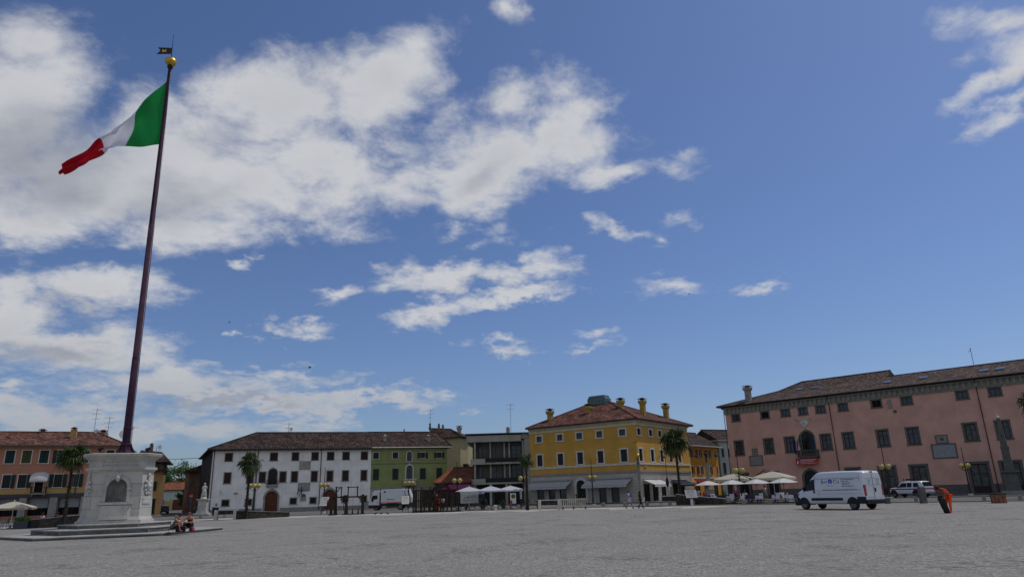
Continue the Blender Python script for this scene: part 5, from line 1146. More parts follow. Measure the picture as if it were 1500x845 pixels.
# flag
TOP=[(-24.90,31.48),(-25.75,30.72),(-26.65,29.78),(-27.85,28.20),(-29.15,26.95),(-30.45,26.05),(-31.54,24.80)]
BOT=[(-24.83,26.26),(-26.05,26.12),(-27.2,26.05),(-28.05,26.15),(-29.0,25.75),(-30.0,24.70),(-31.36,23.95)]
def cr_(P,t):
    t=min(max(t,0),1)*(len(P)-1); i=min(int(t),len(P)-2); f=t-i
    p0_,p1_,p2_,p3_=P[max(i-1,0)],P[i],P[i+1],P[min(i+2,len(P)-1)]
    return tuple(.5*((2*b)+(-a+c)*f+(2*a-5*b+4*c-d)*f*f+(-a+3*b-3*c+d)*f**3) for a,b,c,d in zip(p0_,p1_,p2_,p3_))
fl=thing('flag','large Italian tricolour waving from the top of the tall flagpole','flag',(-24.95,MC.y,31.4))
NU,NV=26,30
def FPt(u,v):
    t=cr_(TOP,u); b=cr_(BOT,u); hgt=math.hypot(t[0]-b[0],t[1]-b[1]); full=5.25
    # cloth gathered where the two edges close up: the slack goes into depth folds
    slack=max(0,1-hgt/full); x=t[0]+(b[0]-t[0])*v; z=t[1]+(b[1]-t[1])*v
    x+=.12*slack*math.sin(v*2*PI*2+u*5); z+=.22*slack*math.sin(v*2*PI*1.5+u*7)*(v*(1-v)*4)
    y=MC.y-.05+.1*u+.40*slack*math.sin(v*PI*3+u*3)+.24*math.sin(u*9+v*2.5)*u+.12*math.sin(u*19-v*8)*min(1,u*3)+.03*math.sin(u*31+v*9)*min(1,u*4)
    return (x+24.95,y-MC.y,z-31.4)
for q,mm in enumerate(('fgreen','fwhite','fred')):
    c=MB(); vs=[FPt((q+i/NU)/3,j/NV) for i in range(NU+1) for j in range(NV+1)]
    c.mesh(vs,[(a*(NV+1)+b,(a+1)*(NV+1)+b,(a+1)*(NV+1)+b+1,a*(NV+1)+b+1) for a in range(NU) for b in range(NV)],0,True)
    c.build(('green_band','white_band','red_band')[q],mm,fl)
c=MB(); c.tube([FPt(0,0),FPt(0,1)],.035,6); c.build('hoist_rope','cwhite',fl)
# ---------------------------------------------------------------- lamps
def make_lamp():
    t=thing('street_lamp','','street lamp',group='globe lamps around the square')
    q=MB(); q.lathe([(.22,0),(.22,.25),(.12,.35),(.10,1.0),(.085,1.1),(.07,3.1)],12); q.tube([(0,0,3.1),(0,0,5.45)],[.05,.035],8); q.lathe([(.04,0),(.05,.06),(.001,.2)],8,(0,0,5.45)); q.build('post','rust',t)
    q=MB(); q.lathe([(.30,-.02),(.30,.22)],12,(0,0,0)); q.build('stone_foot','lstone',t)
    for k in range(4):
        a=PI/2*k; c,s=math.cos(a),math.sin(a); q=MB(); q.tube([(0,0,2.85),(.30*c,.30*s,2.9),(.48*c,.48*s,3.12)],.025,6); q.build('arm','rust',t)
        q=MB(); q.ball((.48*c,.48*s,3.42),.27,16); q.lathe([(.09,-.31),(.11,-.24)],10,(.48*c,.48*s,3.42),0); q.build('globe','globe',t)
    return t
L0=make_lamp()
LM=[(-42.0,75.5,.75,'globe lamp half hidden behind the left side of the stone pedestal'),(-31.0,83.5,.2,'globe lamp in front of the white palace beside the palm trunk'),(-24.8,91,.35,'globe lamp before the second arched door of the white palace'),
(-14.4,94,.1,'globe lamp standing in front of the green house behind the garbage truck'),(-7.4,86.8,.8,'globe lamp in front of the low red roofed house'),(.7,84.5,.8,'globe lamp by the slim palm between concrete block and yellow palace'),
(9.6,91.5,.8,'globe lamp before the stone arch of the yellow palace'),(24.1,77.2,.75,'globe lamp rising among the cafe parasols'),(41.0,79,.45,'globe lamp rising behind the white van'),(54.0,85.5,.05,'globe lamp at the far right before the pink palace')]
for i,(x,y,rz,lb) in enumerate(LM): at(L0 if i==0 else copy_tree(L0),x,y,0,rz,lb)
# ---------------------------------------------------------------- palms
def palm(x,y,h,cr,label,seed,n=44,lean=.0,dead=5,scale=1.0):
    r=random.Random(seed); t=thing('palm_tree',label,'palm tree',(x,y,0),0,'fan palms around the square')
    q=MB(); P=[];Rr=[]
    for i in range(13): s=i/12; P.append((lean*s*s,0,h*s)); Rr.append((.105+.06*(1-s)**3+.02*r.random()+.05*max(0,s-.8)*4*.3)*scale)
    q.tube(P,Rr,10); 
    for i in range(90): 
        s=r.random(); a=r.uniform(0,2*PI); z=h*s; rr=.18*scale; q.beam((lean*s*s+rr*math.cos(a),rr*math.sin(a),z),(lean*s*s+(rr+.07)*math.cos(a),(rr+.07)*math.sin(a),z+.10),.04,.03)
    q.build('trunk','trunk',t)
    g=MB(); d=MB(); top=Vector((lean,0,h))
    for i in range(n+dead):
        isd=i>=n; a=r.uniform(0,2*PI)
        el=math.asin(r.uniform(-.75,1.0)) if not isd else r.uniform(-1.4,-.85)
        L=cr*(.55 if not isd else .4)*r.uniform(.8,1.12); mb=d if isd else g
        dr=Vector((math.cos(a)*math.cos(el),math.sin(a)*math.cos(el),math.sin(el)))
        hub=top+dr*L+Vector((0,0,-.10*L)); mb.tube([top+dr*.1,top+dr*L*.5+Vector((0,0,.02)),hub],[.022,.016,.012],4)
        side=dr.cross(Vector((0,0,1))).normalized(); nrm=side.cross(dr).normalized(); nb=12; BL=cr*r.uniform(.45,.68)
        for b in range(nb):
            f=(b/(nb-1)-.5)*R(250 if not isd else 120); bd=(dr*math.cos(f)+side*math.sin(f)).normalized()
            tip=hub+bd*BL*(1-.25*abs(f)/2.2)+Vector((0,0,-BL*r.uniform(.10,.75))); mid=hub+bd*BL*.55+nrm*.03; w=bd.cross(nrm).normalized()*(.035*cr/1.2)
            mb.poly([hub,mid+w*1.5,mid-w*1.5]); mb.poly([mid+w*1.5,tip,mid-w*1.5])
    g.build('crown','palm',t)
    if dead: d.build('dry_fronds','deadpalm',t)
    return t
palm(-39.5,62.3,6.0,1.45,'fan palm left of the pedestal in front of the salmon house',1)
palm(-27.3,71.8,5.5,1.35,'fan palm in front of the left end of the white palace',2,40)
palm(.97,74.6,5.2,1.0,'slim fan palm against the concrete block, left of the yellow palace',3,34)
palm(17.3,76.1,6.7,1.75,'largest full fan palm at the right corner of the yellow palace',4,62,lean=-.1)
palm(50.0,66.0,8.6,1.9,'fan palm whose fronds poke in at the right edge of the picture',5,50)
# ---------------------------------------------------------------- broadleaf trees
def tree(x,y,h,w,label,seed,m='leaf',nclump=70,name='broadleaf_tree',low=.3,z0=0,per=60,ls=.28):
    r=random.Random(seed); t=thing(name,label,'tree' if 'tree' in name else 'shrub',(x,y,z0))
    q=MB(); q.tube([(0,0,0),(.1,0,h*.25),(0,.1,h*.5),(0,0,h*.8)],[h*.035,h*.026,h*.018,h*.006],8); G=[]
    for i in range(9):
        a=r.uniform(0,2*PI); z=h*r.uniform(.22,.6); e=Vector((math.cos(a)*w*r.uniform(.3,.42),math.sin(a)*w*.36,z+h*r.uniform(.12,.3))); q.tube([(0,0,z),e*.5+Vector((0,0,z*.5+.2)),e],[h*.014,h*.009,h*.003],5)
    q.build('trunk','bark',t); g=MB()
    for i in range(nclump):
        while 1:
            v=Vector((r.uniform(-1,1),r.uniform(-1,1),r.uniform(-1,1)))
            if .35<v.length<1: break
        c=Vector((v.x*w/2,v.y*w/2,h*(low+(1-low)*.5)+v.z*h*(1-low)*.5)); cr_s=r.uniform(.07,.14)*w
        for k in range(per):
            p_=c+Vector((r.gauss(0,1),r.gauss(0,1),r.gauss(0,.7)))*cr_s*.6; a=Vector((r.uniform(-1,1),r.uniform(-1,1),r.uniform(-1,1))).normalized(); b=a.cross(Vector((r.uniform(-1,1),r.uniform(-1,1),r.uniform(-1,1)))).normalized(); s=ls*r.uniform(.6,1.2)
            g.poly([p_-a*s,p_+b*s*.5,p_+a*s,p_-b*s*.5])
    g.build('crown',m,t); return t
tree(-101.2,196,12.4,9.5,'bright green tree left behind the villa roof at the end of the side street',1,nclump=95)
tree(-95.2,200,13.0,12.0,'bright green tree right behind the villa roof at the end of the side street',2)
tree(-84,168,4.2,6.0,'dark bush before the villa, right of the timber houses',3,'leafd',40,'shrub',.05) if False else None
tree(-85.2,166,4.4,5.5,'dark rounded bush in front of the white villa',3,'leafd',40,'shrub',.05)
tree(-88.0,160,6.5,5.0,'dark ivy covered tree left of the villa, beside the orange street house',4,'leafd',46,'broadleaf_tree',.05)
tree(-74.3,160,5.5,4,'dark conifer like tree to the right of the villa behind the statue',5,'leafd',30,'broadleaf_tree',.05)
tree(-10.2,138,7.5,3.5,'dark tree in the gap left of the concrete block',6,'leafd',30,'broadleaf_tree',.1)
# ---------------------------------------------------------------- vehicles
def shell(stn,mats,parent,name='body',er=.0):
    """stn: (x,zb,belt,top,wb,wt) stations from rear to front, skinned with a rounded section"""
    mb=MB(); rings=[]
    for x,zb_,be,to,wb_,wt_ in stn:
        r_=min(.14,(to-be)*.45+.02); ring=[(wb_*.93,zb_),(wb_,zb_+.12),(wb_*1.01,(zb_+be)/2),(wb_,be),(wb_+(wt_-wb_)*.75,to-r_*1.6),(wt_,to-r_),(wt_-r_*.35,to-r_*.3),(wt_-r_*1.1,to),(wt_*.4,to+.015)]
        rings.append([(x,y,z) for y,z in ring]+[(x,-y,z) for y,z in ring[::-1]])
    n=len(rings[0]); vs=[v for rg in rings for v in rg]
    fs=[(i*n+k,i*n+(k+1)%n,(i+1)*n+(k+1)%n,(i+1)*n+k) for i in range(len(rings)-1) for k in range(n)]
    mb.mesh(vs,[f[::-1] for f in fs],0,True); mb.mesh(rings[0],[tuple(range(n))]); mb.mesh(rings[-1],[tuple(range(n-1,-1,-1))])
    o=mb.build(name,mats,parent); return o
def sidepanel(mb,pts,y,m=0,th=.012,lean=None):
    """pts (x,z) on the +y side plane at y(z)"""
    f=(lambda z:y) if lean is None else lean
    N_=len(pts); mb.mesh([(x,f(z)+th,z) for x,z in pts]+[(x,f(z)-.03,z) for x,z in pts],[tuple(range(N_))[::-1]]+[(i,(i+1)%N_,N_+(i+1)%N_,N_+i) for i in range(N_)],m)
def wheel(parent,x,y,r_,w_=.22,side=1,rimm='rim'):
    t=MB(); 
    def disc(prof,m_): 
        mb=MB(); mb.T=Matrix.Translation((x,y,r_))@Matrix.Rotation(-PI/2*side,4,'X'); mb.lathe(prof,22); return mb
    a=disc([(r_*.62,-w_),(r_*.95,-w_),(r_,-w_*.8),(r_,-.03),(r_*.95,0),(r_*.64,.005)],0).build('tyre','tyre',parent)
    b=disc([(.001,-.03),(r_*.2,-.0),(r_*.3,-.035),(r_*.55,-.05),(r_*.60,-.01),(r_*.66,.008)],0); 
    b.build('rim',rimm,a); return a
def arch_(parent,x,y,r_,m='dark'):
    mb=MB(); mb.ext([(x-(r_)*math.cos(PI*k/14),r_*.86+(r_)*math.sin(PI*k/14)) for k in range(15)],y-.5,y,0); return mb
# white van
VH=R(118); vp=Vector((22.85,49.0)); h2=Vector((math.cos(VH),math.sin(VH))); vl=Vector((-h2.y,h2.x))
org=vp-h2*1.0-vl*1.0
vn=thing('van','white high roofed delivery van with a blue dotted logo, parked on the gravel','van',(org.x,org.y,0),VH)
w1,w2=1.0,.90
shell([(0,.42,1.35,2.40,.96,.80),(.10,.40,1.35,2.50,w1,.88),(.6,.38,1.35,2.55,w1,.90),(2.2,.38,1.35,2.57,w1,.90),(3.45,.38,1.35,2.56,w1,.90),(3.75,.38,1.35,2.51,w1,.89),(4.0,.38,1.34,2.40,w1,.87),(4.3,.38,1.32,2.16,w1,.86),(4.65,.38,1.28,1.86,.99,.86),(5.0,.38,1.2,1.57,.98,.87),(5.3,.38,1.08,1.36,.97,.87),(5.6,.38,.98,1.21,.94,.84),(5.82,.36,.82,1.04,.88,.76),(5.90,.34,.7,.88,.80,.66)],'van',vn)
W_=lambda z:(1.0 if z<1.35 else 1.0-(z-1.35)*.085)+.004
q=MB(); sidepanel(q,[(4.00,1.38),(4.98,1.30),(4.94,1.42),(4.42,1.86),(4.18,2.02),(4.02,2.04)],1,lean=W_); q.build('side_window','glass',vn)
q=MB(); sidepanel(q,[(3.96,1.34),(5.04,1.27),(4.98,1.44),(4.45,1.90),(4.2,2.06),(3.98,2.08)],1,lean=lambda z:W_(z)-.008); q.build('window_seal','dark',vn)
q=MB(); q.mesh([(4.12,-.72,2.31),(4.12,.72,2.31),(5.15,.80,1.46),(5.15,-.80,1.46)],[(0,1,2,3)]); q.T=None; o=q.build('windscreen','glass',vn,(0.02,0,.035))
q=MB()
for z in (1.30,1.07): q.bx(.15,3.95,.99,W_(z)+.006,z-.008,z+.008)
for x,z0,z1 in ((3.92,.45,2.35),(2.35,.5,2.4),(.32,.9,2.35),(3.62,.7,1.3)): sidepanel(q,[(x,z0),(x+.018,z0),(x+.018,z1),(x,z1)],1,th=.006,lean=W_)
q.bx(.2,3.9,.985,W_(2.1)+.005,2.09,2.105); q.build('panel_seams','metalg',vn)
q=MB(); q.bx(1.75,4.35,.99,1.03,.62,.80); q.build('side_moulding','dark',vn)
for x in (1.0,5.03): arch_(vn,x,1.012,.46).build('wheel_arch','dark',vn)
q=MB(); q.bx(.0,.62,.9,1.016,.42,.86); q.build('side_bumper','dark',vn)
q=MB(); q.bx(-.10,.08,-.98,.98,.38,.66); q.bx(-.14,-.08,-.6,.6,.50,.58); q.build('rear_bumper','dark',vn,bev=.02)
q=MB(); q.bx(5.55,5.96,-.9,.9,.28,.78); q.ext([(5.2,.38),(5.7,.38),(5.7,.9),(5.45,.86)],.80,.985); q.build('front_bumper','dark',vn,bev=.04)
for s in (1,-1):
    q=MB(); q.bx(-.025,.06,s*.88-.07,s*.88+.07+.03*s,.92,1.62); q.build('tail_light','lampred',vn)
    q=MB(); q.ext([(5.36,1.12),(5.78,.98),(5.80,.82),(5.55,.86)],s*.93 if s>0 else -.95,s*.95 if s>0 else -.93); q.build('headlight','glassb',vn)
    wheel(vn,1.0,s*.985,.34,side=s); wheel(vn,5.03,s*.985,.34,side=s)
    q=MB(); q.bx(4.80,4.92,s*1.0 if s>0 else -1.15,s*1.15 if s>0 else -1.0,1.30,1.58); q.build('mirror','dark',vn,bev=.03)
q=MB(); q.bx(-.022,-.001,-.012,.012,.7,2.35); q.bx(-.02,-.001,-.78,.78,1.60,1.615); q.bx(-.02,-.001,-.78,.78,2.05,2.062); q.build('door_seams','metalg',vn)
q=MB(); q.bx(-.045,-.001,-.18,-.08,1.15,1.42); q.build('door_handle','dark',vn); q=MB(); q.bx(3.98,4.12,1.0,1.03,1.12,1.32); q.build('door_handle','dark',vn,bev=.01)
q=MB(); q.bx(-.03,-.001,.1,.62,.82,.94); q.build('number_plate','cwhite',vn)
q=MB(); q.bx(-.02,.1,-.12,.12,2.43,2.5); q.build('brake_light','lampred',vn)
RT=(R(90),0,PI)
lg=text('Art','lettering','dark',vn,(3.42,W_(1.85)+.004,1.86),RT,.40,align='RIGHT'); lg.location=(2.86,W_(1.86)+.006,1.86)
text('Co','lettering','dark',vn,(2.38,W_(1.86)+.006,1.86),RT,.40,align='LEFT')
q=MB(); q.T=Matrix.Translation((2.62,W_(1.86)+.002,1.88))@Matrix.Rotation(-PI/2,4,'X'); q.lathe([(.17,0),(.17,.006)],20); q.build('logo_dot','blue',vn)
text('&','lettering','cwhite',vn,(2.62,W_(1.86)+.010,1.88),RT,.2)
text('S E R V I C E S','lettering','metalg',vn,(2.62,W_(1.62)+.006,1.60),RT,.10)
def strokes(parent,name,m,rows,f,seed=1):
    r=random.Random(seed); t=MB()
    for x0,x1,z,h_ in rows:
        x=x0
        while x<x1:
            l=r.uniform(.04,.12); e=min(x1,x+l); t.mesh([f(x,z-h_/2),f(e,z-h_/2),f(e,z+h_/2),f(x,z+h_/2)],[(0,1,2,3),(3,2,1,0)]); x+=l+r.choice((.02,.02,.06))
    return t.build(name,m,parent)
strokes(vn,'small_print','metalg',[(.75,1.75,2.0,.05),(1.15,1.75,1.88,.04),(1.0,1.75,1.78,.04),(1.1,1.7,1.68,.04),(.75,1.7,1.56,.05),(.55,3.35,1.33,.05)],lambda x,z:(x,W_(z)+.012,z))
strokes(vn,'rear_print','metalg',[(-.7,-.35,1.95,.05),(-.65,-.4,1.85,.04),(-.65,-.4,1.76,.04),(.2,.5,1.92,.05),(.3,.5,1.8,.04),(.3,.55,1.7,.04),(-.7,-.3,1.66,.04)],lambda x,z:(-.006,x,z),3)
# rescue pick-up with canopy
UH=R(112); up=Vector((46.2,83.0)); h2=Vector((math.cos(UH),math.sin(UH))); vl=Vector((-h2.y,h2.x)); org=up-h2*1.0-vl*.88
sv=thing('pickup_truck','white pick-up with rear canopy, roof rack and red stripe parked before the pink palace','car',(org.x,org.y,0),UH)
shell([(0,.5,1.05,1.15,.82,.80),(.06,.42,1.05,1.25,.88,.82),(.32,.40,1.07,1.74,.9,.74),(.6,.40,1.07,1.80,.9,.74),(2.6,.40,1.06,1.80,.9,.72),(3.05,.40,1.05,1.70,.9,.70),(3.55,.40,1.03,1.15,.9,.80),(4.3,.42,.95,1.08,.9,.82),(4.75,.42,.8,1.0,.86,.76),(4.9,.45,.65,.8,.76,.66)],'van',sv)
Wu=lambda z:(.9 if z<1.06 else .9-(z-1.06)*.22)+.006
for pts in ([(.55,1.14),(1.30,1.14),(1.28,1.62),(.72,1.62)],[(1.5,1.14),(2.1,1.14),(2.1,1.62),(1.52,1.62)],[(2.2,1.14),(3.3,1.14),(2.85,1.60),(2.2,1.62)]):
    q=MB(); sidepanel(q,pts,1,lean=Wu); q.build('side_window','glass',sv)
q=MB(); q.mesh([(.03,-.72,1.2),(.03,.72,1.2),(.27,.64,1.68),(.27,-.64,1.68)],[(0,1,2,3),(3,2,1,0)]); q.build('rear_window','glassb',sv,(-.02,0,.02))
q=MB(); q.bx(.1,4.6,.895,.915,.86,1.0); q.bx(-.012,.0,-.8,.8,.86,1.0); q.build('red_stripe','red',sv)
q=MB(); q.bx(-.14,.02,-.84,.84,.45,.62); q.build('rear_bumper','metalg',sv,bev=.02)
for s in (1,-1):
    for x in (1.05,4.0): wheel(sv,x,s*.89,.38,side=s)
    q=MB(); q.bx(-.02,.05,s*.82-.06,s*.82+.06,.8,1.1); q.build('tail_light','lampred',sv)
    q=MB(); q.bx(3.2,3.35,s*.92 if s>0 else -1.08,s*1.08 if s>0 else -.92,1.12,1.28); q.build('mirror','dark',sv)
for x in (1.05,4.0): arch_(sv,x,.912,.47).build('wheel_arch','dark',sv)
q=MB(); 
for y in (.55,-.55): q.tube([(.6,y,1.92),(2.9,y,1.92)],.02,5)
for x in (.8,1.7,2.6): q.tube([(x,-.6,1.92),(x,.6,1.92)],.02,5); q.tube([(x,.55,1.78),(x,.55,1.92)],.02,5); q.tube([(x,-.55,1.78),(x,-.55,1.92)],.02,5)
q.bx(1.2,2.0,-.4,.4,1.93,2.06); q.bx(2.4,2.6,-.3,.3,1.93,2.1); q.tube([(2.7,.5,1.95),(2.7,.5,2.15)],.05,6); q.build('roof_rack','dark',sv)
q=MB(); q.bx(-.03,-.013,-.28,.28,.66,.78); q.build('number_plate','cwhite',sv)
# generic small parked cars in the side street
def car(x,y,rz,m,label,suv=0,L=4.1):
    t=thing('parked_car',label,'car',(x,y,0),rz,'cars parked in the side street'); H_=1.45+.3*suv
    shell([(0,.4,.85,.95,.74,.66),(.1,.3,.85,1.02+.1*suv,.82,.66),(.45+.1*(1-suv),.28,.88,H_-.06,.84,.60),(1.2,.28,.9,H_,.84,.60),(2.1,.28,.9,H_-.02,.84,.60),(2.9,.28,.88,1.0+.15*suv,.84,.66),(3.7,.3,.75,.85+.15*suv,.82,.68),(4.0,.32,.6,.7+.1*suv,.72,.6)],m,t)
    Wc=lambda z:(.84 if z<.9 else .84-(z-.9)*.42)+.008
    for s in (1,-1):
        for pts in ([(.62,.95),(1.45,.95),(1.45,H_-.16),(.85,H_-.16)],[(1.55,.95),(2.65,.95),(2.15,H_-.16),(1.55,H_-.16)]):
            q=MB(); sidepanel(q,pts,1,lean=Wc)
            if s<0:
                q.v=[(a,-b,c) for a,b,c in q.v]
            q.build('side_window','glass',t)
        for xx in (.8,3.2): wheel(t,xx,s*.83,.31,side=s)
        q=MB(); q.bx(-.02,.06,s*.66-.1,s*.66+.1,.72,.9); q.build('tail_light','lampred',t); q=MB(); q.bx(3.9,4.03,s*.55-.12,s*.55+.12,.55,.68); q.build('headlight','glassb',t)
    q=MB(); q.mesh([(.10,-.52,1.0),(.10,.52,1.0),(.47,.48,H_-.14),(.47,-.48,H_-.14)],[(0,1,2,3),(3,2,1,0)]); q.build('rear_window','glassb',t,(-.05,0,.03)); q=MB(); q.mesh([(2.85,-.58,1.03),(2.85,.58,1.03),(2.2,.5,H_-.12),(2.2,-.5,H_-.12)],[(0,1,2,3),(3,2,1,0)]); q.build('windscreen','glassb',t,(.05,0,.03)); return t
car(-63.5,128,R(115),'redcar','dark red car parked on the left side of the side street')
car(-60.8,122,R(115),'bluecar','dark blue car parked nearest the square in the side street, by the ochre house')
car(-61.5,141,R(200),'darkcar','black car crossing the far end of the side street, left of the black off-roader')
car(-52.4,117,R(95),'darkcar','black off-roader parked just left of the statue plinth',suv=1)
# garbage truck
gt_=thing('garbage_truck','white garbage truck with grey tipping body and orange stripe in front of the green house','truck',(-20.6,99.5,0),0.02)
q=MB(); q.ext([(0,.55),(1.45,.55),(1.45,2.25),(.45,2.25),(.12,1.45),(0,1.35)],-.95,.95); q.build('cab','truckp',gt_,bev=.06)
q=MB(); q.ext([(.25,1.35),(.55,1.35),(.55,1.45),(1.15,1.5),(1.15,1.98),(.52,1.98)],-.965,-.95); q.build('side_window','glass',gt_); q=MB(); q.mesh([(.09,-.8,1.42),(.09,.8,1.42),(.43,.75,2.15),(.43,-.75,2.15)],[(0,1,2,3),(3,2,1,0)]); q.build('windscreen','glass',gt_,(-.02,0,0))
q=MB(); q.bx(.4,.6,-1.15,-.98,1.2,1.85); q.build('mirror','dark',gt_); q=MB(); q.bx(-.05,1.5,-.97,.97,.32,.7); q.bx(1.45,5.3,-.8,.8,.55,.85); q.build('chassis','dark',gt_)
q=MB(); q.ext([(.3,2.26),(1.4,2.26),(1.4,2.62),(.75,2.6)],-.85,.85); q.build('wind_deflector','truckp',gt_,bev=.05)
q=MB(); q.ext([(1.62,.95),(5.15,.95),(5.05,1.6),(4.75,2.72),(4.6,2.78),(1.62,2.72)],-1.0,1.0); bo=q.build('waste_body','truckp',gt_,bev=.03)
q=MB(); q.ext([(4.8,.9),(5.9,.95),(5.95,1.5),(5.45,2.75),(4.85,2.75),(5.12,1.6)],-1.0,1.0); q.build('tail_hopper','truckp',gt_,bev=.03)
q=MB(); q.bx(1.7,5.1,-1.012,-1.001,.98,1.06); q.bx(1.0,1.4,-.962,-.951,.98,1.05); q.build('orange_stripe','corange',gt_)
q=MB(); q.beam((5.35,-1.03,2.6),(5.75,-1.03,1.0),.08,.06); q.beam((1.55,-1.0,.8),(1.55,-1.0,2.8),.08,.08); q.build('tipping_arm','dark',gt_)
q=MB(); q.T=Matrix.Translation((2.15,-1.0,2.42))@Matrix.Rotation(PI/2,4,'X'); q.lathe([(.14,0),(.14,.012)],14); q.build('round_emblem','glassb',gt_); strokes(gt_,'lettering','red',[(2.5,3.5,1.4,.12)],lambda x,z:(x,-1.008,z),2)
for s in (1,-1):
    for xx in (1.0,4.3): wheel(gt_,xx,s*.92,.40,side=s)
# promotion truck with sign
at_=thing('promotion_truck','small dark truck carrying a pale advertising board with a blue dotted logo','truck',(-6.9,87,0),0)
q=MB(); q.bx(0,2.1,-.75,.75,.45,.72); q.ext([(2.05,.4),(3.15,.4),(3.15,.9),(2.9,1.2),(2.72,1.75),(2.05,1.75)],-.72,.72); q.build('cab_and_chassis','bluecar',at_,bev=.03)
q=MB(); q.bx(-.05,2.1,-.76,.76,.74,1.98); q.build('advertising_box','paper',at_); q=MB(); q.ext([(2.15,1.15),(2.95,1.15),(2.68,1.68),(2.15,1.68)],-.735,-.722); q.build('side_window','glass',at_)
text('Art','lettering','dark',at_,(.70,-.765,1.42),(R(90),0,0),.26,align='RIGHT'); text('Co','lettering','dark',at_,(.95,-.765,1.42),(R(90),0,0),.26,align='LEFT')
q=MB(); q.T=Matrix.Translation((.83,-.762,1.43))@Matrix.Rotation(PI/2,4,'X'); q.lathe([(.11,0),(.11,.008)],14); q.build('logo_dot','blue',at_)
strokes(at_,'small_print','metalg',[(1.3,2.0,1.6,.04),(1.3,1.9,1.5,.04),(1.3,2.0,1.4,.04),(.2,1.9,1.12,.04),(.2,1.2,1.02,.04)],lambda x,z:(x,-.766,z),5)
q=MB(); q.bx(2.12,2.75,-.5,.5,1.8,2.3); q.build('roof_box','cwhite',at_); q=MB(); q.bx(2.2,2.5,-.512,-.501,1.9,2.25); q.build('blue_panel','blue',at_)
for s in (1,-1):
    for xx in (.45,2.6): wheel(at_,xx,s*.73,.29,w_=.18,side=s)

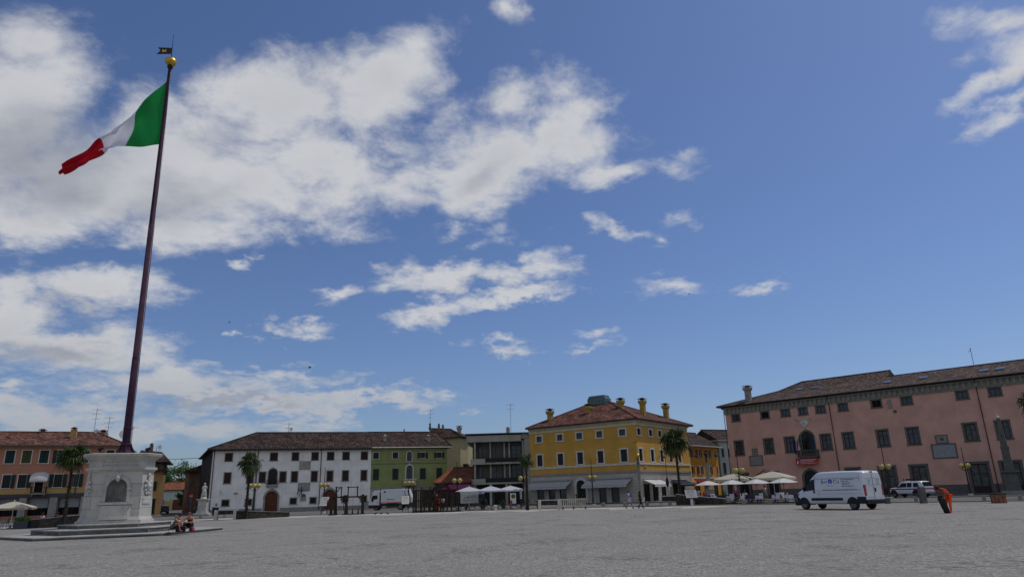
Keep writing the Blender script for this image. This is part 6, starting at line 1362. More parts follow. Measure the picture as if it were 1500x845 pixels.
# ---------------------------------------------------------------- people
def skinmesh(name,V,E,RD,m,parent,sub=2):
    me=bpy.data.meshes.new(name); me.from_pydata(V,E,[]); o=bpy.data.objects.new('tmp',me); COL.objects.link(o)
    md=o.modifiers.new('s','SKIN'); 
    for i,r_ in enumerate(RD): me.skin_vertices[0].data[i].radius=(r_,r_) if isinstance(r_,(int,float)) else r_
    me.skin_vertices[0].data[0].use_root=True
    md.use_smooth_shade=True; s=o.modifiers.new('b','SUBSURF'); s.levels=sub; s.render_levels=sub
    dg=bpy.context.evaluated_depsgraph_get(); m2=bpy.data.meshes.new_from_object(o.evaluated_get(dg)); bpy.data.objects.remove(o)
    m2.materials.clear(); m2.materials.append(K[m]); m2.polygons.foreach_set('use_smooth',[True]*len(m2.polygons))
    q=bpy.data.objects.new(name,m2); COL.objects.link(q); q.parent=parent; return q
def figure(name,label,loc,rz,J,skin='skin',shirt='cwhite',trs='cnavy',hair='hair',shoes='dark',sleeve=.5,leg=1.0,skirt=False,bag=None,longhair=False,sc=1.0,shoem=None,group=None):
    t=thing(name,label,'person',loc,rz,group); t.scale=(sc,)*3
    V=[];E=[];RD=[]
    def add(p_,r_,par=None): V.append(tuple(p_)); RD.append(r_); 
    def a(p_,r_,par):
        V.append(tuple(p_)); RD.append(r_)
        if par is not None: E.append((par,len(V)-1))
        return len(V)-1
    v=lambda k:Vector(J[k]); L=lambda p_,q_,f:Vector(p_).lerp(Vector(q_),f)
    pe=a(v('pelvis'),.13,None); sp=a(L(v('pelvis'),v('chest'),.5),(.115,.10),pe); ch=a(v('chest'),(.145,.11),sp); nk=a(v('neck'),.052,ch); 
    hd=v('head'); hb=a(L(v('neck'),hd,.45),.062,nk); hm=a(hd,(.078,.095),hb); ht=a(hd+(hd-v('neck')).normalized()*.09,.06,hm)
    for s in ('L','R'):
        sh=a(v('sh'+s),.058,ch); u1=a(L(v('sh'+s),v('el'+s),.5),.046,sh); e=a(v('el'+s),.038,u1); f1=a(L(v('el'+s),v('wr'+s),.4),.036,e); w=a(v('wr'+s),.025,f1)
        fd=(v('wr'+s)-v('el'+s)).normalized(); pm=a(v('wr'+s)+fd*.07,(.036,.020),w); sd=fd.cross(Vector((0,1,.3))).normalized()
        for k in range(4): 
            f_=a(v('wr'+s)+fd*.12+sd*(k-1.5)*.019,.0085,pm); a(v('wr'+s)+fd*(.155+.01*(k in(1,2)))+sd*(k-1.5)*.022-Vector((0,0,.018)),.007,f_)
        th_=a(v('wr'+s)+fd*.06+sd*.045,.010,pm); a(v('wr'+s)+fd*.09+sd*.058,.008,th_)
    for s in ('L','R'):
        hp=a(v('hip'+s),.092,pe); m1=a(L(v('hip'+s),v('kn'+s),.5),.078,hp); k_=a(v('kn'+s),.057,m1); c=a(L(v('kn'+s),v('an'+s),.35),.055,k_); an=a(v('an'+s),.036,c); a(v('toe'+s),.034,an)
    body=skinmesh('body',V,E,RD,skin,t,1)
    fw=(v('face')).normalized() if 'face' in J else Vector((0,1,0)); up=(hd-v('neck')).normalized(); sd=fw.cross(up).normalized()
    q=MB(); q.ball(hd+fw*.098-up*.0,.017,6); 
    for s in (-1,1): q.ball(hd+sd*s*.083,.022,6,sq=(.6,1,1))
    q.build('nose_and_ears',skin,t)
    for s in (-1,1): q=MB(); q.ball(hd+fw*.086+sd*s*.032+up*.022,.010,6); q.build('eye','hairb',t)
    q=MB(); q.mesh([hd+fw*.097-up*.048-sd*.022,hd+fw*.097-up*.048+sd*.022,hd+fw*.094-up*.056+sd*.016,hd+fw*.094-up*.056-sd*.016],[(0,1,2,3),(3,2,1,0)]); q.build('mouth','red',t)
    q=MB(); q.ball(hd+up*.035-fw*.022,.108,12,sq=(.95,.98,.9)); 
    if longhair: q.tube([hd-fw*.06+up*.03,hd-fw*.09-up*.1,v('neck')-fw*.07-up*.04],[.085,.075,.04],8)
    q.build('hair',hair,t)
    # garments: skinned a little larger than the limbs beneath
    V2=[v('pelvis')+Vector((0,0,.02)),L(v('pelvis'),v('chest'),.5),v('chest'),L(v('chest'),v('neck'),.55)]; E2=[(0,1),(1,2),(2,3)]; R2=[(.15,.13),(.135,.12),(.165,.13),(.10,.08)]
    for s in ('L','R'):
        if sleeve>0:
            b=len(V2); V2+= [v('sh'+s),L(v('sh'+s),v('el'+s),min(1,sleeve))]; E2+=[(2,b),(b,b+1)]; R2+=[.07,.058]
            if sleeve>1: V2.append(L(v('el'+s),v('wr'+s),.9)); E2.append((b+1,b+2)); R2.append(.045)
    skinmesh('shirt',[tuple(x) for x in V2],E2,R2,shirt,t,1)
    V3=[v('pelvis')]; E3=[]; R3=[(.132,.12)]
    for s in ('L','R'):
        b=len(V3); V3+=[v('hip'+s),L(v('hip'+s),v('kn'+s),.5 if leg>=.5 else leg)]; E3+=[(0,b),(b,b+1)]; R3+=[.108,.094 if not skirt else .12]
        if leg>.5: V3.append(v('kn'+s).lerp(v('hip'+s),max(0,1-leg*1.0) if leg<1 else 0)); E3.append((b+1,b+2)); R3.append(.075)
        if leg>1: V3.append(L(v('kn'+s),v('an'+s),.95)); E3.append((b+2,b+3)); R3.append(.058)
    skinmesh('trousers' if leg>1 else 'shorts',[tuple(x) for x in V3],E3,R3,trs,t,1)
    for s in ('L','R'):
        an,to=v('an'+s),v('toe'+s); q=MB(); d=(to-an); q.tube([an-d*.35-Vector((0,0,.03)),an+Vector((0,0,-.02)),to,to+d*.25],[.035,.05,.045,.02],8); q.build('shoe',shoes,t)
    return t
ST=dict(pelvis=(0,0,.95),chest=(0,.0,1.28),neck=(0,0,1.46),head=(0,.02,1.60),shL=(-.18,0,1.40),elL=(-.25,.0,1.12),wrL=(-.24,.12,.90),shR=(.18,0,1.40),elR=(.25,0,1.12),wrR=(.24,.12,.90),
 hipL=(-.09,0,.90),knL=(-.10,.03,.50),anL=(-.10,0,.09),toeL=(-.11,.14,.04),hipR=(.09,0,.90),knR=(.10,.03,.50),anR=(.10,0,.09),toeR=(.11,.14,.04))
WK=dict(ST,knL=(-.1,.18,.52),anL=(-.1,.30,.10),toeL=(-.1,.43,.06),knR=(.1,-.02,.50),anR=(.1,-.32,.14),toeR=(.1,-.20,.06),elL=(-.24,-.08,1.13),wrL=(-.22,.10,.95),elR=(.24,.05,1.13),wrR=(.2,.25,1.2))
SIT=dict(ST,pelvis=(0,0,.50),chest=(0,.02,.84),neck=(0,.03,1.02),head=(0,.06,1.17),shL=(-.18,.02,.97),elL=(-.24,.12,.72),wrL=(-.15,.36,.70),shR=(.18,.02,.97),elR=(.24,.12,.72),wrR=(.15,.36,.70),hipL=(-.1,.05,.49),knL=(-.12,.45,.50),anL=(-.12,.42,.09),toeL=(-.12,.56,.04),hipR=(.1,.05,.49),knR=(.12,.45,.50),anR=(.12,.42,.09),toeR=(.12,.56,.04))
# two people sitting on the lowest steps
W1=dict(pelvis=(0,0,.30),chest=(0,.17,.60),neck=(0,.28,.75),head=(0,.36,.87),shL=(-.17,.22,.70),elL=(-.2,.47,.55),wrL=(-.10,.66,.66),shR=(.17,.22,.70),elR=(.2,.45,.52),wrR=(.12,.68,.60),hipL=(-.1,.04,.29),knL=(-.11,.40,.50),anL=(-.11,.42,.09),toeL=(-.11,.55,.04),hipR=(.1,.04,.29),knR=(.16,.44,.50),anR=(.17,.56,.09),toeR=(.18,.68,.04),face=(0,1,-.45))
P1=dict(pelvis=(0,0,.30),chest=(0,.14,.60),neck=(0,.20,.76),head=(.01,.25,.89),shL=(-.18,.15,.71),elL=(-.25,.30,.48),wrL=(-.02,.46,.48),shR=(.18,.15,.71),elR=(.24,.38,.58),wrR=(.06,.40,.76),hipL=(-.1,.04,.29),knL=(-.18,.38,.46),anL=(-.13,.30,.09),toeL=(-.14,.44,.04),hipR=(.1,.04,.29),knR=(.2,.40,.46),anR=(.18,.46,.09),toeR=(.2,.58,.04),face=(-.25,1,-.3))
figure('person','seated woman in a sleeveless grey dress leaning forward on the steps',(-19.35,40.3,.18),R(-100),W1,shirt='cgrey',trs='cgrey',sleeve=0,leg=.6,skirt=True,hair='hair',shoes='skind',skin='skin')
figure('person','seated person in dark sleeveless top and black trousers, hand to mouth',(-18.75,41.05,.18),R(-175),P1,shirt='cnavy',trs='cblack',sleeve=0,leg=1.2,hair='hairg',shoes='dark')
def bag(name,label,x,y,z,m,w=.34,h=.26,d=.2,rz=0,tilt=0):
    t=thing(name,label,'bag',(x,y,z),rz); q=MB(); q.ext([(-w/2,0),(w/2,0),(w/2+tilt,h*.8),(w/2-.05+tilt,h),(-w/2+.06+tilt,h),(-w/2+tilt,h*.75)],-d/2,d/2); q.build('body',m,t,bev=.03)
    q=MB(); q.tube([(-.08+tilt,0,h-.01),(-.06+tilt,0,h+.06),(.06+tilt,0,h+.06),(.08+tilt,0,h-.01)],.012,6); q.build('handle','dark',t); return t
bag('rucksack','black rucksack set down at the feet of the two people on the steps',-18.85,40.15,.17,'cblack',.5,.30,.25,.3)
bag('handbag','magenta and red bag beside the rucksack on the steps',-18.4,40.6,.17,'magenta',.28,.24,.16,-.5,-.06)
s=thing('camp_stool','small dark stool under the seated woman on the steps','stool',(-19.35,40.3,.17),R(-100)); q=MB(); q.bx(-.22,.22,-.16,.2,.15,.20); q.build('seat','dark',s)
for sx in (-1,1):
    for sy in (-.12,.16): q=MB(); q.tube([(sx*.18,sy,.15),(sx*.2,sy,0)],.012,6); q.build('leg','metalg',s)
# street cleaner
CL=dict(pelvis=(0,-.05,.98),chest=(0,.27,1.23),neck=(0,.43,1.32),head=(0,.56,1.34),shL=(-.18,.34,1.27),elL=(-.24,.36,.98),wrL=(-.12,.50,.76),shR=(.18,.34,1.27),elR=(.22,.42,.98),wrR=(.08,.58,.80),hipL=(-.1,-.05,.92),knL=(-.10,.04,.50),anL=(-.10,.06,.10),toeL=(-.11,.20,.05),hipR=(.1,-.03,.92),knR=(.10,.12,.50),anR=(.10,.18,.09),toeR=(.11,.32,.05),face=(0,.75,-.65))
cx,cy=23.75,39.9
figure('person','street cleaner in orange workwear bending over to fill a long black refuse sack',(cx+.16,cy,0),R(100),CL,skin='skind',shirt='corange2',trs='corange',hair='hairb',shoes='corange',sleeve=.55,leg=1.2)
sk=MB(); prof=[(.16,0),(.24,.08),(.26,.3),(.28,.55),(.26,.75),(.17,.88),(.19,.93)]; r=random.Random(5)
n=20; vs=[]
for i,(rr_,z) in enumerate(prof):
    lx=.12-.22*z-.05*math.sin(PI*z)
    for k in range(n): a=2*PI*k/n; q_=.84*rr_*(1+.13*math.sin(a*5+z*7)+.05*r.uniform(-1,1))*.78; vs.append((lx+q_*math.cos(a)*1.0,q_*math.sin(a)*.75,z))
sk.mesh(vs,[(i*n+k,i*n+(k+1)%n,(i+1)*n+(k+1)%n,(i+1)*n+k) for i in range(len(prof)-1) for k in range(n)]+[tuple(range(n-1,-1,-1))],0,True)
so_=sk.build('refuse_sack','sack'); so_.location=(cx-.20,cy-.10,0); tag(so_,'long half filled black refuse sack held by the bending street cleaner','refuse sack')
# walkers
figure('person','walking man in white shirt and pale shorts with a small rucksack, hand raised',(10.75,69.5,0),R(-110),dict(WK,elL=(-.26,.1,1.2),wrL=(-.12,.25,1.42)),shirt='clilac',trs='clilac',skin='skind',hair='hair',sleeve=.6,leg=.9,sc=.98)
figure('person','walking woman all in black beside the man in white',(11.75,68.9,0),R(-75),WK,shirt='cblack',trs='cblack',skin='skind',hair='hairb',sleeve=.4,leg=1.2,sc=.94,longhair=True)
bag('rucksack','small blue bag slung on the back of the walking man',10.95,69.75,1.05,'blue',.22,.35,.14,.4)
bag('handbag','pale shoulder bag carried by the walking woman in black',12.08,68.85,.75,'clilac',.24,.26,.12,.4)
# people round the cafe and the timber machines
figure('person','waiter in a white shirt near the orange awning holding a pale tray',(17.55+2.9,81,.0),R(160),dict(ST,elL=(-.3,.1,1.2),wrL=(-.35,.3,1.4)),shirt='clilac',trs='cblack',skin='skind',hair='hairb',sleeve=.6,leg=1.2,sc=.97)
figure('person','customer in white top and grey shorts standing among the cafe tables',(25.05,72.4,.2),R(-120),WK,shirt='cwhite',trs='cgn',skin='skind',hair='hairb',sleeve=.3,leg=.85,sc=.95)
figure('person','person in orange workwear glimpsed behind the timber palisade',(-8.9,79.0,0),R(170),ST,shirt='corange',trs='corange',skin='skind',hair='hairg',sleeve=1.2,leg=1.2,sc=.98)
figure('person','person in white shirt behind the timber palisade beside the one in orange',(-8.35,79.2,0),R(150),ST,shirt='cwhite',trs='cnavy',skin='skind',hair='hairb',sleeve=.6,leg=1.2,sc=.94)
# ---------------------------------------------------------------- cafe furniture
def parasol(x,y,z,h,r_,m,label,pole='cwhite',sides=4,rz=0,val=.0,drop=.42,name='parasol',grp='cafe parasols',base=True,vm=None):
    t=thing(name,label,'parasol',(x,y,z),rz,grp); q=MB()
    n=sides; sub=6
    def P(k,f):
        a=2*PI*(k+.5)/n; R_=r_*f; return Vector((R_*math.cos(a),R_*math.sin(a),h-drop*(f**1.15)))
    for k in range(n):
        for i in range(sub):
            f0,f1=i/sub,(i+1)/sub
            for j in range(4):
                def E_(f,s): v=P(k,f).lerp(P(k+1,f),s); v.z-=.05*math.sin(PI*s)*f; return v
                q.poly([E_(f0,j/4),E_(f1,j/4),E_(f1,(j+1)/4),E_(f0,(j+1)/4)] if i else [P(k,0),E_(f1,j/4),E_(f1,(j+1)/4)])
        if val:
            for j in range(8):
                a_=P(k,1).lerp(P(k+1,1),j/8); b_=P(k,1).lerp(P(k+1,1),(j+1)/8); a_.z-=.05*math.sin(PI*j/8); b_.z-=.05*math.sin(PI*(j+1)/8); d=Vector((0,0,val)); q.poly([a_-d,b_-d,b_,a_])
    c=q.build('canopy',m,t)
    if vm:
        tt=MB(); r=random.Random(3)
        for k in range(n):
            a_,b_=P(k,1.004),P(k+1,1.004); s=.08
            while s<.92:
                l=r.uniform(.012,.03); u=a_.lerp(b_,s); w=a_.lerp(b_,s+l); dz=Vector((0,0,-val*.75)); e=Vector((0,0,-val*.25)); z0=Vector((0,0,-.05*math.sin(PI*s))); tt.poly([u+dz+z0,w+dz+z0,w+e+z0,u+e+z0]); s+=l+.012
        tt.build('lettering',vm,c)
    q=MB(); q.tube([(0,0,0),(0,0,h+.08)],.03,8); q.ball((0,0,h+.08),.05,8); q.build('pole',pole,t)
    q=MB()
    for k in range(n): q.tube([P(k,.02),P(k,.98)-Vector((0,0,.03))],.012,4); q.tube([(0,0,h-drop-.25),P(k,.5)-Vector((0,0,.03))],.012,4)
    q.build('ribs','rust',t)
    if base: q=MB(); q.lathe([(.28,0),(.28,.06),(.08,.10),(.06,.3)],14); q.build('base','dstone',t)
    return t
for x,y,lb in ((20.3,76,'leftmost of the four small white cafe parasols'),(22.3,74,'second from the left of the four small white cafe parasols'),(24.25,72.3,'third from the left of the four small white cafe parasols'),(26.25,70.4,'rightmost of the four small white cafe parasols, nearest the van')):
    parasol(x,y,.2,2.25,1.42,'parwhite',lb+' before the pink palace',pole='woodl',rz=R(12))
parasol(24.3,79.6,.2,2.95,2.5,'parcream','large cream parasol with black arm behind the left small parasols',sides=4,rz=R(-38),val=.25,drop=.55)
parasol(27.9,77.6,.2,3.05,2.7,'parcream','large cream parasol with black arm behind the right small parasols',sides=4,rz=R(-38),val=.25,drop=.65)
bm_=thing('parasol_mast','black cantilever mast with slanting arm between the two large cream parasols','parasol mast',(25.3,77.2,.2)); q=MB(); q.beam((0,0,0),(0,0,2.35),.14); q.beam((0,0,2.3),(1.9,.6,3.25),.10); q.beam((0,0,2.35),(-1.1,1.3,3.0),.08); q.bx(-.4,.4,-.4,.4,0,.08); q.build('mast','dark',bm_); bm_.children[0].name='arm_and_post'
for x,y,lb in ((-5.75,84,'leftmost pale grey parasol before the red roofed house'),(-3.2,84.2,'middle pale grey parasol before the concrete block'),(-.9,86,'rightmost pale grey parasol before the concrete block')):
    parasol(x,y,0,2.62,2.15,'pargrey',lb,rz=R(8),val=.14,drop=.48,grp='pale parasols before the concrete block')
parasol(-43.9,62,0,2.25,2.0,'parcream','cream parasol with dark red lettering on its edge at the far left',rz=R(20),val=.16,drop=.5,grp=None,vm='lampred')
del_=thing('canopy','magenta canopy behind the timber palisade beside the red roofed house','canopy',(-9.6,90,0)); q=MB()
q.mesh([(-.2,0,2.45),(4.3,0,2.45),(3.3,1.6,3.0),(.8,1.6,3.05),(-.2,3,2.5),(4.3,3,2.5),(-.2,0,2.05),(4.3,0,2.2)],[(0,1,2,3),(3,2,5,4),(0,3,4),(1,5,2),(6,7,1,0)]); q.build('cover','canopypink',del_)
for x in (0,4.1):
    for y in (.1,2.9): q=MB(); q.tube([(x,y,0),(x,y,2.4)],.04,6); q.build('post','rust',del_)
def chair():
    t=thing('cafe_chair','white woven tub chair on the cafe terrace','chair',group='white cafe chairs')
    q=MB(); q.bx(-.25,.25,-.25,.25,.30,.44); q.build('seat','cwhite',t,bev=.03); q=MB(); q.ext([(-.28,.30),(.28,.30),(.30,.86),(-.30,.86)],.22,.29); q.build('backrest','cwhite',t,bev=.02)
    for s in (-1,1): q=MB(); q.bx(s*.29-.03,s*.29+.03,-.26,.24,.30,.64); q.build('armrest','cwhite',t,bev=.02)
    for sx in (-1,1):
        for sy in (-1,1): q=MB(); q.tube([(sx*.22,sy*.2,0),(sx*.22,sy*.2,.3)],.022,6); q.build('leg','cwhite',t)
    return t
c0=chair(); first=True; r=random.Random(8)
CH=[(20.5,74.9,.2,R(80)),(21.0,76.6,.2,R(20)),(21.9,73.9,.2,R(-60)),(22.9,72.8,.2,R(75)),(24.1,71.6,.2,R(-75)),(23.6,74.0,.2,R(10)),(26.6,69.9,.2,R(75)),(27.7,69.3,.2,R(-80)),(26.7,71.9,.2,R(15)),(28.9,68.9,.2,R(60)),(29.8,68.6,.2,R(-60)),(19.6,76.3,.2,R(70)),(25.5,70.8,.2,R(-70)),(28.6,70.6,.2,R(5))]
for x,y,z,a in CH:
    c=c0 if first else copy_tree(c0); first=False; at(c,x,y,z,a)
def table():
    t=thing('cafe_table','cafe table under a dark violet cloth on the terrace','table',group='cafe tables'); q=MB(); q.bx(-.38,.38,-.38,.38,.70,.73); q.build('tabletop','cwhite',t)
    q=MB(); v=[(-.40,-.40,.745),(.40,-.40,.745),(.40,.40,.745),(-.40,.40,.745)]; w=[(a*1.08,b*1.08,.30) for a,b,_ in v]; q.mesh(v+w,[(0,1,2,3)]+[(i,4+i,4+(i+1)%4,(i+1)%4) for i in range(4)]); q.build('cloth','violet',t)
    q=MB(); q.tube([(0,0,0),(0,0,.7)],.04,8); q.lathe([(.25,0),(.25,.04),(.05,.06)],12); q.build('pedestal','rust',t); return t
t0=table(); first=True
for x,y in ((21.3,74.5),(23.5,72.2),(27.2,69.6),(29.4,68.8),(25.7,71.6),(20.2,76.0)): c=t0 if first else copy_tree(t0); first=False; at(c,x,y,.2,R(30))
for i,(x,y,rz,sh_,lb) in enumerate(((23.6,74.4,R(-150),'cgrey','seated cafe customer in grey beside the third small parasol pole'),(28.1,70.2,R(150),'clilac','seated cafe customer in lilac under the rightmost small parasol'),(30.1,69.4,R(160),'cblack','seated cafe customer in dark clothes just left of the van bonnet'))):
    figure('person',lb,(x,y,.2),rz,SIT,shirt=sh_,trs='cnavy',skin='skind',hair='hairb',sleeve=.5,leg=1.2,sc=.97)
def potplant(x,y,z,label,seed,h=1.1,m='leafy',potm='dstone',flower=False,pr=.28,spread=.6,grp=None,name='potted_plant'):
    r=random.Random(seed); t=thing(name,label,'potted plant',(x,y,z),0,grp); q=MB(); q.lathe([(pr*.75,0),(pr,.42),(pr*1.08,.44),(pr*1.05,.48),(pr*.8,.46)],14); q.build('pot',potm,t); g=MB()
    for i in range(34):
        a=r.uniform(0,2*PI); el=r.uniform(.3,1.4); L=h*r.uniform(.6,1.0); d=Vector((math.cos(a)*math.cos(el)*spread*1.6,math.sin(a)*math.cos(el)*spread*1.6,math.sin(el))); b=Vector((0,0,.45)); mid=b+d*L*.6; tip=b+d*L+Vector((0,0,-.18*L)); w=Vector((-math.sin(a),math.cos(a),0))*.035
        g.poly([b-w*.4,b+w*.4,mid+w,mid-w]); g.poly([mid-w,mid+w,tip])
    g.build('foliage',m,t)
    if flower:
        f=MB()
        for i in range(26): f.ball((r.gauss(0,.2),r.gauss(0,.2),.55+h*.4+r.gauss(0,.13)),.05,6)
        f.build('flowers','flower',t)
    return t
for i,a in enumerate(((21.2,73.8,.2,'spiky potted plant beside the second small parasol',1,1.2,'leafy','dstone',False),(24.6,73.0,.2,'dark leafy potted plant behind the standing cafe customer',2,1.1,'leafd','dstone',False),(28.0,69.0,.2,'bright yellow green potted plant under the rightmost parasol',3,1.5,'leafy','lstone',False),(20.6,79.0,.2,'potted plant with magenta flowers left of the terrace',4,.9,'leafd','dstone',True),(23.3,76.5,.2,'potted plant with magenta flowers between the white chairs',5,.9,'leafd','dstone',True),(2.4,84.5,0,'leafy potted plant left of the grey awning of the yellow palace',6,1.5,'leafd','dstone',False),(-4.2,85.5,0,'potted bush under the leftmost grey parasol',7,1.3,'leafd','dstone',False),(-1.8,86.8,0,'potted bush under the rightmost grey parasol',8,1.4,'leafy','dstone',False))): potplant(a[0],a[1],a[2],a[3],a[4],a[5],a[6],a[7],a[8])
def planter_box(x,y,label,rz=0):
    t=thing('planter_box',label,'planter',(x,y,0),rz); q=MB(); q.bx(-.55,.55,-.25,.25,0,.6); q.build('box','bluecar',t,bev=.02); g=MB(); r=random.Random(9)
    for i in range(260): p_=Vector((r.uniform(-.55,.55),r.uniform(-.25,.25),.6+abs(r.gauss(0,.16)))); a=Vector((r.uniform(-1,1),r.uniform(-1,1),r.uniform(-1,1))).normalized()*.09; b=a.cross(Vector((.3,.7,.2))).normalized()*.05; g.poly([p_-a,p_+b,p_+a,p_-b])
    g.build('foliage','leafy',t); return t
planter_box(-41.9,60.5,'dark planter with bright green shrub at the cafe on the far left',.2); planter_box(-39.8,66.0,'dark planter with yellow green shrub behind the left palm',.2)
for i,(x,y,rz,sh_,lb) in enumerate(((-42.2,63.5,R(160),'cwhite','seated cafe customer in white at the far left'),(-40.9,63.5,R(200),'cblack','seated cafe customer in black at the far left, right of the one in white'))): figure('person',lb,(x,y,0),rz,SIT,shirt=sh_,trs='cnavy',skin='skind',hair='hairb',sleeve=.6,leg=1.2,sc=.97)
dc=thing('cafe_chair','dark metal cafe chair on the far left pavement','chair',group='dark cafe chairs at the far left'); 
q=MB(); q.bx(-.22,.22,-.22,.22,.43,.46); q.build('seat','rust',dc); q=MB(); q.tube([(-.22,.22,.46),(-.22,.26,.85),(.22,.26,.85),(.22,.22,.46)],.018,6); 
for k in range(4): q.tube([(-.13+.087*k,.23,.46),(-.13+.087*k,.26,.85)],.01,4)
q.build('backrest','rust',dc)
for sx in (-1,1):
    for sy in (-1,1): q=MB(); q.tube([(sx*.2,sy*.2,.43),(sx*.22,sy*.22,0)],.016,6); q.build('leg','rust',dc)
r=random.Random(21)
for i in range(16): c=dc if i==0 else copy_tree(dc); at(c,-48.5+i*.78+r.uniform(-.2,.2),62.6+i*.32+r.uniform(-.7,1.4),0,r.uniform(0,6.28))
# ---------------------------------------------------------------- planter walls, benches, posts
def lowwall(name,label,pts,h0,h1,w,m='rubble',cap='stone',seats=()):
    t=thing(name,label,'low wall',(pts[0][0],pts[0][1],0)); o=Vector(pts[0])
    for i in range(len(pts)-1):
        a,b=Vector(pts[i])-o,Vector(pts[i+1])-o; d=(b-a).normalized(); n=Vector((-d.y,d.x))*w; ha=h0+(h1-h0)*i/(len(pts)-1); hb=h0+(h1-h0)*(i+1)/(len(pts)-1)
        q=MB(); A,B,C_,D_=a,b,b+n,a+n
        v=[(A.x,A.y,0),(B.x,B.y,0),(C_.x,C_.y,0),(D_.x,D_.y,0),(A.x,A.y,ha),(B.x,B.y,hb),(C_.x,C_.y,hb),(D_.x,D_.y,ha)]; F_=[(0,1,5,4),(1,2,6,5),(2,3,7,6),(3,0,4,7),(4,5,6,7)]
        q.mesh(v,F_); q.build('wall',m,t)
        q=MB(); e=Vector((-d.y,d.x))*-.04; A,B,C_,D_=a+e,b+e,b+n-e,a+n-e; v=[(A.x,A.y,ha+.003),(B.x,B.y,hb+.003),(C_.x,C_.y,hb+.003),(D_.x,D_.y,ha+.003),(A.x,A.y,ha+.05),(B.x,B.y,hb+.05),(C_.x,C_.y,hb+.05),(D_.x,D_.y,ha+.05)]; q.mesh(v,[(0,1,5,4),(1,2,6,5),(2,3,7,6),(3,0,4,7),(4,5,6,7)]); q.build('coping',cap,t)
    return t
lowwall('planter_wall','dark rubble planter wall sloping down right of the palm before the yellow palace',[(16.35,74.2),(18.2,73.4),(20.55,71.4)],1.15,.62,.5)
lowwall('planter_wall','dark rubble planter wall right of the palm before the white palace',[(-28.0,71.4),(-24.2,75.8)],.8,.45,.5)
lowwall('planter_wall','dark rubble planter wall at the foot of the palm left of the pedestal',[(-42.3,60.2),(-37.3,64.0)],.6,1.05,.5)
def bench(x,y,rz,L,label,end='lstone',seat='lstone',back=True,h=.95,grp=None):
    t=thing('stone_bench',label,'bench',(x,y,0),rz,grp)
    for s in (0,1): q=MB(); q.bx(s*L-.14,s*L+.14,-.25,.25,0,h); q.build('end_slab',end,t,bev=.02)
    q=MB(); q.bx(.15,L-.15,-.22,.22,.36,.44); q.build('seat',seat,t)
    if back: q=MB(); q.bx(.15,L-.15,.15,.24,.5,h-.08); q.build('backrest','rubble',t); q=MB(); q.bx(.15,L-.15,.12,.26,h-.078,h); q.build('top_rail',seat,t)
    return t
bench(-30.2,71.6,R(2),1.9,'stone bench with tall ends left of the planter wall by the white palace palm'); bench(15.0,75.4,R(-14),1.75,'stone bench with tall ends directly left of the palm before the yellow palace',h=1.05)
bench(2.2,73.6,R(-6),2.0,'stone bench backed by dark rubble, left of the white slatted barrier',h=1.0)
wf=thing('slatted_barrier','white slatted timber barrier on feet before the yellow palace','barrier',(4.35,72.9,.25),R(-6))
for i in range(13): q=MB(); q.bx(i*.2,i*.2+.1,-.03,.03,.08,.75); q.build('slat','palewood',wf)
q=MB(); q.bx(-.05,2.6,-.05,-.031,.70,.80); q.build('rail','palewood',wf); q=MB(); q.bx(-.05,2.6,-.05,-.031,.02,.12); q.build('rail','palewood',wf)
for x in (.1,1.2,2.4): q=MB(); q.bx(x,x+.15,-.3,.3,-.25,.02); q.build('foot','dstone',wf)
# ring of low stone posts with an iron rail
def ringpoint(i,t): a,b=Vector(HEX[i]),Vector(HEX[i+1]); return a.lerp(b,t)
post=MB(); post.bx(-.14,.14,-.14,.14,0,.45); post.prism([(-.14,-.14),(.14,-.14),(.14,.14),(-.14,.14)],.45,.50,0,[(-.10,-.10),(.10,-.10),(.10,.10),(-.10,.10)])
pm=post.build('stone_post','kerb'); tag(pm,'low square stone post carrying the iron rail around the gravel square','post',group='low stone posts around the square')
cnt=0
for i in range(0,7):
    a,b=Vector(HEX[i]),Vector(HEX[i+1]); L=(b-a).length; n=max(1,round(L/2.35)); d=(b-a).normalized(); nn=Vector((-d.y,d.x))
    for k in range(n):
        q_=a.lerp(b,k/n)+nn*(.55 if i>=0 else 0)
        if q_.y<20 or (i==2 and 0.15<k/n<.95) : continue
        o=pm if cnt==0 else pm.copy()
        if cnt: COL.objects.link(o)
        o.location=(q_.x,q_.y,0); o.rotation_euler=(0,0,math.atan2(d.y,d.x)); cnt+=1
    if i!=2:
        rl=MB(); A=a+nn*.55; B=b+nn*.55; rl.tube([(A.x,A.y,.42),(B.x,B.y,.42)],.035,6); tag(rl.build('iron_rail','rust'),['iron rail of the square along the far left edge','iron rail of the square before the white palace','','iron rail of the square before the yellow palace','iron rail of the square before the alley and the cafe terrace','iron rail of the square along the pink palace','iron rail of the square along its right edge'][i],'rail')
# slab bench and tall post at right, wooden box
sb=thing('stone_bench','low dark stone slab bench at the edge of the square right of the van','bench',(30.9,62.2,0),R(-50))
q=MB(); q.bx(-1.2,1.4,-.3,.3,.40,.52); q.build('seat','stone',sb,bev=.02)
for x in (-.9,1.05): q=MB(); q.bx(x-.15,x+.15,-.25,.25,0,.4); q.build('foot','dstone',sb)
q=MB(); q.bx(-.22,.22,-.2,.2,0,1.25); q.prism([(-.22,-.2),(.22,-.2),(.22,.2),(-.22,.2)],1.25,1.35,0,[(-.15,-.13),(.15,-.13),(.15,.13),(-.15,.13)]); o=q.build('stone_pillar','dstone'); o.location=(33.4,59.2,0); tag(o,'tall grey stone pillar at the edge of the square below the white pick-up','pillar')
wb=thing('wooden_crate','weathered reddish wooden crate standing on the gravel at the far right','crate',(36.3,54.3,0),R(-25))
for i in range(4): q=MB(); q.bx(-.48+i*.24,-.26+i*.24,-.32,-.28,0,.62); q.build('plank','woodl',wb)
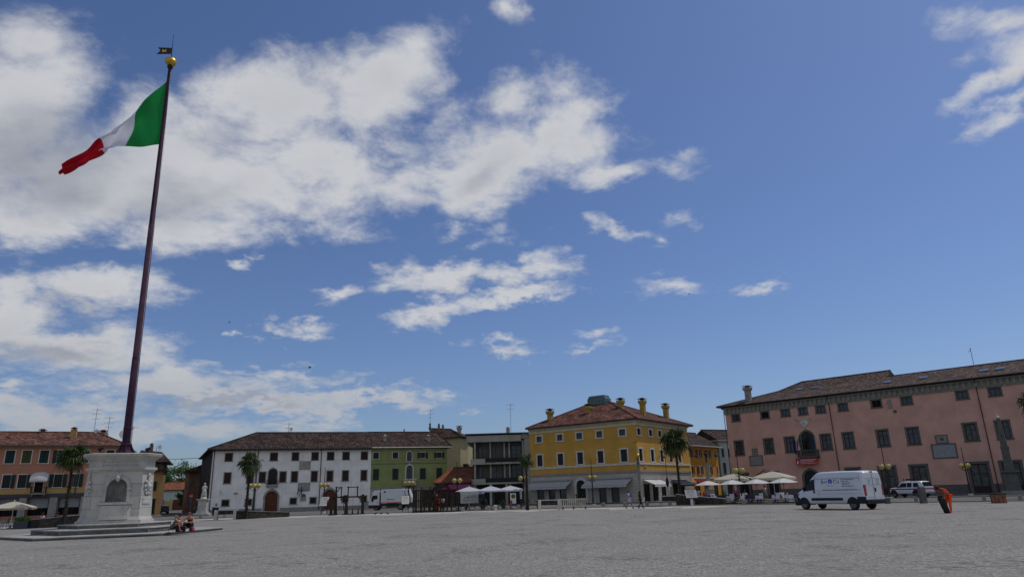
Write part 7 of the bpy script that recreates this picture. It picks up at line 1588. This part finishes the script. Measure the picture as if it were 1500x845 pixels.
q=MB(); q.bx(-.46,.46,-.279,.3,0,.58); q.build('box','wood',wb); q=MB(); q.bx(-.52,.52,-.36,.36,.63,.70); q.build('lid','wood',wb)
for i,(x,y) in enumerate(((41.0,57.3),(47.5,66.0))):
    q=MB(); q.bx(-.3,.3,-.3,.3,0,.45); q.prism([(-.3,-.3),(.3,-.3),(.3,.3),(-.3,.3)],.45,.60,0,[(-.05,-.3),(.05,-.3),(.05,.3),(-.05,.3)]); o=q.build('stone_block','kerb'); o.location=(x,y,0); tag(o,('gable topped stone block behind the street cleaner','gable topped stone block before the rightmost glazed doors')[i],'stone block')
# obelisk
ob=thing('obelisk','tall carved grey stone obelisk with small ball on top at the far right','obelisk',(57.2,82.5,0),R(-40))
q=MB(); sq_=lambda s:[(-s,-s),(s,-s),(s,s),(-s,s)]
q.prism(sq_(1.5),0,.22); q.prism(sq_(1.15),.22,.45); q.build('steps','stone',ob); q=MB(); q.prism(sq_(.70),.45,2.35,0,sq_(.60)); q.build('pedestal','dstone',ob); q=MB(); q.prism(sq_(.70),2.35,2.5,0,sq_(.9)); q.prism(sq_(.9),2.5,2.66); q.build('cornice','dstone',ob)
q=MB(); q.prism(sq_(.42),2.66,5.2,0,sq_(.37)); q.prism(sq_(.42),5.2,5.4,0,sq_(.42)); q.prism(sq_(.33),5.4,8.6,0,sq_(.17)); q.build('shaft','dstone',ob)
q=MB(); 
for z in (3.2,3.9,4.6,6.0,6.8): q.ball((0,-.35+.025*(z-3),z),.22-.02*(z-3),8,sq=(1,.4,1)); q.ball((-.35+.025*(z-3),0,z),.22-.02*(z-3),8,sq=(.4,1,1))
q.build('carving','dstone',ob); q=MB(); q.ball((0,0,8.78),.2,12); q.tube([(0,0,8.9),(0,0,9.4)],.02,5); q.build('ball_finial','lstone',ob)
# column with old lanterns in the alley mouth, statue-like lamp before the yellow corner
cl=thing('column_lamp','grey stone column carrying a black multi armed lantern at the mouth of the alley','lamp column',(25.5,95,0))
q=MB(); q.bx(-.5,.5,-.5,.5,0,1.4); q.bx(-.58,.58,-.58,.58,1.4,1.55); q.build('pedestal','stone',cl); q=MB(); q.lathe([(.32,1.55),(.26,1.7),(.25,4.6),(.36,4.75),(.36,4.9)],16); q.build('column','stone',cl); q=MB(); q.tube([(0,0,4.9),(0,0,6.6)],.10,8); q.ball((0,0,6.1),.25,8)
for s in (-1,1): q.tube([(0,0,6.0),(s*.7,0,6.35),(s*1.3,0,6.0)],.04,5); q.lathe([(.05,.2),(.24,.0),(.2,-.12)],10,(s*1.35,0,5.85))
q.build('lantern','rust',cl)
cp=thing('corner_column','slim grey column with a gilded ball before the corner of the yellow palace','column',(16.3,94.9,0))
q=MB(); q.lathe([(.45,0),(.45,.3),(.28,.5),(.24,1.2),(.20,1.4),(.17,4.7),(.26,4.85),(.26,4.95)],14); q.build('shaft','stone',cp); q=MB(); q.lathe([(.16,4.95),(.22,5.2),(.12,5.4),(.2,5.7),(.14,5.9)],12); q.build('capital','dstone',cp); q=MB(); q.ball((0,0,6.15),.28,14); q.build('ball','gold',cp)
vs_=thing('folded_parasol','slim black folded parasol on a tall pole before the white awning','parasol',(19.9,94.5,0)); q=MB(); q.tube([(0,0,0),(0,0,7.6)],.04,6); q.build('pole','rust',vs_); q=MB(); q.lathe([(.02,3.4),(.16,2.9),(.24,2.5),(.14,2.1),(.04,1.9)],10); q.build('folded_canopy','awnavy',vs_)
# statue
sx,sy=-42.85,97.0
sp=thing('statue_pedestal','pale stone statue plinth on steps left of the white palace','plinth',(sx,sy,0),R(10)); q=MB(); q.prism(sq_(1.15),0,.18); q.prism(sq_(.9),.18,.36); q.build('steps','mstone',sp)
q=MB(); q.prism(sq_(.66),.36,.62); q.prism(sq_(.52),.62,1.95); q.prism(sq_(.55),1.95,2.05,0,sq_(.72)); q.prism(sq_(.72),2.05,2.18); q.build('die','mstone',sp)
su=thing('statue','white marble statue of a robed standing figure on its plinth beside the white palace','statue',(sx,sy,2.18),R(20)); 
q=MB(); q.lathe([(.42,0),(.40,.15),(.33,.25)],14); q.build('base','relief',su)
V=[(0,0,1.15),(0,0,.75),(.02,0,.28),(0,.02,1.5),(0,.03,1.72),(0,.05,1.9),(0,.05,2.02),(-.22,.0,1.62),(-.30,.05,1.30),(-.12,.22,1.22),(.22,.0,1.62),(.32,.08,1.34),(.16,.26,1.36),(-.16,.05,.7),(-.2,.08,.26),(.16,-.02,.7),(.2,0,.26)]
E_=[(0,1),(1,2),(0,3),(3,4),(4,5),(5,6),(3,7),(7,8),(8,9),(3,10),(10,11),(11,12),(0,13),(13,14),(0,15),(15,16)]
skinmesh('figure',V,E_,[(.22,.17),.24,.26,(.2,.15),.07,.11,.08,.09,.08,.06,.09,.08,.06,.15,.16,.15,.16],'relief',su,1)
q=MB(); 
for k in range(7): a=-1.3+.45*k; q.tube([(.20*math.sin(a),.15*math.cos(a),1.25),(.28*math.sin(a+.1),.22*math.cos(a+.1),.7),(.33*math.sin(a),.26*math.cos(a),.24)],[.03,.045,.05],6)
q.build('drapery_folds','relief',su)
q=MB(); q.ball((0,.02,1.97),.135,10,sq=(1,1,1.05)); q.build('hood','relief',su)
bn_=thing('litter_bin','dark open topped litter bin between the statue and the white palace','bin',(-39.9,94.2,0)); q=MB(); q.lathe([(.30,.0),(.34,.2),(.42,1.0)],14); q.build('body','dark',bn_); q=MB(); q.lathe([(.42,1.0),(.46,1.04),(.46,1.1),(.38,1.1)],14); q.build('rim','metalg',bn_)
b2=thing('wheelie_bin','grey green wheeled bin against the wall of the white palace','bin',(-22.1,103.6,.12)); q=MB(); q.prism([(-.28,-.3),(.28,-.3),(.28,.3),(-.28,.3)],.05,1.0,0,[(-.34,-.36),(.34,-.36),(.34,.36),(-.34,.36)]); q.build('body','metalg',b2); q=MB(); q.bx(-.36,.36,-.38,.36,1.0,1.08); q.build('lid','shutgn',b2)
# signs
sg=thing('no_entry_sign','round red no entry sign on a post at the mouth of the side street','road sign',(-51.9,113,0)); q=MB(); q.tube([(0,0,0),(0,0,3.0)],.035,6); q.build('post','metalg',sg)
q=MB(); q.T=Matrix.Translation((0,-.05,2.75))@Matrix.Rotation(PI/2,4,'X'); q.lathe([(.36,0),(.36,.02)],22); q.build('disc','red',sg); q=MB(); q.bx(-.24,.24,-.08,-.071,2.69,2.81); q.build('white_bar','cwhite',sg); q=MB(); q.bx(-.18,.18,-.06,-.04,1.85,2.25); q.build('lower_plate','blue',sg)
s2=thing('parking_sign','square blue sign before the garden wall of the side street','road sign',(-75,150,0)); q=MB(); q.tube([(0,0,0),(0,0,2.2)],.04,6); q.build('post','metalg',s2); q=MB(); q.bx(-.45,.45,-.06,-.02,1.5,2.6); q.build('panel','blue',s2)
def infoboard(x,y,rz,label,w=1.0,h=1.1,z=.75,tilt=.5,m='paper',legs=2):
    t=thing('information_board',label,'information board',(x,y,0),rz); q=MB(); q.T=Matrix.Translation((0,0,z+h/2))@Matrix.Rotation(-tilt,4,'X'); q.bx(-w/2,w/2,-.03,.0,-h/2,h/2); q.build('panel',m,t)
    rr=random.Random(int(x*7)); T=Matrix.Translation((0,0,z+h/2))@Matrix.Rotation(-tilt,4,'X')
    k=MB(); k.T=T
    for i in range(6):
        zz=h*.36-i*h*.13
        if i==0: k.bx(-w*.3,w*.3,-.036,-.031,zz-.04,zz+.04); continue
        k.bx(-w*.42,w*(.42-rr.uniform(0,.2)),-.036,-.031,zz-.015,zz+.015)
    k.build('printing','stone',t)
    q=MB(); q.T=T; q.bx(-w/2-.04,w/2+.04,-.02,.03,-h/2-.05,-h/2); q.bx(-w/2-.04,w/2+.04,-.02,.03,h/2,h/2+.05); q.build('frame','rust',t)
    for s in ((-1,1) if legs==2 else (0,)): q=MB(); q.beam((s*w*.4,.06,0),(s*w*.4,.03,z+h*.5),.07 if legs==2 else .2); q.build('leg','rust' if legs==2 else 'lstone',t)
    return t
infoboard(-22.6,83.2,R(-15),'slanting cream information board before the second door of the white palace',.95,1.15,.85,.55)
infoboard(-12.7,80.5,R(8),'cream information board in front of the garbage truck',.8,1.0,.85,.5)
infoboard(17.45,72.0,R(6),'grey two part information board on a stone foot before the largest palm',1.2,.85,.75,.5,m='steel',legs=1)
pb=thing('advertising_stand','white advertising stand with green emblem and red corner before the grey parasols','advertising stand',(-.55,79.7,0)); q=MB(); q.bx(-.32,.32,-.03,.03,.65,1.75); q.build('panel','cwhite',pb)
q=MB(); q.T=Matrix.Translation((.02,-.03,1.42))@Matrix.Rotation(PI/2,4,'X'); q.lathe([(.24,0),(.24,.008)],16); q.build('green_emblem','leafy',pb); q=MB(); q.bx(-.31,-.1,-.04,-.031,.66,1.0); q.build('red_corner','red',pb)
for s in (-1,1): q=MB(); q.beam((s*.32,0,0),(s*.32,0,1.78),.05); q.build('leg','rust',pb)
sp_=thing('striped_post','slim black post with white stripes beside the advertising stand','post',(.32,79.8,0)); q=MB(); q.tube([(0,0,0),(0,0,2.0)],.09,8); q.build('post','dark',sp_)
for i in range(5): q=MB(); q.lathe([(.11,1.15+i*.17),(.11,1.24+i*.17)],10); q.build('white_stripe','cwhite',sp_)
bl=thing('bollard_light','slim dark bollard by the stone arch of the yellow palace','bollard',(7.6,92.9,0)); q=MB(); q.tube([(0,0,0),(0,0,1.3)],.06,8); q.build('post','rust',bl); q=MB(); q.lathe([(.12,1.2),(.14,1.3),(.05,1.4)],8); q.build('cap','rust',bl)
for i,(x,y,w_,h_) in enumerate(((-6.0,77.4,.35,.38),(-4.5,77.6,.35,.35),(-3.2,77.9,.38,.4),(-2.5,78.0,.34,.5),(-1.2,78.2,.35,.4),(.9,78.0,.35,.4))):
    q=MB(); q.bx(-w_/2,w_/2,-.18,.18,0,h_); q.prism([(-w_/2,-.18),(w_/2,-.18),(w_/2,.18),(-w_/2,.18)],h_,h_+.06,0,[(-w_/3,-.1),(w_/3,-.1),(w_/3,.1),(-w_/3,.1)]); o=q.build('stone_block','palewood' if i==3 else 'stone'); o.location=(x,y,0); o.rotation_euler=(0,0,.1*i); tag(o,('pale stone block left of the promotion truck wheel','pale stone block below the advertising board of the truck','pale stone block left of the bleached wooden block','bleached wooden block taller than its stone neighbours','pale stone block left of the advertising stand','pale stone block right of the striped post')[i],'stone block')
# ---------------------------------------------------------------- timber siege machines
def beams(mb,L,w=.14):
    for l in L: mb.beam(l[0],l[1],l[2] if len(l)>2 else w)
tb=thing('timber_crane','dark old timber hoisting machine of posts, beams and chains before the white palace','timber machine',(-20.0,76.5,0),R(22))
X=lambda v:(v-340)/197   # measured along the frame, metres from its first post
def post_(x,z0,z1,w0,w1,name='post',y=0):
    q=MB(); q.prism([(x-w0/2,y-w0/2),(x+w0/2,y-w0/2),(x+w0/2,y+w0/2),(x-w0/2,y+w0/2)],z0,z1,0,[(x-w1/2,y-w1/2),(x+w1/2,y-w1/2),(x+w1/2,y+w1/2),(x-w1/2,y+w1/2)]); q.build(name,'wood',tb)
post_(0,0,1.95,.30,.18); post_(.56,0,2.95,.36,.13,y=.8); post_(1.1,1.5,2.95,.10,.10,y=.8); post_(1.72,1.4,2.95,.11,.11); post_(1.6,0,1.8,.42,.10,y=.1); post_(2.8,1.9,2.95,.11,.11,y=.5); post_(3.32,0,2.1,.30,.22)
post_(2.25,0,.60,.17,.08); post_(2.9,0,.60,.20,.08,y=.2)
for a,b,w_ in (((.45,.8,2.86),(1.2,.8,2.86),.09),((1.62,0,2.86),(2.9,.5,2.86),.09),((.05,0,1.85),(3.45,.1,1.85),.15),((.58,.8,2.35),(.95,.8,2.82),.08),((2.85,.1,1.8),(3.3,0,1.45),.11),((1.25,.1,1.6),(1.65,.1,.75),.08),((1.3,.1,1.6),(1.35,.1,.4),.06),((-.5,0,1.55),(0,0,1.55),.07),((-.45,0,1.5),(-.45,0,.9),.07),((1.2,0,.05),(3.6,0,.05),.10),((-.3,-.1,.05),(.35,-.4,.05),.12),((.1,.8,1.75),(.9,.8,1.85),.12)):
    q=MB(); q.beam(a,b,w_); q.build('beam','wood',tb)
q=MB(); q.bx(1.3,1.75,-.2,.3,1.55,2.05); q.build('weight_box','wood',tb)
for x in (2.3,2.95): q=MB(); q.tube([(x,.1,1.8),(x,.1,.55)],.012,5); q.build('chain','rust',tb)
# palisade cage
CGL=2.7
cg=thing('timber_palisade','dark timber palisade cage of tall stakes and rails before the green house','timber machine',(-11.4,77.2,0),R(1))
for i in range(15):
    x=.08+i*.182; q=MB(); q.beam((x,0,0),(x,0,2.45 if i%5 else 2.65),.07 if i%5 else .14); q.build('stake','wood',cg)
for i in range(6): x=.2+i*.47; q=MB(); q.beam((x,1.4,0),(x,1.4,2.35),.12); q.build('stake','wood',cg)
for z in (.15,1.25,2.3):
    q=MB(); q.beam((0,.0,z),(2.7,0,z),.11); q.build('rail','wood',cg)
    q=MB(); q.beam((0,1.4,z),(2.7,1.4,z),.11); q.build('rail','wood',cg)
tw_=thing('treadwheel','dark timber treadwheel in its frame right of the palisade cage','timber machine',(-8.3,77.4,0),R(2))
q=MB(); n=22
for k in range(n): a0_,a1_=2*PI*k/n,2*PI*(k+1)/n; q.beam((1.05*math.cos(a0_),0,1.75+1.05*math.sin(a0_)),(1.05*math.cos(a1_),0,1.75+1.05*math.sin(a1_)),.12,.3)
q.build('wheel_rim','wood',tw_)
for k in range(4): a=PI*k/4+.2; q=MB(); q.beam((-1.0*math.cos(a),0,1.75-1.0*math.sin(a)),(1.0*math.cos(a),0,1.75+1.0*math.sin(a)),.07); q.build('spoke','wood',tw_)
for x in (-.75,-.1,.62,1.1,1.85): q=MB(); q.beam((x,-.25,0),(x,-.25,2.05 if x>0 else 1.9),.15); q.build('post','wood',tw_)
for z,x0,x1 in ((2.0,-.15,1.95),(.08,-.9,2.1),(1.75,-.9,.3)): q=MB(); q.beam((x0,-.25,z),(x1,-.25,z),.14); q.build('beam','wood',tw_)
q=MB(); q.beam((-1.0,-.25,1.2),(-.3,-.25,1.9),.08); q.build('brace','wood',tw_)
q=MB(); q.ball((-.5,-.2,1.75),.2,8,sq=(1,1,.7)); q.build('hub','woodl',tw_)
fb=MB(); r=random.Random(4)
# ---------------------------------------------------------------- pigeons
def pigeon(x,y,rz,label,z=0,fly=False,s=1.0):
    t=thing('pigeon',label,'bird',(x,y,z),rz,'birds in the sky' if fly else 'pigeons on the square'); t.scale=(s,)*3
    q=MB(); q.ball((0,0,.14),.08,10,sq=(1.7,1,1)); q.tube([(.08,0,.16),(.14,0,.23),(.155,0,.26)],[.05,.035,.032],8); q.ball((.16,0,.265),.035,8); q.tube([(.19,0,.262),(.215,0,.255)],[.01,.002],5); q.poly([(-.1,-.03,.14),(-.26,-.04,.10),(-.26,.04,.10),(-.1,.03,.14)]); q.build('body','dark',t)
    if fly:
        for sd in (-1,1): q=MB(); q.mesh([(.08,sd*.05,.16),(-.06,sd*.05,.16),(-.05,sd*.34,.24),(.07,sd*.26,.25),(-.08,sd*.5,.18)],[(0,1,2,3),(3,2,4),(1,0,3,2)]); q.build('wing','dark',t)
    else:
        q=MB()
        for sd in (-1,1): q.tube([(0,sd*.03,.08),(.01,sd*.03,0),(.05,sd*.03,0)],.006,4)
        q.build('legs','woodl',t)
    return t
for x,y,rz,lb in ((-14.6,73.2,.3,'left pigeon of the pair on the gravel below the garbage truck'),(-14.15,73.9,.9,'right pigeon of the pair on the gravel below the garbage truck'),(-13.25,72.8,2.8,'single pigeon on the gravel left of the timber palisade')): pigeon(x,y,rz,lb)
for v,s,lb in (((-18.2,60,12.8),.8,'dark bird flying low in the sky above the white palace'),((14.8,55,17.2),.45,'tiny dark bird in the blue sky right of the centre'),((-23.6,55,15.9),.45,'tiny dark bird in the sky just right of the flagpole')): pigeon(v[0],v[1],.5,lb,z=v[2],fly=True,s=s)
# overhead wire across the side street
wr=MB(); wr.tube([Vector((-58.5,103,8.3)).lerp(Vector((-46.3,106.6,8.3)),i/10)+Vector((0,0,-.25*math.sin(PI*i/10))) for i in range(11)],.035,5); o=wr.build('overhead_wire','rust'); tag(o,'thin wire spanning the side street to the white palace','wire')
